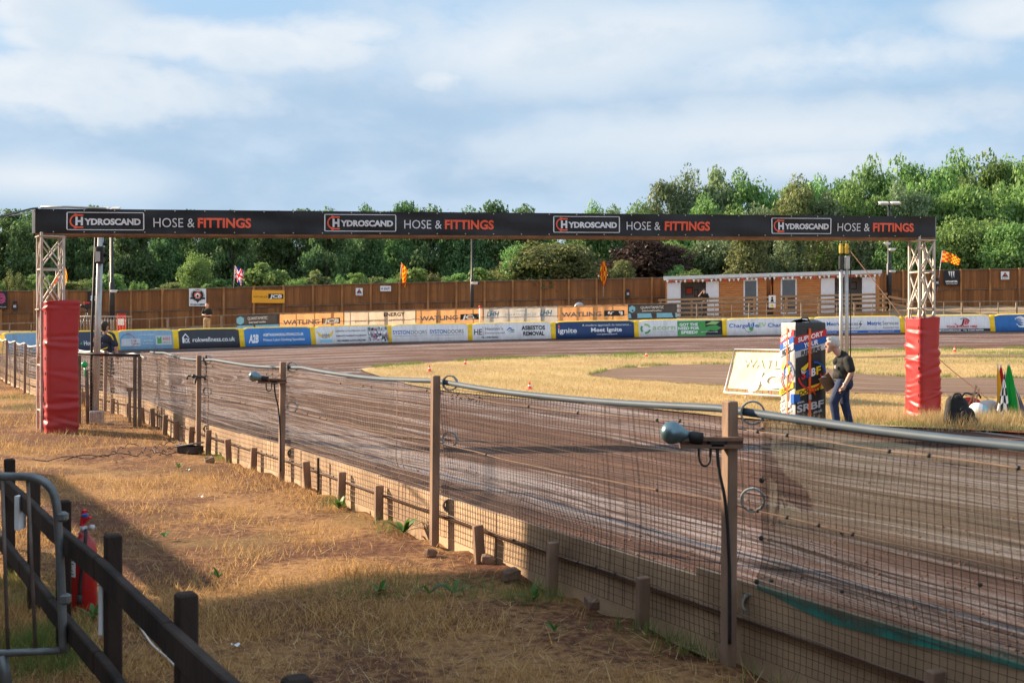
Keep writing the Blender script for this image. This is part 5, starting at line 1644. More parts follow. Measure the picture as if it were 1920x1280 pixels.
bmats = [M('banner_white', (.72, .72, .74), .5, .08, 4), M('banner_orange', lin(238, 98, 66), .5, .06, 4)]
for l, h_, f_ in (((125, 271), (288, 365), (371, 471)), ((608, 743), (758, 828), (834, 926)), ((1037, 1162), (1175, 1238), (1246, 1331)), ((1446, 1558), (1570, 1630), (1636, 1713))):
    fl = Flat(lambda x, y: bface(x, y, .012), -bey, .00015); logo(*l); fl.build('logo', bmats, beam, True)
    fl = Flat(lambda x, y: bface(x, y, .012), -bey, .00015)
    a, b = bt_of(h_[0]), bt_of(h_[1]); TX(fl, 1, 1, 'HOSE &', a, .27, .40, b - a, bold=-.004, mi=0)
    a, b = bt_of(f_[0]), bt_of(f_[1]); TX(fl, 1, 1, 'FITTINGS', a, .27, .40, b - a, bold=.035, mi=1)
    fl.build('slogan', bmats, beam, True)
ey_me = MB().ball((0, 0, 0), .012, 6, 4).mesh('eyelet', m_gal)
for i in range(32):
    for v in (.94, .05):
        o = bpy.data.objects.new('eyelet', ey_me); C.objects.link(o); o.parent = beam; o.location = bface((i + .6) / 32.2, v, .01) - gan.location
mb = MB(); mb.tube([bface(.0, 1) + Vector((.05, .1, .03)), bface(.03, 1) + Vector((0, .1, .04)), bface(.07, 1) + Vector((0, .1, .02))], .02, 6); mb.build('top_tube', m_gal, gan, True)
c = [pt(70, 390, 19.6), pt(60, 391, 19.0), pt(40, 396, 17.8), pt(20, 402, 16.5), pt(-10, 408, 15), pt(-120, 420, 12)]
solo(MB().tube(smoothline(c, 30), .014, 6), 'overhead_cable', m_blackrub, 'slack dark cable leaving the left end of the gantry beam', 'cable', c[0])
c = [pt(70, 392, 19.7), pt(55, 399, 19.0), pt(30, 403, 17.8), pt(-10, 407, 16)]
solo(MB().tube(smoothline(c, 20), .007, 5), 'overhead_cable', m_steel, 'thin grey wire under the slack cable left of the gantry', 'cable', c[0])


def pad(base, yaw, wx, wy, h, seed, label, lean=(0, 0)):
    rg = random.Random(seed)
    ex = Vector((math.cos(yaw), math.sin(yaw), 0)); ey = Vector((-ex.y, ex.x, 0))
    t = thing('crash_pad', label, 'crash pad', (base.x, base.y, H(base.x, base.y) - .03), yaw)
    folds = [(rg.uniform(.05, .97) * h, rg.uniform(.008, .022), rg.uniform(.018, .045), rg.uniform(0, 6), rg.uniform(-.06, .06)) for _ in range(15)]
    NZ, NP = 90, 64
    rows = []
    for k in range(NZ + 1):
        z = h * k / NZ
        row = []
        for j in range(NP + 1):
            a = 2 * math.pi * (j % NP) / NP
            ca, sa = math.cos(a), math.sin(a); e = 0.16
            m = max(abs(ca), abs(sa)); q = 1 / (abs(ca) ** (1 / e) + abs(sa) ** (1 / e)) ** e
            x, y = ca * q * wx / 2, sa * q * wy / 2
            d = 0
            for (fz, am, wd, ph, sl) in folds:
                zz = z - fz - sl * math.sin(a + ph) * 2
                d += am * math.exp(-(zz / wd) ** 2) * (.45 + .55 * math.sin(2 * a + ph)) - am * .8 * math.exp(-((zz - wd * 1.3) / wd) ** 2) * (.45 + .55 * math.sin(2 * a + ph))
            d += .008 * math.sin(z * 4 + a) 
            r = 1 + d / (wx * .5)
            shrink = 1.0 + .03 * math.sin(z * 2.1 + seed) - (.02 if z < .1 else 0)
            zt = z - (.05 * (math.sin(a * 2 + 1) * .5 + .5) if k == NZ else 0)
            row.append(Vector((x * r * shrink + lean[0] * z, y * r * shrink + lean[1] * z, zt)))
        rows.append(row)
    mb = MB().grid(rows)
    n0 = NZ * (NP + 1)
    inner = [p * .82 + Vector((p.x * 0, 0, p.z * .18 - .02)) for p in rows[-1]]
    mb.grid([rows[-1], inner])
    mb.build('cover', m_redpad, t)
    s = MB()
    xx = -wx / 2 - .012
    for z in [h * .12 + .24 * i for i in range(int(h / .26))]: s.box((xx + .004, -wy * .40, z), (.012, .012, .05))
    s.build('strap', m_skirt, t)
    return t

pl = pad(pt(113, 806, 19.35), R(31.5), .52, .50, 2.16, 3, 'tall red crash pad wrapped round the left gantry tower')
pr = pad(pt(1730, 790, 21.45), R(17), .46, .50, 1.86, 8, 'tall red crash pad wrapped round the right gantry tower')

# ------------------------------------------------------------------ home straight safety fence
m_fpost = M('dirty_fence_post', (0.255, 0.165, 0.115), 0.85, 0.25, 5, 0.3, 30, stretch=(1, 1, .3), dirt=(0.13, 0.075, 0.05), dirt_amt=0.6)
m_kick = M('kick_board', (0.47, 0.325, 0.205), 0.9, 0.2, 2.2, 0.3, 22, stretch=(1, 1, 1), dirt=(0.20, 0.115, 0.07), dirt_amt=0.7)
m_wire = M('dusty_wire', (0.25, 0.18, 0.135), 0.7, 0.3, 6)
m_darkwire = M('backlit_wire', (0.085, 0.06, 0.047), 0.8, 0.3, 6)  # near bays: same wire painted darker, as seen against the light
m_hose = M('grey_blue_pipe', (0.062, 0.088, 0.118), 0.55, 0.12, 4, dirt=(.11, .10, .095), dirt_amt=.4, spec=.2)
m_rope = M('dusty_rope', (0.19, 0.125, 0.09), 0.9, 0.2, 14)
m_ring = M('rubber_ring', (0.26, 0.28, 0.28), 0.6, 0.3, 6, dirt=(.34, .27, .21), dirt_amt=.6)
FV = [Vector((x, y, 0)) for x, y in FENCE]
FL = [0.0]
for a, b in zip(FV, FV[1:]): FL.append(FL[-1] + (b - a).length)


def fpos(s):
    k = 0
    while k < len(FL) - 2 and FL[k + 1] < s: k += 1
    t = (s - FL[k]) / (FL[k + 1] - FL[k]); p = FV[k].lerp(FV[k + 1], t)
    d0 = (FV[min(len(FV) - 1, k + 2)] - FV[max(0, k - 1)]).normalized() if 0 < k else (FV[k + 1] - FV[k]).normalized()
    d = (FV[k + 1] - FV[k]).normalized()
    return Vector((p.x, p.y, H(p.x, p.y))), d, Vector((d.y, -d.x, 0))      # point, direction away, normal towards the track

posts = [FL[1], FL[2], FL[3], FL[4], FL[5], FL[6]]
extra = [FL[6] + 2.2 * k for k in range(1, 10) if FL[6] + 2.2 * k < FL[-1]]
fence = thing('safety_fence', 'low mesh safety fence with dirty posts and kick boards beside the home straight', 'fence', fpos(FL[0])[0])
HP = 1.30
lean_r = random.Random(5)
for k, s in enumerate(posts + extra):
    p, d, n = fpos(s)
    q = p - n * .05
    if k == 5: continue
    ln = Vector((lean_r.uniform(-.02, .02), 0, 0))
    mb = MB().bar(q + Vector((0, 0, -.1)), q + Vector((0, 0, HP + .02 if k < 6 else 1.18)) + ln, .062, .062, d, bev=.006)
    po = mb.build('post', m_fpost, fence, True)
    if k < 5:
        for z in (1.26, .82, .30):
            c = q + d * (-.02) + n * .075 + Vector((0, 0, z)); ring = []
            ax = (n * .3 - d * .95).normalized() if k < 2 else (n * .6 - d * .8).normalized()
            yaw = ax
            rr_ = .062 if z > .5 else .055
            u = Vector((1, 0, 0)) * .93 + Vector((0, .36, 0)); u = (n * .8 - d * .6).normalized(); v = Vector((0, 0, 1)); w_ = u.cross(v)
            NR = 20; vs = []
            for i in range(NR):
                a = 2 * math.pi * i / NR
                for (r, o) in ((rr_, -.024), (rr_, .024), (rr_ - .009, .024), (rr_ - .009, -.024)):
                    vs.append(c + u * (.05 + r * math.cos(a)) + v * (r * math.sin(a)) + w_ * o)
            fs = [(i * 4 + m, i * 4 + (m + 1) % 4, ((i + 1) % NR) * 4 + (m + 1) % 4, ((i + 1) % NR) * 4 + m) for i in range(NR) for m in range(4)]
            MB().add(vs, fs, 0, False).build('rubber_ring', m_ring, po, True)
# kick boards and stakes
S0, S1 = FL[0] + .1, FL[-1] - .2
s = S0
kk = 0
while s < S1:
    e = min(S1, s + (2.44 if s < FL[6] else 3.2))
    N = 7; rows_f = []
    rg = random.Random(kk)
    hh = .36 + rg.uniform(-.01, .01)
    if s < FL[2] - .5: hh = .42 - .02 * rg.random()
    vs = []
    for i in range(N):
        p, d, n = fpos(s + (e - s) * i / (N - 1) - (0.0 if i < N - 1 else .008))
        for (o, z) in ((.045, -.06), (.045, hh), (.075, hh), (.075, -.06)): vs.append(p + n * (o + (.006 if kk % 2 else 0)) + Vector((0, 0, z)))
    fs = [(i * 4 + m, (i + 1) * 4 + m, (i + 1) * 4 + (m + 1) % 4, i * 4 + (m + 1) % 4) for i in range(N - 1) for m in range(4)] + [(0, 1, 2, 3), tuple((N - 1) * 4 + m for m in (3, 2, 1, 0))]
    MB().add(vs, fs).build('kick_board', m_kick, fence, True)
    s = e; kk += 1
stake_s = []
s = FL[1] - 1.0
while s < FL[6] + 5:
    stake_s.append(s); s += 1.06
rg = random.Random(9)
for s in stake_s:
    p, d, n = fpos(s)
    if min(abs(s - q) for q in posts) < .25: continue
    q = p - n * .035
    MB().bar(q + Vector((0, 0, -.1)), q + Vector((rg.uniform(-.03, .03), rg.uniform(-.03, .03), .30 + rg.uniform(-.04, .03))), .075, .045, d, bev=.005).build('stake', m_fpost, fence, True)


def sag(s, z):
    if z < .48: return 0.0, .0015 * math.sin(s * 6 + z * 5) - .006 * abs(math.sin(s * .83))
    """the mesh hangs loose: bulges and dips"""
    b = .03 * math.sin(s * 1.9 + z * 2) + .02 * math.sin(s * 4.7 + 1.3) * math.sin(z * 3)
    dz = -.02 * abs(math.sin(s * .83)) * z + .0025 * math.sin(s * 6 + z * 5)
    return b, dz


def mesh_bay(s0, s1, zlo, zhi, cell, rad, seed, hmul=1):
    """one bay of welded mesh: thin triangular wires"""
    mb = MB(); rg = random.Random(seed)
    nh = int((zhi - zlo) / (cell * hmul)); nv = int((s1 - s0) / cell)
    def P(s, z):
        p, d, n = fpos(s); b, dz = sag(s, z); return p + n * (.02 + b * (z > .35)) + Vector((0, 0, z + dz))
    M_ = 14
    pinch = s0 + (s1 - s0) * rg.uniform(.15, .3)
    for i in range(nv + 1):
        s = s0 + (s1 - s0) * i / nv
        q = s + .06 * math.exp(-((s - pinch) / .18) ** 2) * math.sin(40 * s)
        mb.tube([P(q + .02 * math.sin(z * 5 + i * .05), z) for z in [zlo + (zhi - zlo) * j / 9 for j in range(10)]], rad, 3, caps=False)
    for j in range(nh + 1):
        z = zlo + (zhi - zlo) * j / nh
        mb.tube([P(s0 + (s1 - s0) * i / (M_ * 2), z) for i in range(M_ * 2 + 1)], rad * 1.05, 3, caps=False)
    return mb.build('wire_mesh', m_wire if s0 > FL[3] - .1 else m_darkwire, fence, True)

allp = [FL[0] + .02] + posts
for k, (a, b) in enumerate(zip(allp, allp[1:])):
    mesh_bay(a + .02, b - .02, .06, 1.24, (.041, .042, .044, .048, .055, .06)[k], (.0015, .0017, .0019, .0021, .0023, .0026)[k], k, 1)
ep = [FL[6]] + extra
for k, (a, b) in enumerate(zip(ep, ep[1:])):
    mesh_bay(a, b, .06, 1.10, .09, .0035, 30 + k, .8)
# tube along the top, ropes
def topz(s): return HP - .03 - .035 * abs(math.sin(math.pi * (s - FL[1]) / 3.7))
P_ = []
s = FL[0] - .0
while s < FL[6] - .6:
    p, d, n = fpos(s); P_.append(p + n * (.03 + .012 * math.sin(s * 3)) + Vector((0, 0, topz(s)))); s += .2
MB().tube(P_, .021, 9).build('top_pipe', m_hose, fence, True)
P_ = []
s = FL[6] - .3
while s < FL[-1] - .1:
    p, d, n = fpos(s); P_.append(p + n * .02 + Vector((0, 0, 1.17 - .06 * abs(math.sin(s * 1.4))))); s += .3
MB().tube(P_, .026, 8).build('top_pipe', M('white_pipe', (.36, .36, .36), .5, .12, 5), fence, True)
for z, kk in ((1.19, 1), (.80, 2), (.26, 3)):
    P_ = []; kn = MB(); s = FL[0]; rg = random.Random(kk)
    while s < FL[6] - .4:
        p, d, n = fpos(s); zz = z - .03 * abs(math.sin(math.pi * (s - FL[1]) / 3.7)) + .003 * math.sin(s * 7); q = p - n * .012 + Vector((0, 0, zz)); P_.append(q)
        if rg.random() < .33: kn.ball(q, (.012, .012, .010), 6, 4)
        s += .22
    ro = MB().tube(P_, .0035, 5).build('rope', m_rope, fence, True)
    kn.build('knots', m_skirt, ro, True)
# metal strap down the boards by the third post
p, d, n = fpos(FL[4] - 1.35)
MB().bar(p - n * .04 + Vector((0, 0, -.05)), p - n * .04 + Vector((0, 0, .38)), .022, .03).build('strap', m_darksteel, fence, True)
# barbed dark weed caught in the mesh under the pipe
rg = random.Random(2); mb = MB()
for i in range(26):
    s_ = FL[3] - .25 - rg.random() * .55; p, d, n = fpos(s_); c = p - n * .01 + Vector((0, 0, 1.165 + rg.uniform(-.015, .015)))
    mb.tube([c, c + Vector((rg.uniform(-.02, .02), rg.uniform(-.03, .03), rg.uniform(-.02, .02)))], .004, 4)
mb.build('caught_weed', m_skirt, fence, True)

# green shade net hung on the nearest bay
m_net = bpy.data.materials.new('green_net'); m_net.use_nodes = True
def _net():
    t = m_net.node_tree; g = NT(t); b = t.nodes['Principled BSDF']
    uv = g.n('ShaderNodeTexCoord').outputs['UV']; sp = g.n('ShaderNodeSeparateXYZ'); t.links.new(uv, sp.inputs[0])
    n = g.noise(uv, 3.0, 4)
    b.inputs['Base Color'].default_value = (0.14, 0.20, 0.17, 1); b.inputs['Roughness'].default_value = .8
    hem = g.math('MULTIPLY', g.smooth(g.math('ADD', sp.outputs['Y'], g.math('MULTIPLY', g.math('SUBTRACT', g.noise(uv, 5.0, 4), .5), .16)), 0.10, 0.01), g.math('ADD', .45, g.math('MULTIPLY', g.smooth(g.noise(g.mapping(uv, (2.5, 1, 1)), 2.2, 3), .38, .6), .55)))
    t.links.new(g.mix(hem, (0.036, 0.048, 0.039, 1), (0.010, 0.30, 0.25, 1)), b.inputs['Base Color'])
    tr = g.n('ShaderNodeBsdfTransparent'); mx = g.n('ShaderNodeMixShader')
    t.links.new(g.math('ADD', g.math('ADD', 0.47, g.math('MULTIPLY', hem, 0.40)), g.math('MULTIPLY', g.math('SUBTRACT', n, .5), 0.25)), mx.inputs[0])
    t.links.new(tr.outputs[0], mx.inputs[1]); t.links.new(b.outputs[0], mx.inputs[2]); t.links.new(mx.outputs[0], t.nodes['Material Output'].inputs[0])
_net()
sN0, sN1 = FL[2] - .13, FL[0] + .05
rows = []; uvs = []
for j in range(25):
    v = j / 24; row = []
    for i in range(61):
        u = i / 60; s = sN0 + (sN1 - sN0) * u
        p, d, n = fpos(s)
        zlo = .34 + .10 * u - .02 * math.sin(u * 21) + .05 * math.exp(-(u / .05) ** 2)
        z = zlo + (1.25 - zlo) * v
        o = .032 + .006 * math.sin(s * 5 + z * 3) + (.022 + .01 * math.sin(s * 4) if z > .47 else 0)
        row.append(p + n * o + Vector((0, 0, z))); uvs.append((u * 4, v))
    rows.append(row)
nroot = thing('shade_net', 'see-through green shade net with a bright hem hung inside the nearest fence bay', 'net', fpos(sN0)[0])
no = MB().grid(rows).build('net_cloth', m_net, nroot, True); set_uv(no.data, uvs)
tie = MB()
for v in (.95, .66, .33, .08):
    i = int(v * 24); p = rows[i][0]; tie.ball(p, (.014, .014, .014), 6, 4)
rg = random.Random(4)
for _ in range(22): p = rows[rg.randrange(24)][rg.randrange(60)]; tie.ball(p, (.011, .011, .009), 6, 4)
tie.build('ties', M('net_tie', (.03, .05, .045), .7), no, True)

# ------------------------------------------------------------------ fence fittings
m_bulb = M('silvered_bulb', (0.17, 0.27, 0.32), 0.3, 0.25, 3, metal=.75)
m_bracket = M('rusty_bracket', (0.19, 0.11, 0.075), 0.75, 0.3, 7)
m_orangeglass = M('amber_neck', (0.35, 0.16, 0.05), .3, .2, 5)
def lamp(post_s, z, scale, label, px):
    p, d, n = fpos(post_s); q = p - n * .05 + Vector((0, 0, z))
    t = thing('fence_lamp', label, 'lamp', q, 0)
    t.scale = (.92, .92, .92)
    q0 = Vector((0, 0, 0))
    ar = MB(); ar.box((-.10, -.045, .02), (.34, .06, .02)).box((-.10, -.045, -.02), (.34, .06, .02)).box((-.10, -.045, 0), (.34, .012, .04)); ar.build('bracket', m_bracket, t)
    ax = (Vector((0, 1, 0)), Vector((0.20, 0, 1)).normalized(), Vector((-1, -.1, .2)).normalized())
    b = MB(); b.lathe((-.22, -.05, .035), [(.026, 0), (.030, .02), (.050, .055), (.062, .085), (.063, .11), (.05, .14), (.03, .155), (.004, .162)], 18, 0, ax); b.build('bulb', m_bulb, t)
    b = MB(); b.lathe((-.15, -.05, .02), [(.034, 0), (.034, .06), (.026, .075)], 12, 0, ax); b.build('socket', m_blackrub, t)
    b = MB(); b.box((-.07, -.03, -.005), (.11, .09, .07), None, 0, .02); b.build('junction_box', m_blackrub, t)
    b = MB(); b.tube(smoothline([(-.17, -.06, -.03), (-.17, -.06, -.10), (-.14, -.065, -.135), (-.11, -.06, -.11), (-.105, -.05, -.03)], 14, 1), .007, 6); b.build('cable_loop', m_blackrub, t)
    b = MB(); b.tube(smoothline([(-.07, -.06, -.03), (-.065, -.07, -.15), (-.03, -.055, -.28), (-.012, -.05, -.45), (0, -.045, -.7), (0, -.045, -z + .02)], 24, 1), .010, 6); b.build('cable', m_blackrub, t)
    return t
lamp(FL[2], 1.115, 1, 'silvered bulb lamp on a rusty bracket on the nearest fence post', 0)
l2 = lamp(FL[4], 1.11, 1, 'smaller looking green tinted lamp on the bracket of the third post', 0)
# clamp with a small microphone on the fourth post
p, d, n = fpos(FL[5]); q = p - n * .05 + Vector((0, 0, 1.02))
t = thing('microphone', 'small black microphone on a clamp arm fixed to the fourth fence post', 'microphone', q)
MB().tube([(-.14, -.05, -.03), (-.13, -.05, .02), (.08, -.05, .0), (.14, -.05, 0)], .016, 7).ball((-.05, -.05, .01), .03).ball((.12, -.05, -.01), .035).tube([(.0, -.06, .02), (-.02, -.09, -.09)], .012, 6).build('clamp', m_darksteel, t)
MB().tube([(.13, -.05, 0), (.125, -.05, .16)], .010, 6).build('arm', m_darksteel, t)
MB().tube([(.125, -.05, .16), (.120, -.05, .26), (.118, -.05, .30)], [.018, .022, .014], 8).build('mic_body', m_blackrub, t)
MB().tube(smoothline([(.14, -.05, -.02), (.16, -.06, -.3), (.15, -.07, -.6), (.17, -.06, -.85), (.12, -.1, -1.0)], 20, 1), .006, 5).build('cable', m_blackrub, t)

# ------------------------------------------------------------------ gate beside the left pad
m_gatepost = M('gate_post', (0.15, 0.105, 0.08), .85, .3, 6)
g0, g1 = pt(148, 799, 20.3), pt(262, 798, 20.0)
gt = thing('fence_gate', 'mesh gate with a black top rail between the left red pad and the fence', 'gate', (g0.x, g0.y, H(g0.x, g0.y)))
def gpx(px, z): 
    t = (px - 148) / 114; p = g0.lerp(g1, t); return Vector((p.x, p.y, z + .02))
for px in (148, 253, 262): MB().bar(gpx(px, -.05), gpx(px, 1.22), .05 if px != 148 else .06, bev=.006).build('post', m_gatepost, gt, True)
MB().tube([gpx(146, 1.27), gpx(180, 1.24), gpx(262, 1.23)], .024, 8).build('top_rail', m_blackrub, gt, True)
wm = MB()
for i in range(24): px = 150 + 110 * i / 23; wm.tube([gpx(px, .06), gpx(px + .4 * math.sin(i), .6), gpx(px, 1.2)], .003, 3, caps=False)
for j in range(20): z = .06 + 1.14 * j / 19; wm.tube([gpx(150, z), gpx(200, z - .01), gpx(260, z)], .003, 3, caps=False)
wm.build('wire_mesh', m_wire, gt, True)
MB().bar(gpx(244, .1), gpx(243, .62), .035).box(gpx(243, .66), (.10, .05, .07), None, 0, .01).build('bolt', m_fpost, gt, True)
MB().tube([gpx(165, .06), gpx(163, .98)], .03, 7).build('stake', m_gatepost, gt, True)
k_ = gpx(161, 1.07) + Vector((0, -.06, 0))
solo(MB().ball(k_, (.055, .05, .055), 14, 9).tube([k_ + Vector((0, 0, -.05)), k_ + Vector((.02, .0, -.22))], .012, 6), 'lamp', M('green_lens', (.01, .42, .13), .25, .1, 4), 'round green signal lamp on the gate beside the left pad', 'lamp', k_)

# poles of the starting gate
m_alu = M('dull_aluminium', (0.46, 0.46, 0.45), .4, .12, 5, metal=.6, dirt=(.33, .27, .22), dirt_amt=.4)
b = pt(178, 792, 20.7); b.z = H(b.x, b.y)
t = thing('start_gate_pole', 'single grey steel pole with a black rod just right of the left red pad', 'pole', b)
hp = 3.42
MB().tube([(0, 0, 0), (.10, 0, hp)], .055, 10).build('pole', m_alu, t)
MB().tube([(-.06, -.03, .0), (-.045, -.02, 1.6), (.03, -.02, hp)], .024, 7).build('rod', m_blackrub, t)
MB().box((.095, -.02, hp - .50), (.13, .14, .30), None, 0, .02).build('sensor_box', m_darksteel, t)
lb = MB().box((.085, -.095, hp - .53), (.075, .012, .17)).build('label_plate', p_lgrey, t)
for z in (.12, .3, .5): MB().box((.17, .02, hp - z), (.11, .06, .06), None, 0, .02).build('cam', m_darksteel, t)
MB().box((.07, -.10, .11), (.22, .14, .24), None, 0, .012).build('base_box', m_steel, t)
solo(MB().box(b + Vector((.05, -.16, -.02)), (.14, .10, .10), None, 0, .01), 'brick', m_brick, 'reddish brick at the foot of the steel pole by the gate', 'brick', b + Vector((.05, -.16, -.06)))
solo(MB().box(b + Vector((.26, -.14, -.02)), (.22, .10, .09), None, 0, .015), 'concrete_block', M('block_grey', (.20, .17, .15), .9, .2, 9, .3, 40), 'grey concrete block beside the brick at the steel pole', 'block', b + Vector((.26, -.14, -.06)))
b = pt(1581, 733, 28); b.z = H(b.x, b.y)
t = thing('start_gate_pole', 'pair of grey steel poles with yellow heads behind the stooping man', 'pole', b)
h2 = (733 - 455) / 80.0
for dx in (-.05, .085): MB().tube([(dx, 0, 0), (dx, 0, h2 - .3)], .042, 9).build('pole', m_alu, t)
for dx in (-.05, .09):
    MB().box((dx, -.01, h2 - .46), (.105, .1, .32), None, 0, .015).build('solenoid', m_darksteel if dx < 0 else m_alu, t); MB().box((dx, 0, h2 - .15), (.085, .09, .20), None, 0, .02).box((dx, 0, h2 - .03), (.06, .06, .05), None, 0, .01).build('yellow_head', M('dirty_yellow', lin(205, 170, 60), .6, .25, 9, dirt=(.12, .1, .05), dirt_amt=.6), t)
    MB().tube([(dx, 0, h2 - .02), (dx, 0, h2 + .05)], .03, 7).build('finial', m_darksteel, t)
MB().tube([(.17, 0, 0), (.175, 0, h2 - .2)], .013, 6).build('rod', m_blackrub, t)
MB().box((.02, .0, h2 - .63), (.34, .05, .03)).build('clamp', m_darksteel, t)
a = b + Vector((.1, 0, h2 - .1)); e = pt(1868, 766, 23.5); e.z = H(e.x, e.y) + .05
q1 = pt(1697, 601, 25.9); q2 = pt(1766, 679, 24.8)
solo(MB().tube(smoothline([a, q1, q2, e], 30, 2), .012, 5), 'stay_rope', M('brown_rope', (.16, .08, .045), .9, .2, 12), 'brown stay rope from the pair of poles down past the right pad', 'rope', e)

# ------------------------------------------------------------------ foreground rail, barrier, extinguisher
m_rail = M('dark_stained_timber', (0.034, 0.024, 0.020), 0.85, 0.4, 3, 0.5, 26, stretch=(1, 1, .35), dirt=(0.075, 0.056, 0.045), dirt_amt=0.6, spec=.15)
RP = [(-3.98, 9.15), (-3.39, 8.06), (-2.83, 7.07), (-2.29, 6.10), (-1.70, 5.09), (-1.08, 3.96), (-.54, 3.0), (.04, 1.95)]
rail = thing('post_and_rail_fence', 'dark stained timber post and rail fence in the left foreground', 'fence', (RP[0][0], RP[0][1], 0))
RD_ = Vector((0.487, -0.873, 0)); RN = Vector((-0.873, -0.487, 0))     # along, and towards the viewer's left
for k, (x, y) in enumerate(RP):
    MB().box((x, y, .36), (.068, .068, .90), (RD_, RN, Vector((0, 0, 1))), 0, .008).build('post', m_rail, rail, True)
for z in (.67, .27):
    for k in range(0, len(RP) - 1):
        a = Vector((*RP[k], z)) + RN * .058; b_ = Vector((*RP[k + 1], z)) + RN * .058
        j = .003 * (k % 2)
        MB().bar(a - RD_ * .0 + RN * j, b_ + RN * j - RD_ * .004, .098, .04, RN, bev=.006).build('rail', m_rail, rail, True)
# the white notice edge on the near post
x, y = RP[4]
sp = Vector((x, y, .52)) - RD_ * .0 + RN * .07
nt = thing('notice_plate', 'narrow white plate seen edge on beside the extinguisher', 'sign', (x - .05, y + .07, .38))
MB().box((0, 0, .13), (.02, .16, .26), None, 0, .003).build('plate', s_white, nt)
x, y = RP[2]
nt = thing('notice_plate', 'small pale plate on the post left of the barrier bend', 'sign', (x - .06, y - .05, .52))
MB().box((0, 0, .09), (.03, .1, .20), None, 0, .003).build('plate', s_white, nt)

gb = thing('steel_barrier', 'rounded grey steel barrier leaning at the far left before the timber rail', 'barrier', (-2.15, 5.55, .1))
m_bar = M('worn_zinc', (0.17, 0.19, 0.20), 0.45, 0.25, 9, metal=.5, dirt=(.16, .10, .07), dirt_amt=.55)
Yb = 5.55
c = lambda px, py, dy=0: pt(px, py, Yb + dy)
P_ = [c(-420, 893, .12), c(0, 893, .02), c(58, 893), c(80, 899), c(97, 914), c(106, 940), c(110, 1000), c(116, 1120), c(119, 1222)]
MB().tube(smoothline(P_, 60, 1), .0195, 10).build('frame', m_bar, gb, True)
MB().tube([c(-420, 1226, .12), c(0, 1224), c(119, 1219)], .017, 10).build('bottom_tube', m_bar, gb, True)
for xa, xb in ((4, 15), (52, 67), (-44, -38), (-95, -90), (-150, -146), (-205, -202)):
    MB().tube([c(xa, 900, .01), c((xa + xb) / 2, 1060, .01), c(xb, 1222, .01)], .0085, 7).build('bar', M('rusty_bar', (.17, .13, .11), .6, .3, 6, metal=.3), gb, True)
MB().tube([c(2, 1228), c(10, 1262), c(14, 1330)], .028, 8).build('foot', m_bar, gb, True)
MB().box(c(117, 968) + Vector((0, 0, 0)), (.05, .05, .045), None, 0, .01).box(c(122, 1122), (.05, .05, .05), None, 0, .01).build('bracket', m_bar, gb, True)

b = pt(157, 1150, 7.1); b.z = H(b.x, b.y) - .01
ex_ = thing('fire_extinguisher', 'red fire extinguisher standing behind the dark timber rail', 'extinguisher', b)
ex_.scale = (.92, .92, .90)
m_exred = M('gloss_red', lin(160, 14, 22), .35, .06, 3, spec=.6)
r = .082
MB().lathe((0, 0, .02), [(r * .96, 0), (r, .012), (r, .40), (r * .93, .44), (r * .62, .48), (.034, .50), (.032, .525)], 24).build('cylinder', m_exred, ex_)
MB().lathe((0, 0, 0), [(r * 1.02, 0), (r * 1.02, .03)], 20).build('foot_ring', m_blackrub, ex_)
v = MB(); v.tube([(0, 0, .54), (0, 0, .58)], .022, 10); v.build('valve', m_steel, ex_)
v = MB(); v.bar((-.01, 0, .585), (.01, -.01, .69), .03, .02).bar((.0, .0, .60), (.05, -.02, .645), .022, .014); v.build('handle', p_red, ex_)
v = MB(); v.tube([(0.045, -.01, .575), (.07, -.015, .575)], .018, 10); v.build('gauge', p_lgrey, ex_)
v = MB(); v.box((.015, -.02, .655), (.04, .03, .022), None, 0, .005); v.build('seal', p_blue, ex_)
v = MB(); v.tube(smoothline([(.02, -.02, .56), (.045, -.09, .52), (.035, -r - .015, .4), (.012, -r - .012, .25), (.008, -r - .012, .14)], 20, 1), .011, 8); v.build('hose', m_blackrub, ex_)
v = MB(); v.tube([(.008, -r - .012, .15), (.006, -r - .014, .09)], [.014, .018], 10); v.build('nozzle', m_skirt, ex_)
lbv = MB(); n_ = 8
lbv.grid([[Vector(((r + .002) * math.sin(a), -(r + .002) * math.cos(a), z)) for a in [R(-78 + 62 * i / n_) for i in range(n_ + 1)]] for z in (.26, .43)])
lo = lbv.build('label', s_white, ex_)
lbv = MB()
for k in range(6): lbv.grid([[Vector(((r + .0035) * math.sin(a), -(r + .0035) * math.cos(a), z)) for a in [R(-72 + (48 - 7 * (k % 3)) * i / n_) for i in range(n_ + 1)]] for z in (.275 + .022 * k, .283 + .022 * k)])
lbv.build('small_print', p_grey, lo)

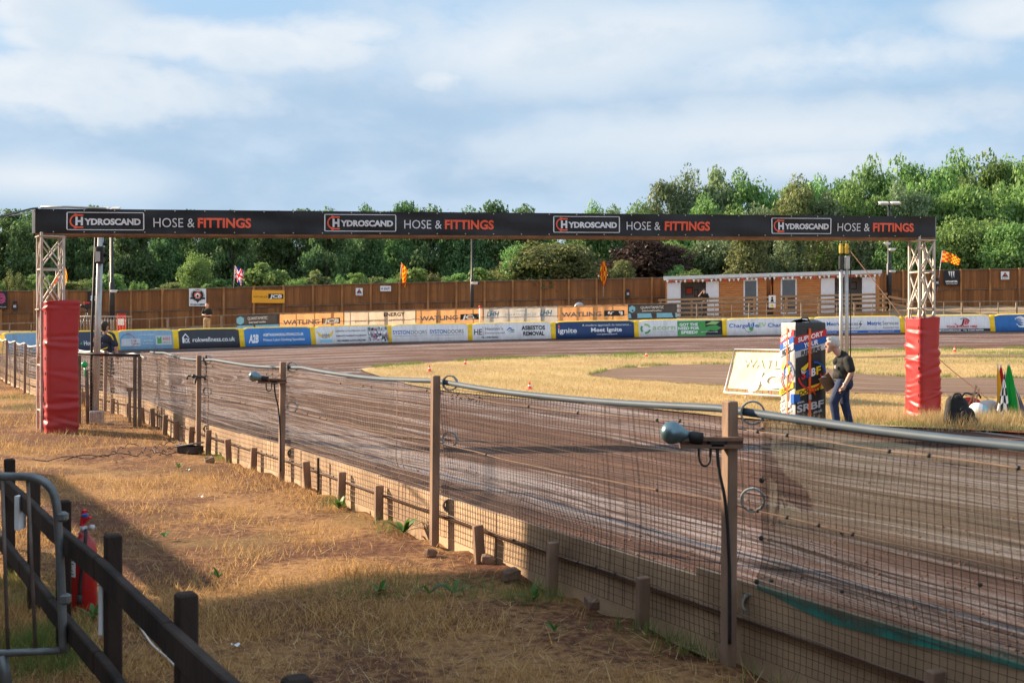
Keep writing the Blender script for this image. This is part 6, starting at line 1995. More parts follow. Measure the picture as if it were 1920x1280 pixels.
# the stand beside the straight, off to the left: it throws the long shade over the foreground
q0 = Vector((-11.7, 13.4, 0)); dd = Vector((.487, -.873, 0)); nn = Vector((-.873, -.487, 0))
st = thing('grandstand', 'plain spectator stand to the left outside the photo, shading the foreground', 'grandstand', q0)
m_stand = M('stand_cladding', (.25, .27, .26), .7, .1, 2)
MB().box(q0 + dd * 15.4 + nn * 3.2 + Vector((0, 0, 2.6)), (26, 6.0, 5.7), (dd, nn, Vector((0, 0, 1)))).build('wall', m_stand, st, True)
prof = [(-.10, 6.38), (-.10, 5.62), (.10, 5.52), (.63, 5.12), (1.39, 4.72), (2.0, 4.40), (2.6, 4.2), (26, 4.2), (26, 6.38)]  # unseen fascia, its lower edge shaped to give the shade its outline
fa = MB(); NP_ = len(prof)
fa.add([q0 + dd * x + nn * o + Vector((0, 0, z)) for o in (-.10, .17) for x, z in prof], [tuple(range(NP_)), tuple(range(2 * NP_ - 1, NP_ - 1, -1))] + [(a_, a_ + NP_, (a_ + 1) % NP_ + NP_, (a_ + 1) % NP_) for a_ in range(NP_)])
fa.build('shade_fascia', m_roof, st, True)
MB().bar(Vector((-13.75, 17.55, 4.02)), Vector((-10.35, 11.5, 4.02)), .19, .2).build('canopy_beam', m_rail, st, True)
MB().bar(Vector((-13.65, 17.35, -.2)), Vector((-13.65, 17.35, 3.9)), .12).build('canopy_post', m_rail, st, True)
# ------------------------------------------------------------------ people
m_skin = M('skin', (0.50, 0.29, 0.21), 0.5, 0.10, 14, spec=.35)
m_hair = M('grey_hair', (0.52, 0.51, 0.49), 0.7, 0.25, 60, .5, 90)
m_dhair = M('dark_hair', (0.035, 0.025, 0.02), 0.7, 0.25, 60)
m_bshirt = M('black_polo', (0.012, 0.013, 0.012), 0.8, 0.25, 8, 0.35, 22)
m_jeans = M('blue_jeans', (0.020, 0.035, 0.085), 0.8, 0.3, 10, 0.35, 30)
m_shoe = M('dark_shoe', (0.03, 0.026, 0.024), 0.6, 0.2, 8)
m_khaki = M('khaki_trousers', (0.33, 0.24, 0.15), .8, .15, 8)
m_shorts = M('grey_shorts', (0.055, 0.058, 0.065), .8, .15, 8)

base = gp(1576, 807); base.z = H(base.x, base.y) + .02
man = thing('person', 'grey haired man in black polo and jeans stooping forward behind the painted pillar', 'person', base)
Cx = Vector((-.135, 0, 1.385))
caps = [('e', Cx + Vector((.012, 0, .015)), (.098, .076, .105)), (Cx + Vector((-.03, 0, -.02)), .070, Cx + Vector((-.052, 0, -.085)), .050), (Cx + Vector((-.09, 0, .0)), .012, Cx + Vector((-.122, 0, -.042)), .015),
        ('e', Cx + Vector((-.065, 0, -.118)), (.032, .034, .026)), ('e', Cx + Vector((-.085, 0, -.078)), (.025, .030, .018)), ('e', Cx + Vector((-.075, 0, .02)), (.035, .06, .018)), ('e', Cx + Vector((.02, -.077, -.02)), (.020, .012, .034)), ('e', Cx + Vector((.02, .077, -.02)), (.020, .012, .034)),
        (Cx + Vector((.035, 0, -.06)), .058, (.035, 0, 1.16), .070)]
el, wr, hd = Vector((.115, -.235, .935)), Vector((.005, -.235, .735)), Vector((-.025, -.232, .675))
caps += [((.085, -.215, 1.05), .048, el, .043), (el, .043, wr, .029), (wr, .029, hd, .034), (hd + Vector((.012, 0, .02)), .034, hd + Vector((-.015, .004, -.008)), .030)]
for k in range(4):
    y = -.024 + .016 * k; l = (.030, .036, .034, .026)[k]
    a = hd + Vector((-.022, y, -.022 + .004 * k)); b_ = a + Vector((-l, 0, -.018)); c_ = b_ + Vector((-.004, .008, -.026)); d_ = c_ + Vector((.018, .008, -.008))
    caps += [(a, .011, b_, .010), (b_, .010, c_, .009), (c_, .009, d_, .008)]
caps += [(hd + Vector((-.005, -.03, .02)), .012, hd + Vector((-.045, -.035, .004)), .011), (hd + Vector((-.045, -.035, .004)), .011, hd + Vector((-.068, -.028, -.006)), .009)]
er, wr2, hr = Vector((.06, .235, .90)), Vector((-.085, .20, .775)), Vector((-.115, .185, .755))
caps += [((.07, .215, 1.05), .048, er, .043), (er, .043, wr2, .029), (wr2, .029, hr, .034)]
for k in range(4):
    a = hr + Vector((-.02, -.02 + .015 * k, -.012)); caps += [(a, .010, a + Vector((-.03, -.01, -.02)), .009), (a + Vector((-.03, -.01, -.02)), .009, a + Vector((-.02, -.03, -.035)), .008)]
caps += [(hr, .012, hr + Vector((-.03, -.03, .03)), .010)]
caps += [(el, .040, (.085, -.215, 1.05), .045), ((.085, -.215, 1.05), .05, (.05, 0, 1.10), .09), ((.07, .215, 1.05), .05, (.05, 0, 1.10), .09)]   # arms join the trunk under the shirt
blob('body', caps, m_skin, man, .008, 2)
hair = [('e', Cx + Vector((.022, 0, .045)), (.104, .084, .092)), ('e', Cx + Vector((.065, 0, -.005)), (.060, .078, .072)), ('e', Cx + Vector((-.05, 0, .088)), (.045, .06, .030))]
blob('hair', hair, m_hair, man, .009, 2)
fc = MB(); fc.ball(Cx + Vector((-.087, -.045, -.006)), (.010, .010, .007), 8, 5); fc.ball(Cx + Vector((-.087, .045, -.006)), (.010, .010, .007), 8, 5); fc.build('eyes', m_dhair, man)
shirt = [('e', (.055, 0, 1.10), (.135, .195, .135)), ('e', (.045, 0, .985), (.155, .195, .175)), ('e', (.025, 0, .875), (.155, .180, .12)), ((.05, 0, 1.20), .075, (.0, 0, 1.225), .070),
         ((.075, -.165, 1.125), .080, (.102, -.222, .985), .074), ((.065, .165, 1.125), .080, (.07, .222, .985), .072), ((.0, 0, 1.19), .06, (-.06, 0, 1.10), .07), ((.12, 0, 1.05), .10, (.12, 0, .88), .09)]
blob('polo_shirt', shirt, m_bshirt, man, .011, 3)
MB().box((-.115, -.105, 1.02), (.012, .03, .055), None, 0, .003).build('badge', p_white, man)
trou = [('e', (.035, 0, .79), (.145, .168, .105)), ((.0, -.085, .76), .105, (-.135, -.09, .455), .078), ((-.135, -.09, .455), .078, (-.085, -.09, .09), .060),
        ((.07, .085, .76), .105, (.09, .09, .44), .078), ((.09, .09, .44), .078, (.175, .09, .10), .060), ((.10, 0, .74), .11, (.08, 0, .80), .12)]
blob('jeans', trou, m_jeans, man, .011, 3)
for (a, b_) in (((-.07, -.09, .045), (-.235, -.09, .030)), ((.185, .09, .05), (.03, .09, .030))):
    blob('shoe', [(a, .048, b_, .034), ((a[0], a[1], .04), .046, ((a[0] + b_[0]) / 2, a[1], .045), .046)], m_shoe, man, .010, 2)
MB().lathe(wr + Vector((0, 0, .012)), [(.034, -.012), (.036, 0), (.034, .012)], 12, 0, (Vector((1, 0, -.5)).normalized(), Vector((0, 1, 0)), Vector((.48, 0, .88)).normalized())).build('wristwatch', m_steel, man)
MB().bar((-.11, -.0, .795), (-.11, -.0, .80), .02).lathe((.035, 0, .808), [(.150, -.015), (.155, 0), (.150, .015)], 20, 0, (Vector((1, 0, 0)), Vector((0, 1.13, 0)), Vector((0, 0, 1)))).build('belt', m_blackrub, man)
cbp = base + hr
cb = thing('clipboard', 'brown clipboard under the arm of the stooping man', 'clipboard', base + Vector((-.14, .12, .70)))
MB().box((-.04, 0, .06), (.21, .012, .25), (Vector((.82, .2, .53)).normalized(), Vector((-.2, .98, 0)), Vector((-.53, 0, .85)).normalized()), 0, .003).build('board', M('brown_board', (.16, .085, .04), .6, .15, 6), cb)
MB().box((-.10, -.012, .15), (.07, .02, .02), None, 0, .004).build('clip', m_steel, cb)
ph = thing('notebook', 'slim black notebook in the hand of the stooping man', 'notebook', base + hd + Vector((-.03, -.0, -.04)))
MB().box((.0, 0, .0), (.17, .05, .014), (Vector((.98, 0, .12)), Vector((0, 1, 0)), Vector((-.12, 0, .98))), 0, .003).build('cover', m_blackrub, ph)


def figure(label, loc, rz, skin_caps, parts):
    t = thing('person', label, 'person', loc, rz)
    blob('body', skin_caps, m_skin, t, .013, 2)
    for nm, cs, mt in parts: blob(nm, cs, mt, t, .014, 2)
    return t


def head(c, fy=-1):
    c = Vector(c)
    return [('e', c, (.078, .095, .115)), (c + Vector((0, fy * .03, -.04)), .06, c + Vector((0, fy * .045, -.085)), .045), (c + Vector((0, fy * .09, -.0)), .012, c + Vector((0, fy * .112, -.03)), .014),
            ('e', c + Vector((.078, 0, -.01)), (.012, .02, .03)), ('e', c + Vector((-.078, 0, -.01)), (.012, .02, .03)), (c + Vector((0, .02, -.07)), .055, c + Vector((0, .03, -.19)), .06)]


def hand(w, d, side=1):
    w = Vector(w); d = Vector(d).normalized(); o = [(w, .028, w + d * .07, .032)]
    s = d.cross(Vector((0, 1, 0)));
    if s.length < .2: s = Vector((1, 0, 0))
    s.normalize()
    for k in range(4): o.append((w + d * .08 + s * (.018 * (k - 1.5)), .010, w + d * (.13 + .012 * (k in (1, 2))) + s * (.02 * (k - 1.5)) + Vector((0, -.015, 0)), .009))
    o.append((w + d * .03, .012, w + d * .07 + s * .045 * side, .010))
    return o

# steward walking on the track behind the gate, seen from the back
b = gp(197, 747); b.z = H(b.x, b.y) + .03
sk = head((0, -.01, 1.57), 1) + [((-.21, 0, 1.30), .05, (-.27, .02, 1.10), .042), ((-.27, .02, 1.10), .042, (-.26, .10, .88), .03), ((.21, 0, 1.30), .05, (.27, .0, 1.10), .042), ((.27, 0, 1.10), .042, (.26, .08, .88), .03),
      ((-.21, 0, 1.30), .06, (.21, 0, 1.30), .06), ((0, 0, 1.3), .1, (0, 0, .9), .12), ((-.09, 0, .9), .09, (-.10, .03, .50), .062), ((-.10, .03, .50), .062, (-.10, -.02, .10), .042), ((.09, 0, .9), .09, (.10, .06, .50), .062), ((.10, .06, .50), .062, (.10, .14, .12), .042)]
sk += hand((-.26, .10, .88), (0, .2, -1)) + hand((.26, .08, .88), (0, .2, -1), -1)
m_kit = M('navy_kit_shirt', (.020, .024, .045), .7, .2, 8); m_kitred = M('red_kit_hem', lin(215, 60, 40), .7, .1, 8)
fig = figure('person in dark shirt with red hem and grey shorts walking behind the mesh gate', b, R(-14), sk, [
    ('hair', [('e', (0, -.02, 1.60), (.084, .10, .10)), ('e', (0, -.045, 1.55), (.07, .06, .09))], m_dhair),
    ('shirt', [('e', (0, 0, 1.28), (.20, .12, .14)), ('e', (0, 0, 1.08), (.17, .125, .22)), ((-.17, 0, 1.36), .075, (-.255, .01, 1.17), .068), ((.17, 0, 1.36), .075, (.255, 0, 1.17), .068)], m_kit),
    ('shirt_hem', [('e', (0, 0, .93), (.178, .135, .115))], m_kitred),
    ('shorts', [('e', (0, 0, .84), (.17, .13, .10)), ((-.09, 0, .82), .105, (-.105, .02, .54), .095), ((.09, 0, .82), .105, (.105, .05, .54), .095)], m_shorts),
    ('sock', [((-.10, .0, .34), .052, (-.10, -.02, .10), .046)], m_skirt), ('sock', [((.10, .10, .34), .052, (.10, .14, .12), .046)], m_skirt),
    ('shoe', [((-.10, -.05, .04), .045, (-.10, .13, .035), .038)], m_shoe), ('shoe', [((.10, .12, .06), .045, (.10, .28, .04), .038)], m_shoe)])
yk = MB(); yk.grid([[Vector((x, -.128 + .5 * x * x, 1.0 + .10 * (.5 + x / .3) + o)) for x in [-.14 + .028 * i for i in range(11)]] for o in (0, .022)]); yk.build('yellow_stripe', p_yellow, fig)
for s in (-1, 1):
    q = MB(); q.tube([(s * .09, -.055, 1.42), (s * .19, -.06, 1.37), (s * .25, -.06, 1.27)], [.012, .02, .012], 7); q.build('shoulder_stripe', p_orange if s < 0 else p_yellow, fig)

# official on the bank left of the grey banner
bp_ = pt(388, 640, 62.6); bp_.z = bank_z(bp_.x, bp_.y)
sk = head((0, 0, 1.60)) + [((-.21, 0, 1.33), .05, (-.25, -.02, 1.12), .042), ((-.25, -.02, 1.12), .042, (-.06, -.2, 1.10), .03), ((.21, 0, 1.33), .05, (.25, .0, 1.10), .042), ((.25, 0, 1.10), .042, (.12, -.2, 1.06), .03), ((-.2, 0, 1.33), .06, (.2, 0, 1.33), .06), ((0, 0, 1.3), .1, (0, 0, .9), .12)]
sk += hand((-.06, -.2, 1.10), (1, -.2, 0)) + hand((.12, -.2, 1.06), (-1, -.2, 0), -1)
figure('bald person in black top and khaki trousers standing on the bank behind the charcoal panel', bp_, R(-12), sk, [
    ('hair', [('e', (0, .035, 1.60), (.083, .075, .10))], m_hair),
    ('shirt', [('e', (0, 0, 1.31), (.20, .12, .14)), ('e', (0, 0, 1.10), (.175, .135, .22)), ((-.17, 0, 1.38), .075, (-.25, -.01, 1.17), .066), ((.17, 0, 1.38), .075, (.25, 0, 1.17), .066)], m_bshirt),
    ('trousers', [('e', (0, 0, .88), (.17, .13, .12)), ((-.09, 0, .86), .105, (-.10, 0, .48), .08), ((-.10, 0, .48), .08, (-.10, .01, .08), .062), ((.09, 0, .86), .105, (.10, 0, .48), .08), ((.10, 0, .48), .08, (.11, .01, .08), .062)], m_khaki),
    ('shoe', [((-.10, .02, .04), .045, (-.11, -.15, .035), .038)], m_shoe), ('shoe', [((.11, .02, .04), .045, (.12, -.15, .035), .038)], m_shoe)])

# person on the cabin deck shading the eyes
dl = Matrix.Rotation(CANG, 3, 'Z') @ Vector((cu(1322), -1.1, -.01 + CSL * cu(1322))) + cab.location
sk = head((0, 0, 1.60)) + [((-.2, 0, 1.36), .05, (-.36, -.10, 1.26), .042), ((-.36, -.10, 1.26), .042, (-.14, -.13, 1.56), .03), ((.2, 0, 1.36), .05, (.27, 0, 1.13), .042), ((.27, 0, 1.13), .042, (.26, -.10, .90), .03), ((-.2, 0, 1.33), .06, (.2, 0, 1.33), .06), ((0, 0, 1.3), .1, (0, 0, .9), .12)]
sk += hand((-.14, -.13, 1.56), (1, 0, .55)) + hand((.26, -.10, .90), (0, -.2, -1), -1)
figure('person in black with a cap raising one hand to the face on the cabin deck', dl, CANG + R(6), sk, [
    ('cap', [('e', (0, .005, 1.66), (.088, .105, .075)), ((0, -.08, 1.645), .03, (0, -.15, 1.635), .022), ((-.05, -.08, 1.64), .02, (.05, -.08, 1.64), .02)], m_bshirt),
    ('shirt', [('e', (0, 0, 1.31), (.20, .12, .14)), ('e', (0, 0, 1.10), (.175, .13, .22)), ((-.16, 0, 1.38), .075, (-.28, -.05, 1.31), .066), ((.17, 0, 1.38), .075, (.25, 0, 1.17), .066)], m_bshirt),
    ('trousers', [('e', (0, 0, .88), (.165, .13, .12)), ((-.09, 0, .86), .1, (-.10, 0, .48), .075), ((-.10, 0, .48), .075, (-.10, .01, .08), .06), ((.09, 0, .86), .1, (.10, 0, .48), .075), ((.10, 0, .48), .075, (.11, .01, .08), .06)], m_shorts),
    ('shoe', [((-.10, .02, .045), .045, (-.11, -.15, .04), .038)], m_shoe), ('shoe', [((.11, .02, .045), .045, (.12, -.15, .04), .038)], m_shoe)])

# ------------------------------------------------------------------ painted pillar and the white framed board
pb = gp(1506, 799); pb.z = H(pb.x, pb.y) + .01
PY = R(10.4); PW, PH = .565, 1.74
pil = thing('foam_pillar', 'square soft pillar with slanted red, blue and white bands and orange straps', 'pillar', pb, PY)
m_pdark = M('pillar_vinyl', (.022, .021, .021), .4, .3, 3, bump=.5, bscale=5, spec=.5)
m_pglare = M('pillar_vinyl_glare', (.42, .42, .42), .45, .35, 5, bump=.6, bscale=6, dirt=(.1, .1, .1), dirt_amt=.7)  # left face: sun glare on the dark vinyl, painted as pale marbling
def prow(z, k=1.0):
    o = []
    hw = PW / 2 * k
    for q in range(4):
        a0 = R(-135 + 90 * q); p0 = Vector((math.cos(a0), math.sin(a0), 0)) * hw * math.sqrt(2); p1 = Vector((math.cos(a0 + R(90)), math.sin(a0 + R(90)), 0)) * hw * math.sqrt(2)
        for i in range(6): 
            u = .035 + .93 * i / 5; o.append(p0.lerp(p1, u) * (1 + .012 * math.sin(z * 9 + i + q)) + Vector((0, 0, z)))
    return o + [o[0]]
levels = [0, .05, .3, .6, .9, 1.2, 1.5, 1.66, PH - .02, PH]
rows = [prow(z, 1.0 if z < PH - .01 else .97) for z in levels]
mb = MB().grid(rows)
k = 0
for j in range(len(rows) - 1):
    for i in range(24):
        mb.m[k] = 1 if i >= 17 and i <= 23 else 0; k += 1
body_ = mb.build('cover', [m_pdark, m_pglare], pil)
tp = MB(); tp.grid([[Vector((x, y, PH - .02 + .05 * math.sin(x * 9) * math.sin(y * 8 + 1) + .03)) for x in [-.27 + .09 * i for i in range(7)]] for y in [-.27 + .09 * i for i in range(7)]]); tp.build('top_flap', m_pdark, pil)
tp = MB(); tp.tube([(-.1, -.05, PH), (-.04, -.05, PH + .08), (.06, -.05, PH + .075), (.1, -.05, PH)], .014, 6); tp.build('handle', m_blackrub, pil)
faces = [lambda x, y: Vector((-PW / 2 + x * PW, -PW / 2 - .010, y)), lambda x, y: Vector((-PW / 2 - .010, PW / 2 - x * PW, y))]
for fi_, fnf in enumerate(faces):
    off = Vector((0, -1, 0)) if fi_ == 0 else Vector((-1, 0, 0))
    fl = Flat(fnf, off, .0005)
    def band(l0, l1, r0, r1, mi):
        for i in range(6):
            a, b_ = i / 6, (i + 1) / 6
            fl.poly([(a, l0 + (r0 - l0) * a), (b_, l0 + (r0 - l0) * b_), (b_, l1 + (r1 - l1) * b_), (a, l1 + (r1 - l1) * a)], mi)
    band(1.375, 1.49, 1.52, 1.63, RD); band(1.255, 1.371, 1.41, 1.516, BL); band(1.14, 1.251, 1.30, 1.406, LGY); band(.49, .60, .66, .77, YL)
    pass
    def ptx(st, x, y, h, w, mi, sk=.145, bold=.03):
        vs, fs = txt(st, bold, 0); x0 = min(v[0] for v in vs); x1 = max(v[0] for v in vs)
        fl.put([(x + (v[0] - x0) / (x1 - x0) * w, y + v[1] / .73 * h + sk * (x - .0 + (v[0] - x0) / (x1 - x0) * w)) for v in vs], fs, mi)
    ptx('SUPPORT', .10, 1.395, .075, .78, WH); ptx('YOUR', .28, 1.275, .08, .45, WH); ptx('RIDERS', .20, 1.155, .08, .62, BK); ptx('DONATE', .14, .51, .07, .68, BK)
    ptx('www.', .06, .375, .045, .24, LGY); ptx('SRBF', .06, .235, .12, .84, LGY, .12, .03); ptx('.co.uk', .56, .16, .05, .3, LGY, .12)
    fl.arc(.50, .86, .42, .06, 190, 325, RD, 18, .58); fl.arc(.62, .88, .36, .05, 5, 95, BL, 14, .6); fl.poly([(.80, .74), (.92, .90), (.96, .88), (.84, .72)], RD); fl.poly([(.92, .74), (.80, .90), (.77, .88), (.88, .72)], RD)
    for k_, (c_, q_) in enumerate((('S', RD), ('R', BL), ('B', WH), ('F', YL))): ptx(c_, .20 + .155 * k_, .76, .13, .14, q_, .17, .04)
    fl.poly([(.17, .97), (.34, 1.04), (.42, 1.08), (.40, 1.0), (.30, .93)], YL); fl.poly([(.18, .96), (.3, .92), (.36, .94), (.3, .88), (.2, .90)], LGY)
    fl.build('print', PAL, body_)
m_strap = M('orange_strap', lin(240, 96, 40), .55, .08, 10)
s_ = MB(); s_.box((-.02, -PW / 2 - .022, PH * .5 - .04), (.040, .008, PH - .12)); s_.build('strap', m_strap, pil)
s_ = MB(); s_.box((-PW / 2 - .022, -.05, PH * .5 - .04), (.008, .045, PH - .12)); s_.build('strap', m_strap, pil)
s_ = MB(); s_.box((-.02, -PW / 2 - .036, .50), (.05, .018, .09), None, 0, .006); s_.build('buckle', m_steel, pil)
s_ = MB()
rg = random.Random(3)
for i in range(6): s_.tube([(-.02, -PW / 2 - .03, .60), (.02 + .03 * rg.random(), -PW / 2 - .05, .60 + .05 * rg.random()), (.03 + .05 * rg.random(), -PW / 2 - .04, .52 + .06 * rg.random())], .007, 5)
s_.build('strap_knot', m_strap, pil)
s_ = MB(); s_.box((-PW / 2 - .012, -PW / 2 + .03, .47), (.03, .14, .16), None, 0, .003); s_.box((-PW / 2 + .04, -PW / 2 - .016, .485), (.11, .012, .13), None, 0, .002); s_.build('blue_tag', p_blue, pil)

q = [pt(1358, 735, 26.2), pt(1510, 746, 23.9), pt(1516, 657, 24.4), pt(1378, 655, 26.7)]
bb = Vector((q[0].x, q[0].y, H(q[0].x, q[0].y)))
m_wframe = M('white_tube', (.72, .70, .70), .4, .06, 5)
m_ycloth = M('yellow_banner', (.86, .78, .56), .6, .12, 2.5, trans=.55, bump=.3, bscale=3, dirt=(.90, .88, .80), dirt_amt=.85)
wb = thing('framed_banner', 'tilted white tube frame holding a sunlit yellow banner behind the pillar', 'banner', bb)
fn = lambda x, y: q[0].lerp(q[1], x).lerp(q[3].lerp(q[2], x), y)
MB().tube([fn(0, 0), fn(1, 0), fn(1, 1), fn(0, 1)], .022, 8, closed=True).build('frame', m_wframe, wb, True)
MB().tube([fn(.56, 0), fn(.56, .11), fn(1.0, .115)], .014, 6).build('brace', m_wframe, wb, True)
for x in (.30, .95): MB().bar(fn(x, 0) + Vector((0, .02, .02)), Vector((fn(x, 0).x, fn(x, 0).y + .25, H(fn(x, 0).x, fn(x, 0).y) - .02)), .035).build('prop', m_wframe, wb, True)
yc = MB().grid([[fn(.035 + .935 * i / 20, .10 + .84 * j / 10) + Vector((0, .02 * math.sin(i * .6 + j), 0)) for i in range(21)] for j in range(11)]).build('cloth', m_ycloth, wb, True)
fl = Flat(lambda x, y: fn(x, y) + Vector((-.035, -.025, 0)), (-.84, -.54, 0))
TX(fl, 1, 1, 'WATLING', .17, .60, .20, .78, bold=.0, mi=0); TX(fl, 1, 1, 'JCB', .32, .18, .33, .6, bold=.05, shear=.1, mi=1)
fl.build('print', [M('faded_grey_print', (.42, .40, .33), .6, .2, 5), M('white_print', (.85, .84, .80), .6, .1, 5)], yc, True)
tie = MB()
for i in range(9):
    for y0, y1 in ((.10, 0), (.94, 1)): tie.tube([fn(.05 + .11 * i, y0), fn(.05 + .11 * i, y1)], .008, 5)
tie.build('ties', p_red, wb, True)

# ------------------------------------------------------------------ cones
m_cone = M('cone_orange', lin(240, 70, 35), .5, .08, 5)
cone_mb = [MB().lathe((0, 0, 0), [(.115, .02), (.105, .035), (.075, .14)], 16), MB().lathe((0, 0, 0), [(.0745, .14), (.052, .22)], 16), MB().lathe((0, 0, 0), [(.0515, .22), (.018, .35), (.010, .352)], 16), MB().box((0, 0, .01), (.27, .27, .02), None, 0, .02)]
for k, (px, py, sc_, lab) in enumerate([(993, 733, .85, 'orange cone on the grass right of the second near fence post, closest of the cones'), (805, 698.5, .9, 'orange cone above the second nearest fence post at the left tip of the infield'), (872, 685, .8, 'orange cone at the far grass edge below the white DOORS panel'), (1212, 670, .85, 'orange cone at the far grass edge below the half green panel'), (1790, 661, .95, 'orange cone on the grass just right of the right red pad')]):
    b = gp(px, py); b.z = H(b.x, b.y) + .03
    t = thing('traffic_cone', lab, 'cone', b, 0, 'orange cones round the infield')
    cone_mb[0].build('lower_cone', m_cone, t); cone_mb[1].build('white_collar', p_white, t); cone_mb[2].build('tip', m_cone, t); cone_mb[3].build('base', m_cone, t)
    t.scale = (sc_ * .68,) * 3

# ------------------------------------------------------------------ kit by the right pad
def at(px, py, dz=0):
    p = gp(px, py); p.z = H(p.x, p.y) + .02 + dz; return p
b = at(1800, 803)
bp = thing('backpack', 'bulky black backpack slumped on the grass right of the right pad', 'bag', b)
m_nylon = M('black_nylon', (.012, .012, .013), .75, .3, 8, .5, 16)
blob('body', [((-.17, 0, .12), .11, (-.13, 0, .42), .10), ((-.05, -.02, .10), .14, (-.05, 0, .46), .09), ((.08, -.02, .10), .13, (.02, -.02, .40), .10), ((.14, -.03, .08), .10, (.20, -.02, .10), .09), ((-.16, .04, .08), .09, (.2, .04, .07), .08), ((-.02, -.12, .30), .05, (.10, -.12, .26), .05)], m_nylon, bp, .016, 2)
blob('front_pocket', [('e', (.07, -.14, .20), (.13, .07, .15))], m_nylon, bp, .015, 2)
MB().tube(smoothline([(-.18, -.10, .46), (-.14, -.12, .56), (-.04, -.12, .57), (.0, -.1, .48)], 12, 1), .014, 6).build('strap', m_blackrub, bp)
b = at(1832, 792)
t = thing('helmet', 'white and blue crash helmet lying behind the black backpack', 'helmet', b)
blob('shell', [('e', (0, 0, .17), (.15, .17, .16)), ('e', (-.04, 0, .12), (.14, .16, .12))], p_white, t, .014, 2); MB().ball((.07, -.03, .16), (.11, .155, .135), 14, 9).build('blue_side', p_sky, t)
b = at(1818, 786)
t = thing('jacket', 'crumpled red jacket on top of the heap behind the backpack', 'jacket', b)
blob('cloth', [('e', (0, 0, .28), (.20, .14, .10)), ('e', (.1, -.02, .20), (.13, .12, .12)), ('e', (-.12, 0, .24), (.10, .12, .09))], M('red_cloth', lin(205, 45, 40), .8, .15, 9, .4, 20), t, .016, 3)
MB().tube(smoothline([(-.15, 0, .36), (-.08, 0, .46), (.05, -.02, .42), (.14, 0, .47), (.2, 0, .36)], 14, 1), .016, 6).build('strap', m_blackrub, t)
b = at(1854, 787)
t = thing('sack', 'pale crumpled sack lying beside the bundle of flags', 'sack', b)
blob('cloth', [('e', (0, 0, .17), (.25, .17, .17)), ('e', (.16, 0, .12), (.16, .15, .13)), ('e', (-.16, 0, .14), (.14, .15, .13))], M('pale_sack', (.58, .56, .55), .6, .2, 4, .5, 9), t, .018, 3)
for k, (x0, y0, x1, y1) in enumerate(((1808, 776, 1832, 724), (1822, 772, 1830, 722), (1824, 774, 1836, 728))):
    p0 = at(x0, 790); y = p0.y; a = pt(x0, y0, y); c_ = pt(x1, y1, y + .3)
    solo(MB().tube([a, c_], .012, 7), 'flag_stick', M('bare_wood', (.38, .22, .12), .7, .2, 8), 'bare wooden flag stick propped in the heap of kit', 'stick', a, 'bare flag sticks by the backpack')
def furled(px_b, py_b, px_t, py_t, wid, mat, label, seed, cols=None, col=None):
    p0 = at(px_b, py_b); y = p0.y
    top = pt(px_t, py_t, y); 
    t = thing('furled_flag', label, 'flag', p0, 0, 'marshal flags standing by the right pad')
    T = top - p0
    MB().tube([(0, 0, 0), T * 1.02], .011, 6).build('stick', m_pole, t)
    rg = random.Random(seed); ph = rg.uniform(0, 6)
    rows = []
    for j in range(15):
        v = j / 14; rad = wid * (.12 + .88 * v ** .8); row = []
        for i in range(33):
            a = 2 * math.pi * i / 32
            r = rad * (1 + .28 * math.sin(3 * a + ph + v * 2) + .14 * math.sin(7 * a + ph * 2))
            c_ = T * (1 - .86 * v)
            row.append(Vector((c_.x + r * math.cos(a), c_.y + .6 * r * math.sin(a), c_.z + .03 * math.sin(4 * a + ph) * v)))
        rows.append(row)
    mb = MB().grid(rows)
    if cols:
        k = 0
        for j in range(14):
            for i in range(32): mb.m[k] = col(i, j); k += 1
    mb.build('cloth', cols or mat, t)
furled(1876, 790, 1871, 684, .055, f_yel, 'yellow furled flag at the left of the flag bundle', 1)
furled(1880, 789, 1877, 686, .085, M('flag_dark_red', lin(200, 30, 45), .7, .1, 4, trans=.3), 'red furled flag between the yellow and the green ones', 2)
furled(1879, 793, 1882, 712, .09, None, 'black and white checked furled flag low in the bundle', 3, [p_black, p_white], lambda i, j: (i // 4 + j // 3) % 2)
furled(1888, 788, 1884, 698, .06, m_nylon, 'black furled flag half hidden behind the red one', 4)
furled(1898, 790, 1891, 684, .125, M('flag_green', lin(0, 165, 60), .7, .08, 4, trans=.3), 'bright green furled flag in front of the bundle', 5)
furled(1912, 784, 1900, 735, .10, M('flag_pale', (.55, .50, .36), .7, .1, 4, trans=.3), 'pale furled flag leaning at the right of the green one', 6)
furled(1924, 790, 1905, 728, .04, M('flag_blue_grey', (.10, .10, .16), .7, .1, 4), 'blue grey furled flag at the right edge of the bundle', 7)
P_ = [at(1772, 783), at(1780, 800), at(1795, 806), at(1830, 810), at(1850, 806), at(1875, 812), at(1900, 815), at(1940, 816)]
solo(MB().tube([p + Vector((0, 0, .02)) for p in smoothline(P_, 50, 2)], .010, 5), 'orange_cord', m_strap, 'orange cord trailing over the grass below the backpack', 'cord', P_[0])

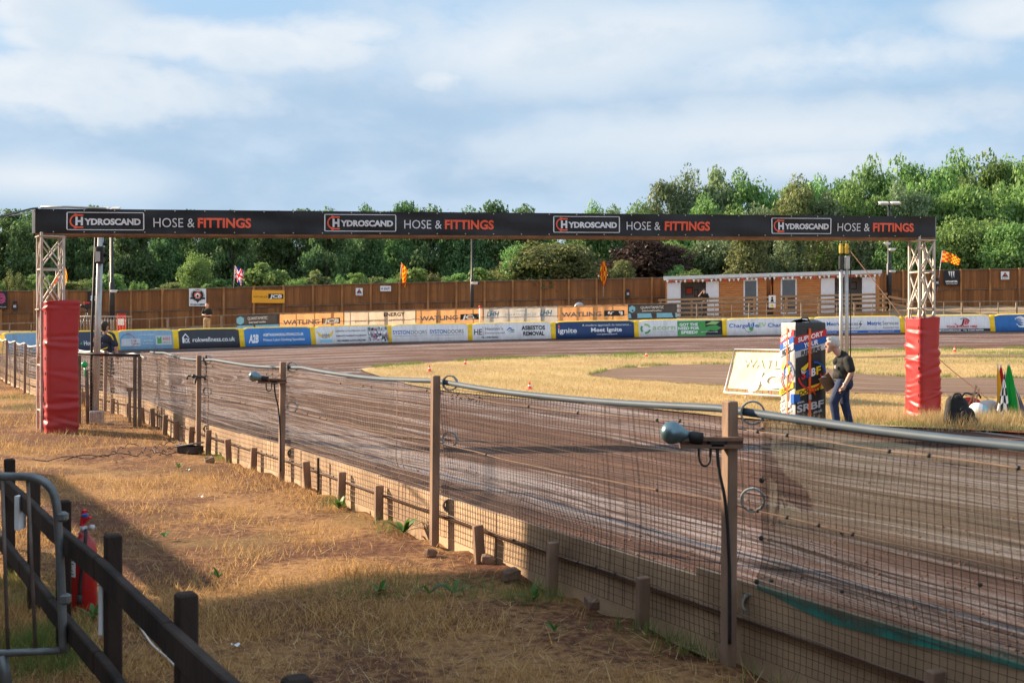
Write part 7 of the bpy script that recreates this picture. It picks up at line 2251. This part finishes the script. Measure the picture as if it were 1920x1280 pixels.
# ------------------------------------------------------------------ small things by the fence
b = at(357, 852)
t = thing('junction_box', 'open black plastic box on the grass beside the fourth fence post', 'box', b, R(-24))
MB().box((0, 0, .05), (.30, .20, .10), None, 0, .01).build('tray', m_skirt, t); MB().box((-.02, .0, .115), (.33, .22, .022), (Vector((.98, 0, .16)), Vector((0, 1, 0)), Vector((-.16, 0, .98))), 0, .006).build('lid', M('grey_plastic', (.16, .17, .18), .4, .1, 5), t)
def stone(px, py, r, mat, label, seed):
    b = at(px, py); rg = random.Random(seed)
    a = rg.uniform(0, 3.1); ax = Vector((math.cos(a), math.sin(a), rg.uniform(-.3, .3))).normalized(); ay = ax.cross(Vector((0, 0, 1))).normalized(); az = ax.cross(ay)
    mb = MB().box(b + Vector((0, 0, r * .25)), (r * 1.8, r * 1.1, r * 1.2), (ax, ay, az), 0, r * .22)
    mb.v = [(x + rg.uniform(-.1, .1) * r, y + rg.uniform(-.1, .1) * r, z + rg.uniform(-.1, .1) * r) for x, y, z in mb.v]
    return solo(mb, 'stone', mat, label, 'stone', b)
m_stone = M('dusty_stone', (.26, .165, .115), .9, .25, 10, .4, 40)
stone(393, 868, .07, m_stone, 'brown stone on the grass right of the open black box', 1)
stone(915, 1058, .055, m_stone, 'brown lump of rubble at the foot of the stake where the shade begins', 2)
stone(958, 1088, .07, M('dark_stone', (.19, .12, .085), .9, .25, 10, .4, 40), 'dark block of rubble against the shaded kick boards', 3)
stone(808, 1045, .05, M('dark_stone', (.19, .12, .085), .9, .25, 10, .4, 40), 'small dark stone on the bare earth near the second fence post', 4)
stone(1110, 1140, .06, M('dark_stone', (.19, .12, .085), .9, .25, 10, .4, 40), 'dark block of rubble between two shaded stakes', 5)
stone(1450, 1252, .06, M('dark_stone', (.19, .12, .085), .9, .25, 10, .4, 40), 'dark block of rubble right of the nearest fence post', 6)
b = at(68, 752)
solo(MB().bar(b + Vector((-.02, 0, -.03)), b + Vector((.05, .02, .24)), .07, .02), 'marker_peg', s_white, 'short white peg leaning in the grass left of the left pad', 'peg', b)
for k, (P_, lab) in enumerate((([(120, 868), (200, 861), (260, 862), (275, 848), (262, 840), (240, 842), (215, 855), (195, 866), (150, 866), (60, 872)], 'thin dark cable looping over the dry grass before the left pad'),
                             ([(300, 858), (320, 848), (345, 842), (330, 835), (300, 842), (285, 850), (295, 858), (330, 858)], 'coil of dark cable left of the open black box'),
                             ([(215, 1085), (240, 1150), (262, 1185), (285, 1220), (320, 1250), (350, 1290)], 'pale wire lying in the grass behind the timber rail'))):
    Q = [at(*p) for p in P_]
    lift = lambda i, n: Vector((0, 0, .012 + .05 * abs(math.sin(i * .55)) * (k < 2)))
    S_ = smoothline(Q, 60, 2)
    solo(MB().tube([p + lift(i, 60) for i, p in enumerate(S_)], .006, 5), 'cable', m_blackrub if k < 2 else m_offwhite, lab, 'cable', Q[0])
# broad leaved weeds
def leafy(root, rg, n, L, wd, up):
    mb = MB()
    for i in range(n):
        a = rg.uniform(0, 6.28); l = L * rg.uniform(.6, 1.15); w = wd * rg.uniform(.7, 1.2); e = rg.uniform(*up)
        d = Vector((math.cos(a), math.sin(a), 0)); s = Vector((-d.y, d.x, 0)); rows = []
        for j in range(7):
            v = j / 6; c = d * (l * v * math.cos(e)) + Vector((0, 0, l * (v * math.sin(e) - .35 * v * v))); ww = w * math.sin(math.pi * min(1, v * .93 + .07)) ** .8
            rows.append([c - s * ww, c + Vector((0, 0, -.12 * ww)), c + s * ww])
        mb.grid(rows)
    return mb
for k, (px, py, n, L, w, lab) in enumerate([(757, 1003, 11, .20, .022, 'tall broad leaved green weed against the kick boards left of the second near post'), (636, 957, 9, .15, .018, 'broad leaved green weed by the stake left of the dark strap'),
                                         (712, 1114, 8, .13, .013, 'small green weed at the edge of the shade in mid foreground'), (805, 1118, 8, .12, .013, 'green tuft in the shade between two weeds below the second near post'),
                                         (850, 1118, 8, .13, .012, 'green tuft in the shade, right of two near the second post'), (1345, 1205, 12, .16, .014, 'leafy green weed in the shade left of the nearest fence post'),
                                         (1000, 1130, 8, .13, .012, 'thin green weed by the shaded stake before the boards'), (410, 1088, 10, .10, .010, 'green tuft where the long pole shadow meets the big shade'),
                                         (308, 1010, 9, .08, .010, 'green tuft in the sunny grass, left of the long shadow line end'), (335, 880, 10, .09, .012, 'low green weed below the open black box'), (175, 1165, 9, .12, .012, 'green weed at the foot of the fire extinguisher'),
                                         (265, 1185, 8, .10, .011, 'green weed in the shade right of the extinguisher'), (545, 870, 7, .08, .010, 'little green weed at the foot of the third fence post'), (1040, 1190, 7, .10, .010, 'lone green weed in the shaded grass, low centre')]):
    b = at(px, py); rg = random.Random(k + 40)
    t = thing('weed', lab, 'weed', b)
    leafy(t, rg, n, L * 1.3, w * 1.3, (.5, 1.35)).build('leaves', m_weed, t)
# tall dry grass round the right pad and the kit, and green tufts along the barrier path, as stuff
rng = np.random.default_rng(8)
C_ = []
for px, py, n, sp in [(1690, 795, 200, .12), (1740, 797, 700, .22), (1770, 800, 900, .18), (1850, 797, 1100, .30), (1900, 795, 900, .3), (1645, 790, 500, .3), (1560, 805, 300, .25), (1480, 803, 300, .25), (1820, 805, 900, .4)]:
    p = gp(px, py); C_.append(np.stack([p.x + rng.normal(0, sp, n), p.y + rng.normal(0, sp * .7, n), np.zeros(n)], 1))
P3 = np.concatenate(C_); P3[:, 2] = Hn(P3[:, 0], P3[:, 1]) + .02
V, T = blades(P3, .10, .34, .0045, (.1, .75), rng)
tri_stuff('tall_dry_grass', V, T, m_infgrass)
C_ = []
for px, py, n, sp in [(60, 1215, 700, .10), (110, 1250, 700, .12), (80, 1130, 500, .15), (100, 1190, 500, .12), (30, 1100, 300, .1), (320, 800, 300, .12), (290, 790, 400, .25), (640, 945, 250, .12), (760, 990, 250, .15), (1340, 1215, 500, .14), (1000, 1120, 250, .12), (1240, 1180, 300, .15), (430, 860, 300, .2), (20, 748, 500, .5), (60, 765, 400, .4), (700, 1110, 200, .2), (880, 1110, 200, .2), (1540, 1280, 200, .15)]:
    p = gp(px, py); C_.append(np.stack([p.x + rng.normal(0, sp, n), p.y + rng.normal(0, sp, n), np.zeros(n)], 1))
P3 = np.concatenate(C_); P3 = P3[fence_sd(P3[:, 0], P3[:, 1]) < -.02]; P3[:, 2] = Hn(P3[:, 0], P3[:, 1])
V, T = blades(P3, .04, .15, .0026, (.1, .8), rng)
tri_stuff('green_tufts', V, T, m_green)
# scraps of pale straw and chips on the bare earth
n = 7000
Y = 4.0 * (20 / 4.0) ** rng.random(n); X = rng.uniform(-.45, .35, n) * Y; k = fence_sd(X, Y) < -.1; X, Y = X[k], Y[k]
V, T = blades(np.stack([X, Y, Hn(X, Y) + .012], 1), .06, .22, .0028, (.93, .995), rng)
tri_stuff('loose_straw', V, T, m_infgrass)

for k, (px, py, lab) in enumerate(((352, 884, 'pale scrap of paper on the sunny grass below the black box'), (286, 1192, 'white scrap of paper by the pale wire near the rail'), (440, 1217, 'white scrap of paper on the shaded grass near the rail end'), (376, 935, 'little white scrap in the middle of the sunny grass'))):
    b = at(px, py, -.005); rg = random.Random(k)
    solo(MB().grid([[b + Vector((.012 * i - .02 + .004 * rg.random(), .010 * j - .015, .012 + .008 * math.sin(i * 1.7 + j))) for i in range(5)] for j in range(4)]), 'paper_scrap', s_white, lab, 'litter', b)
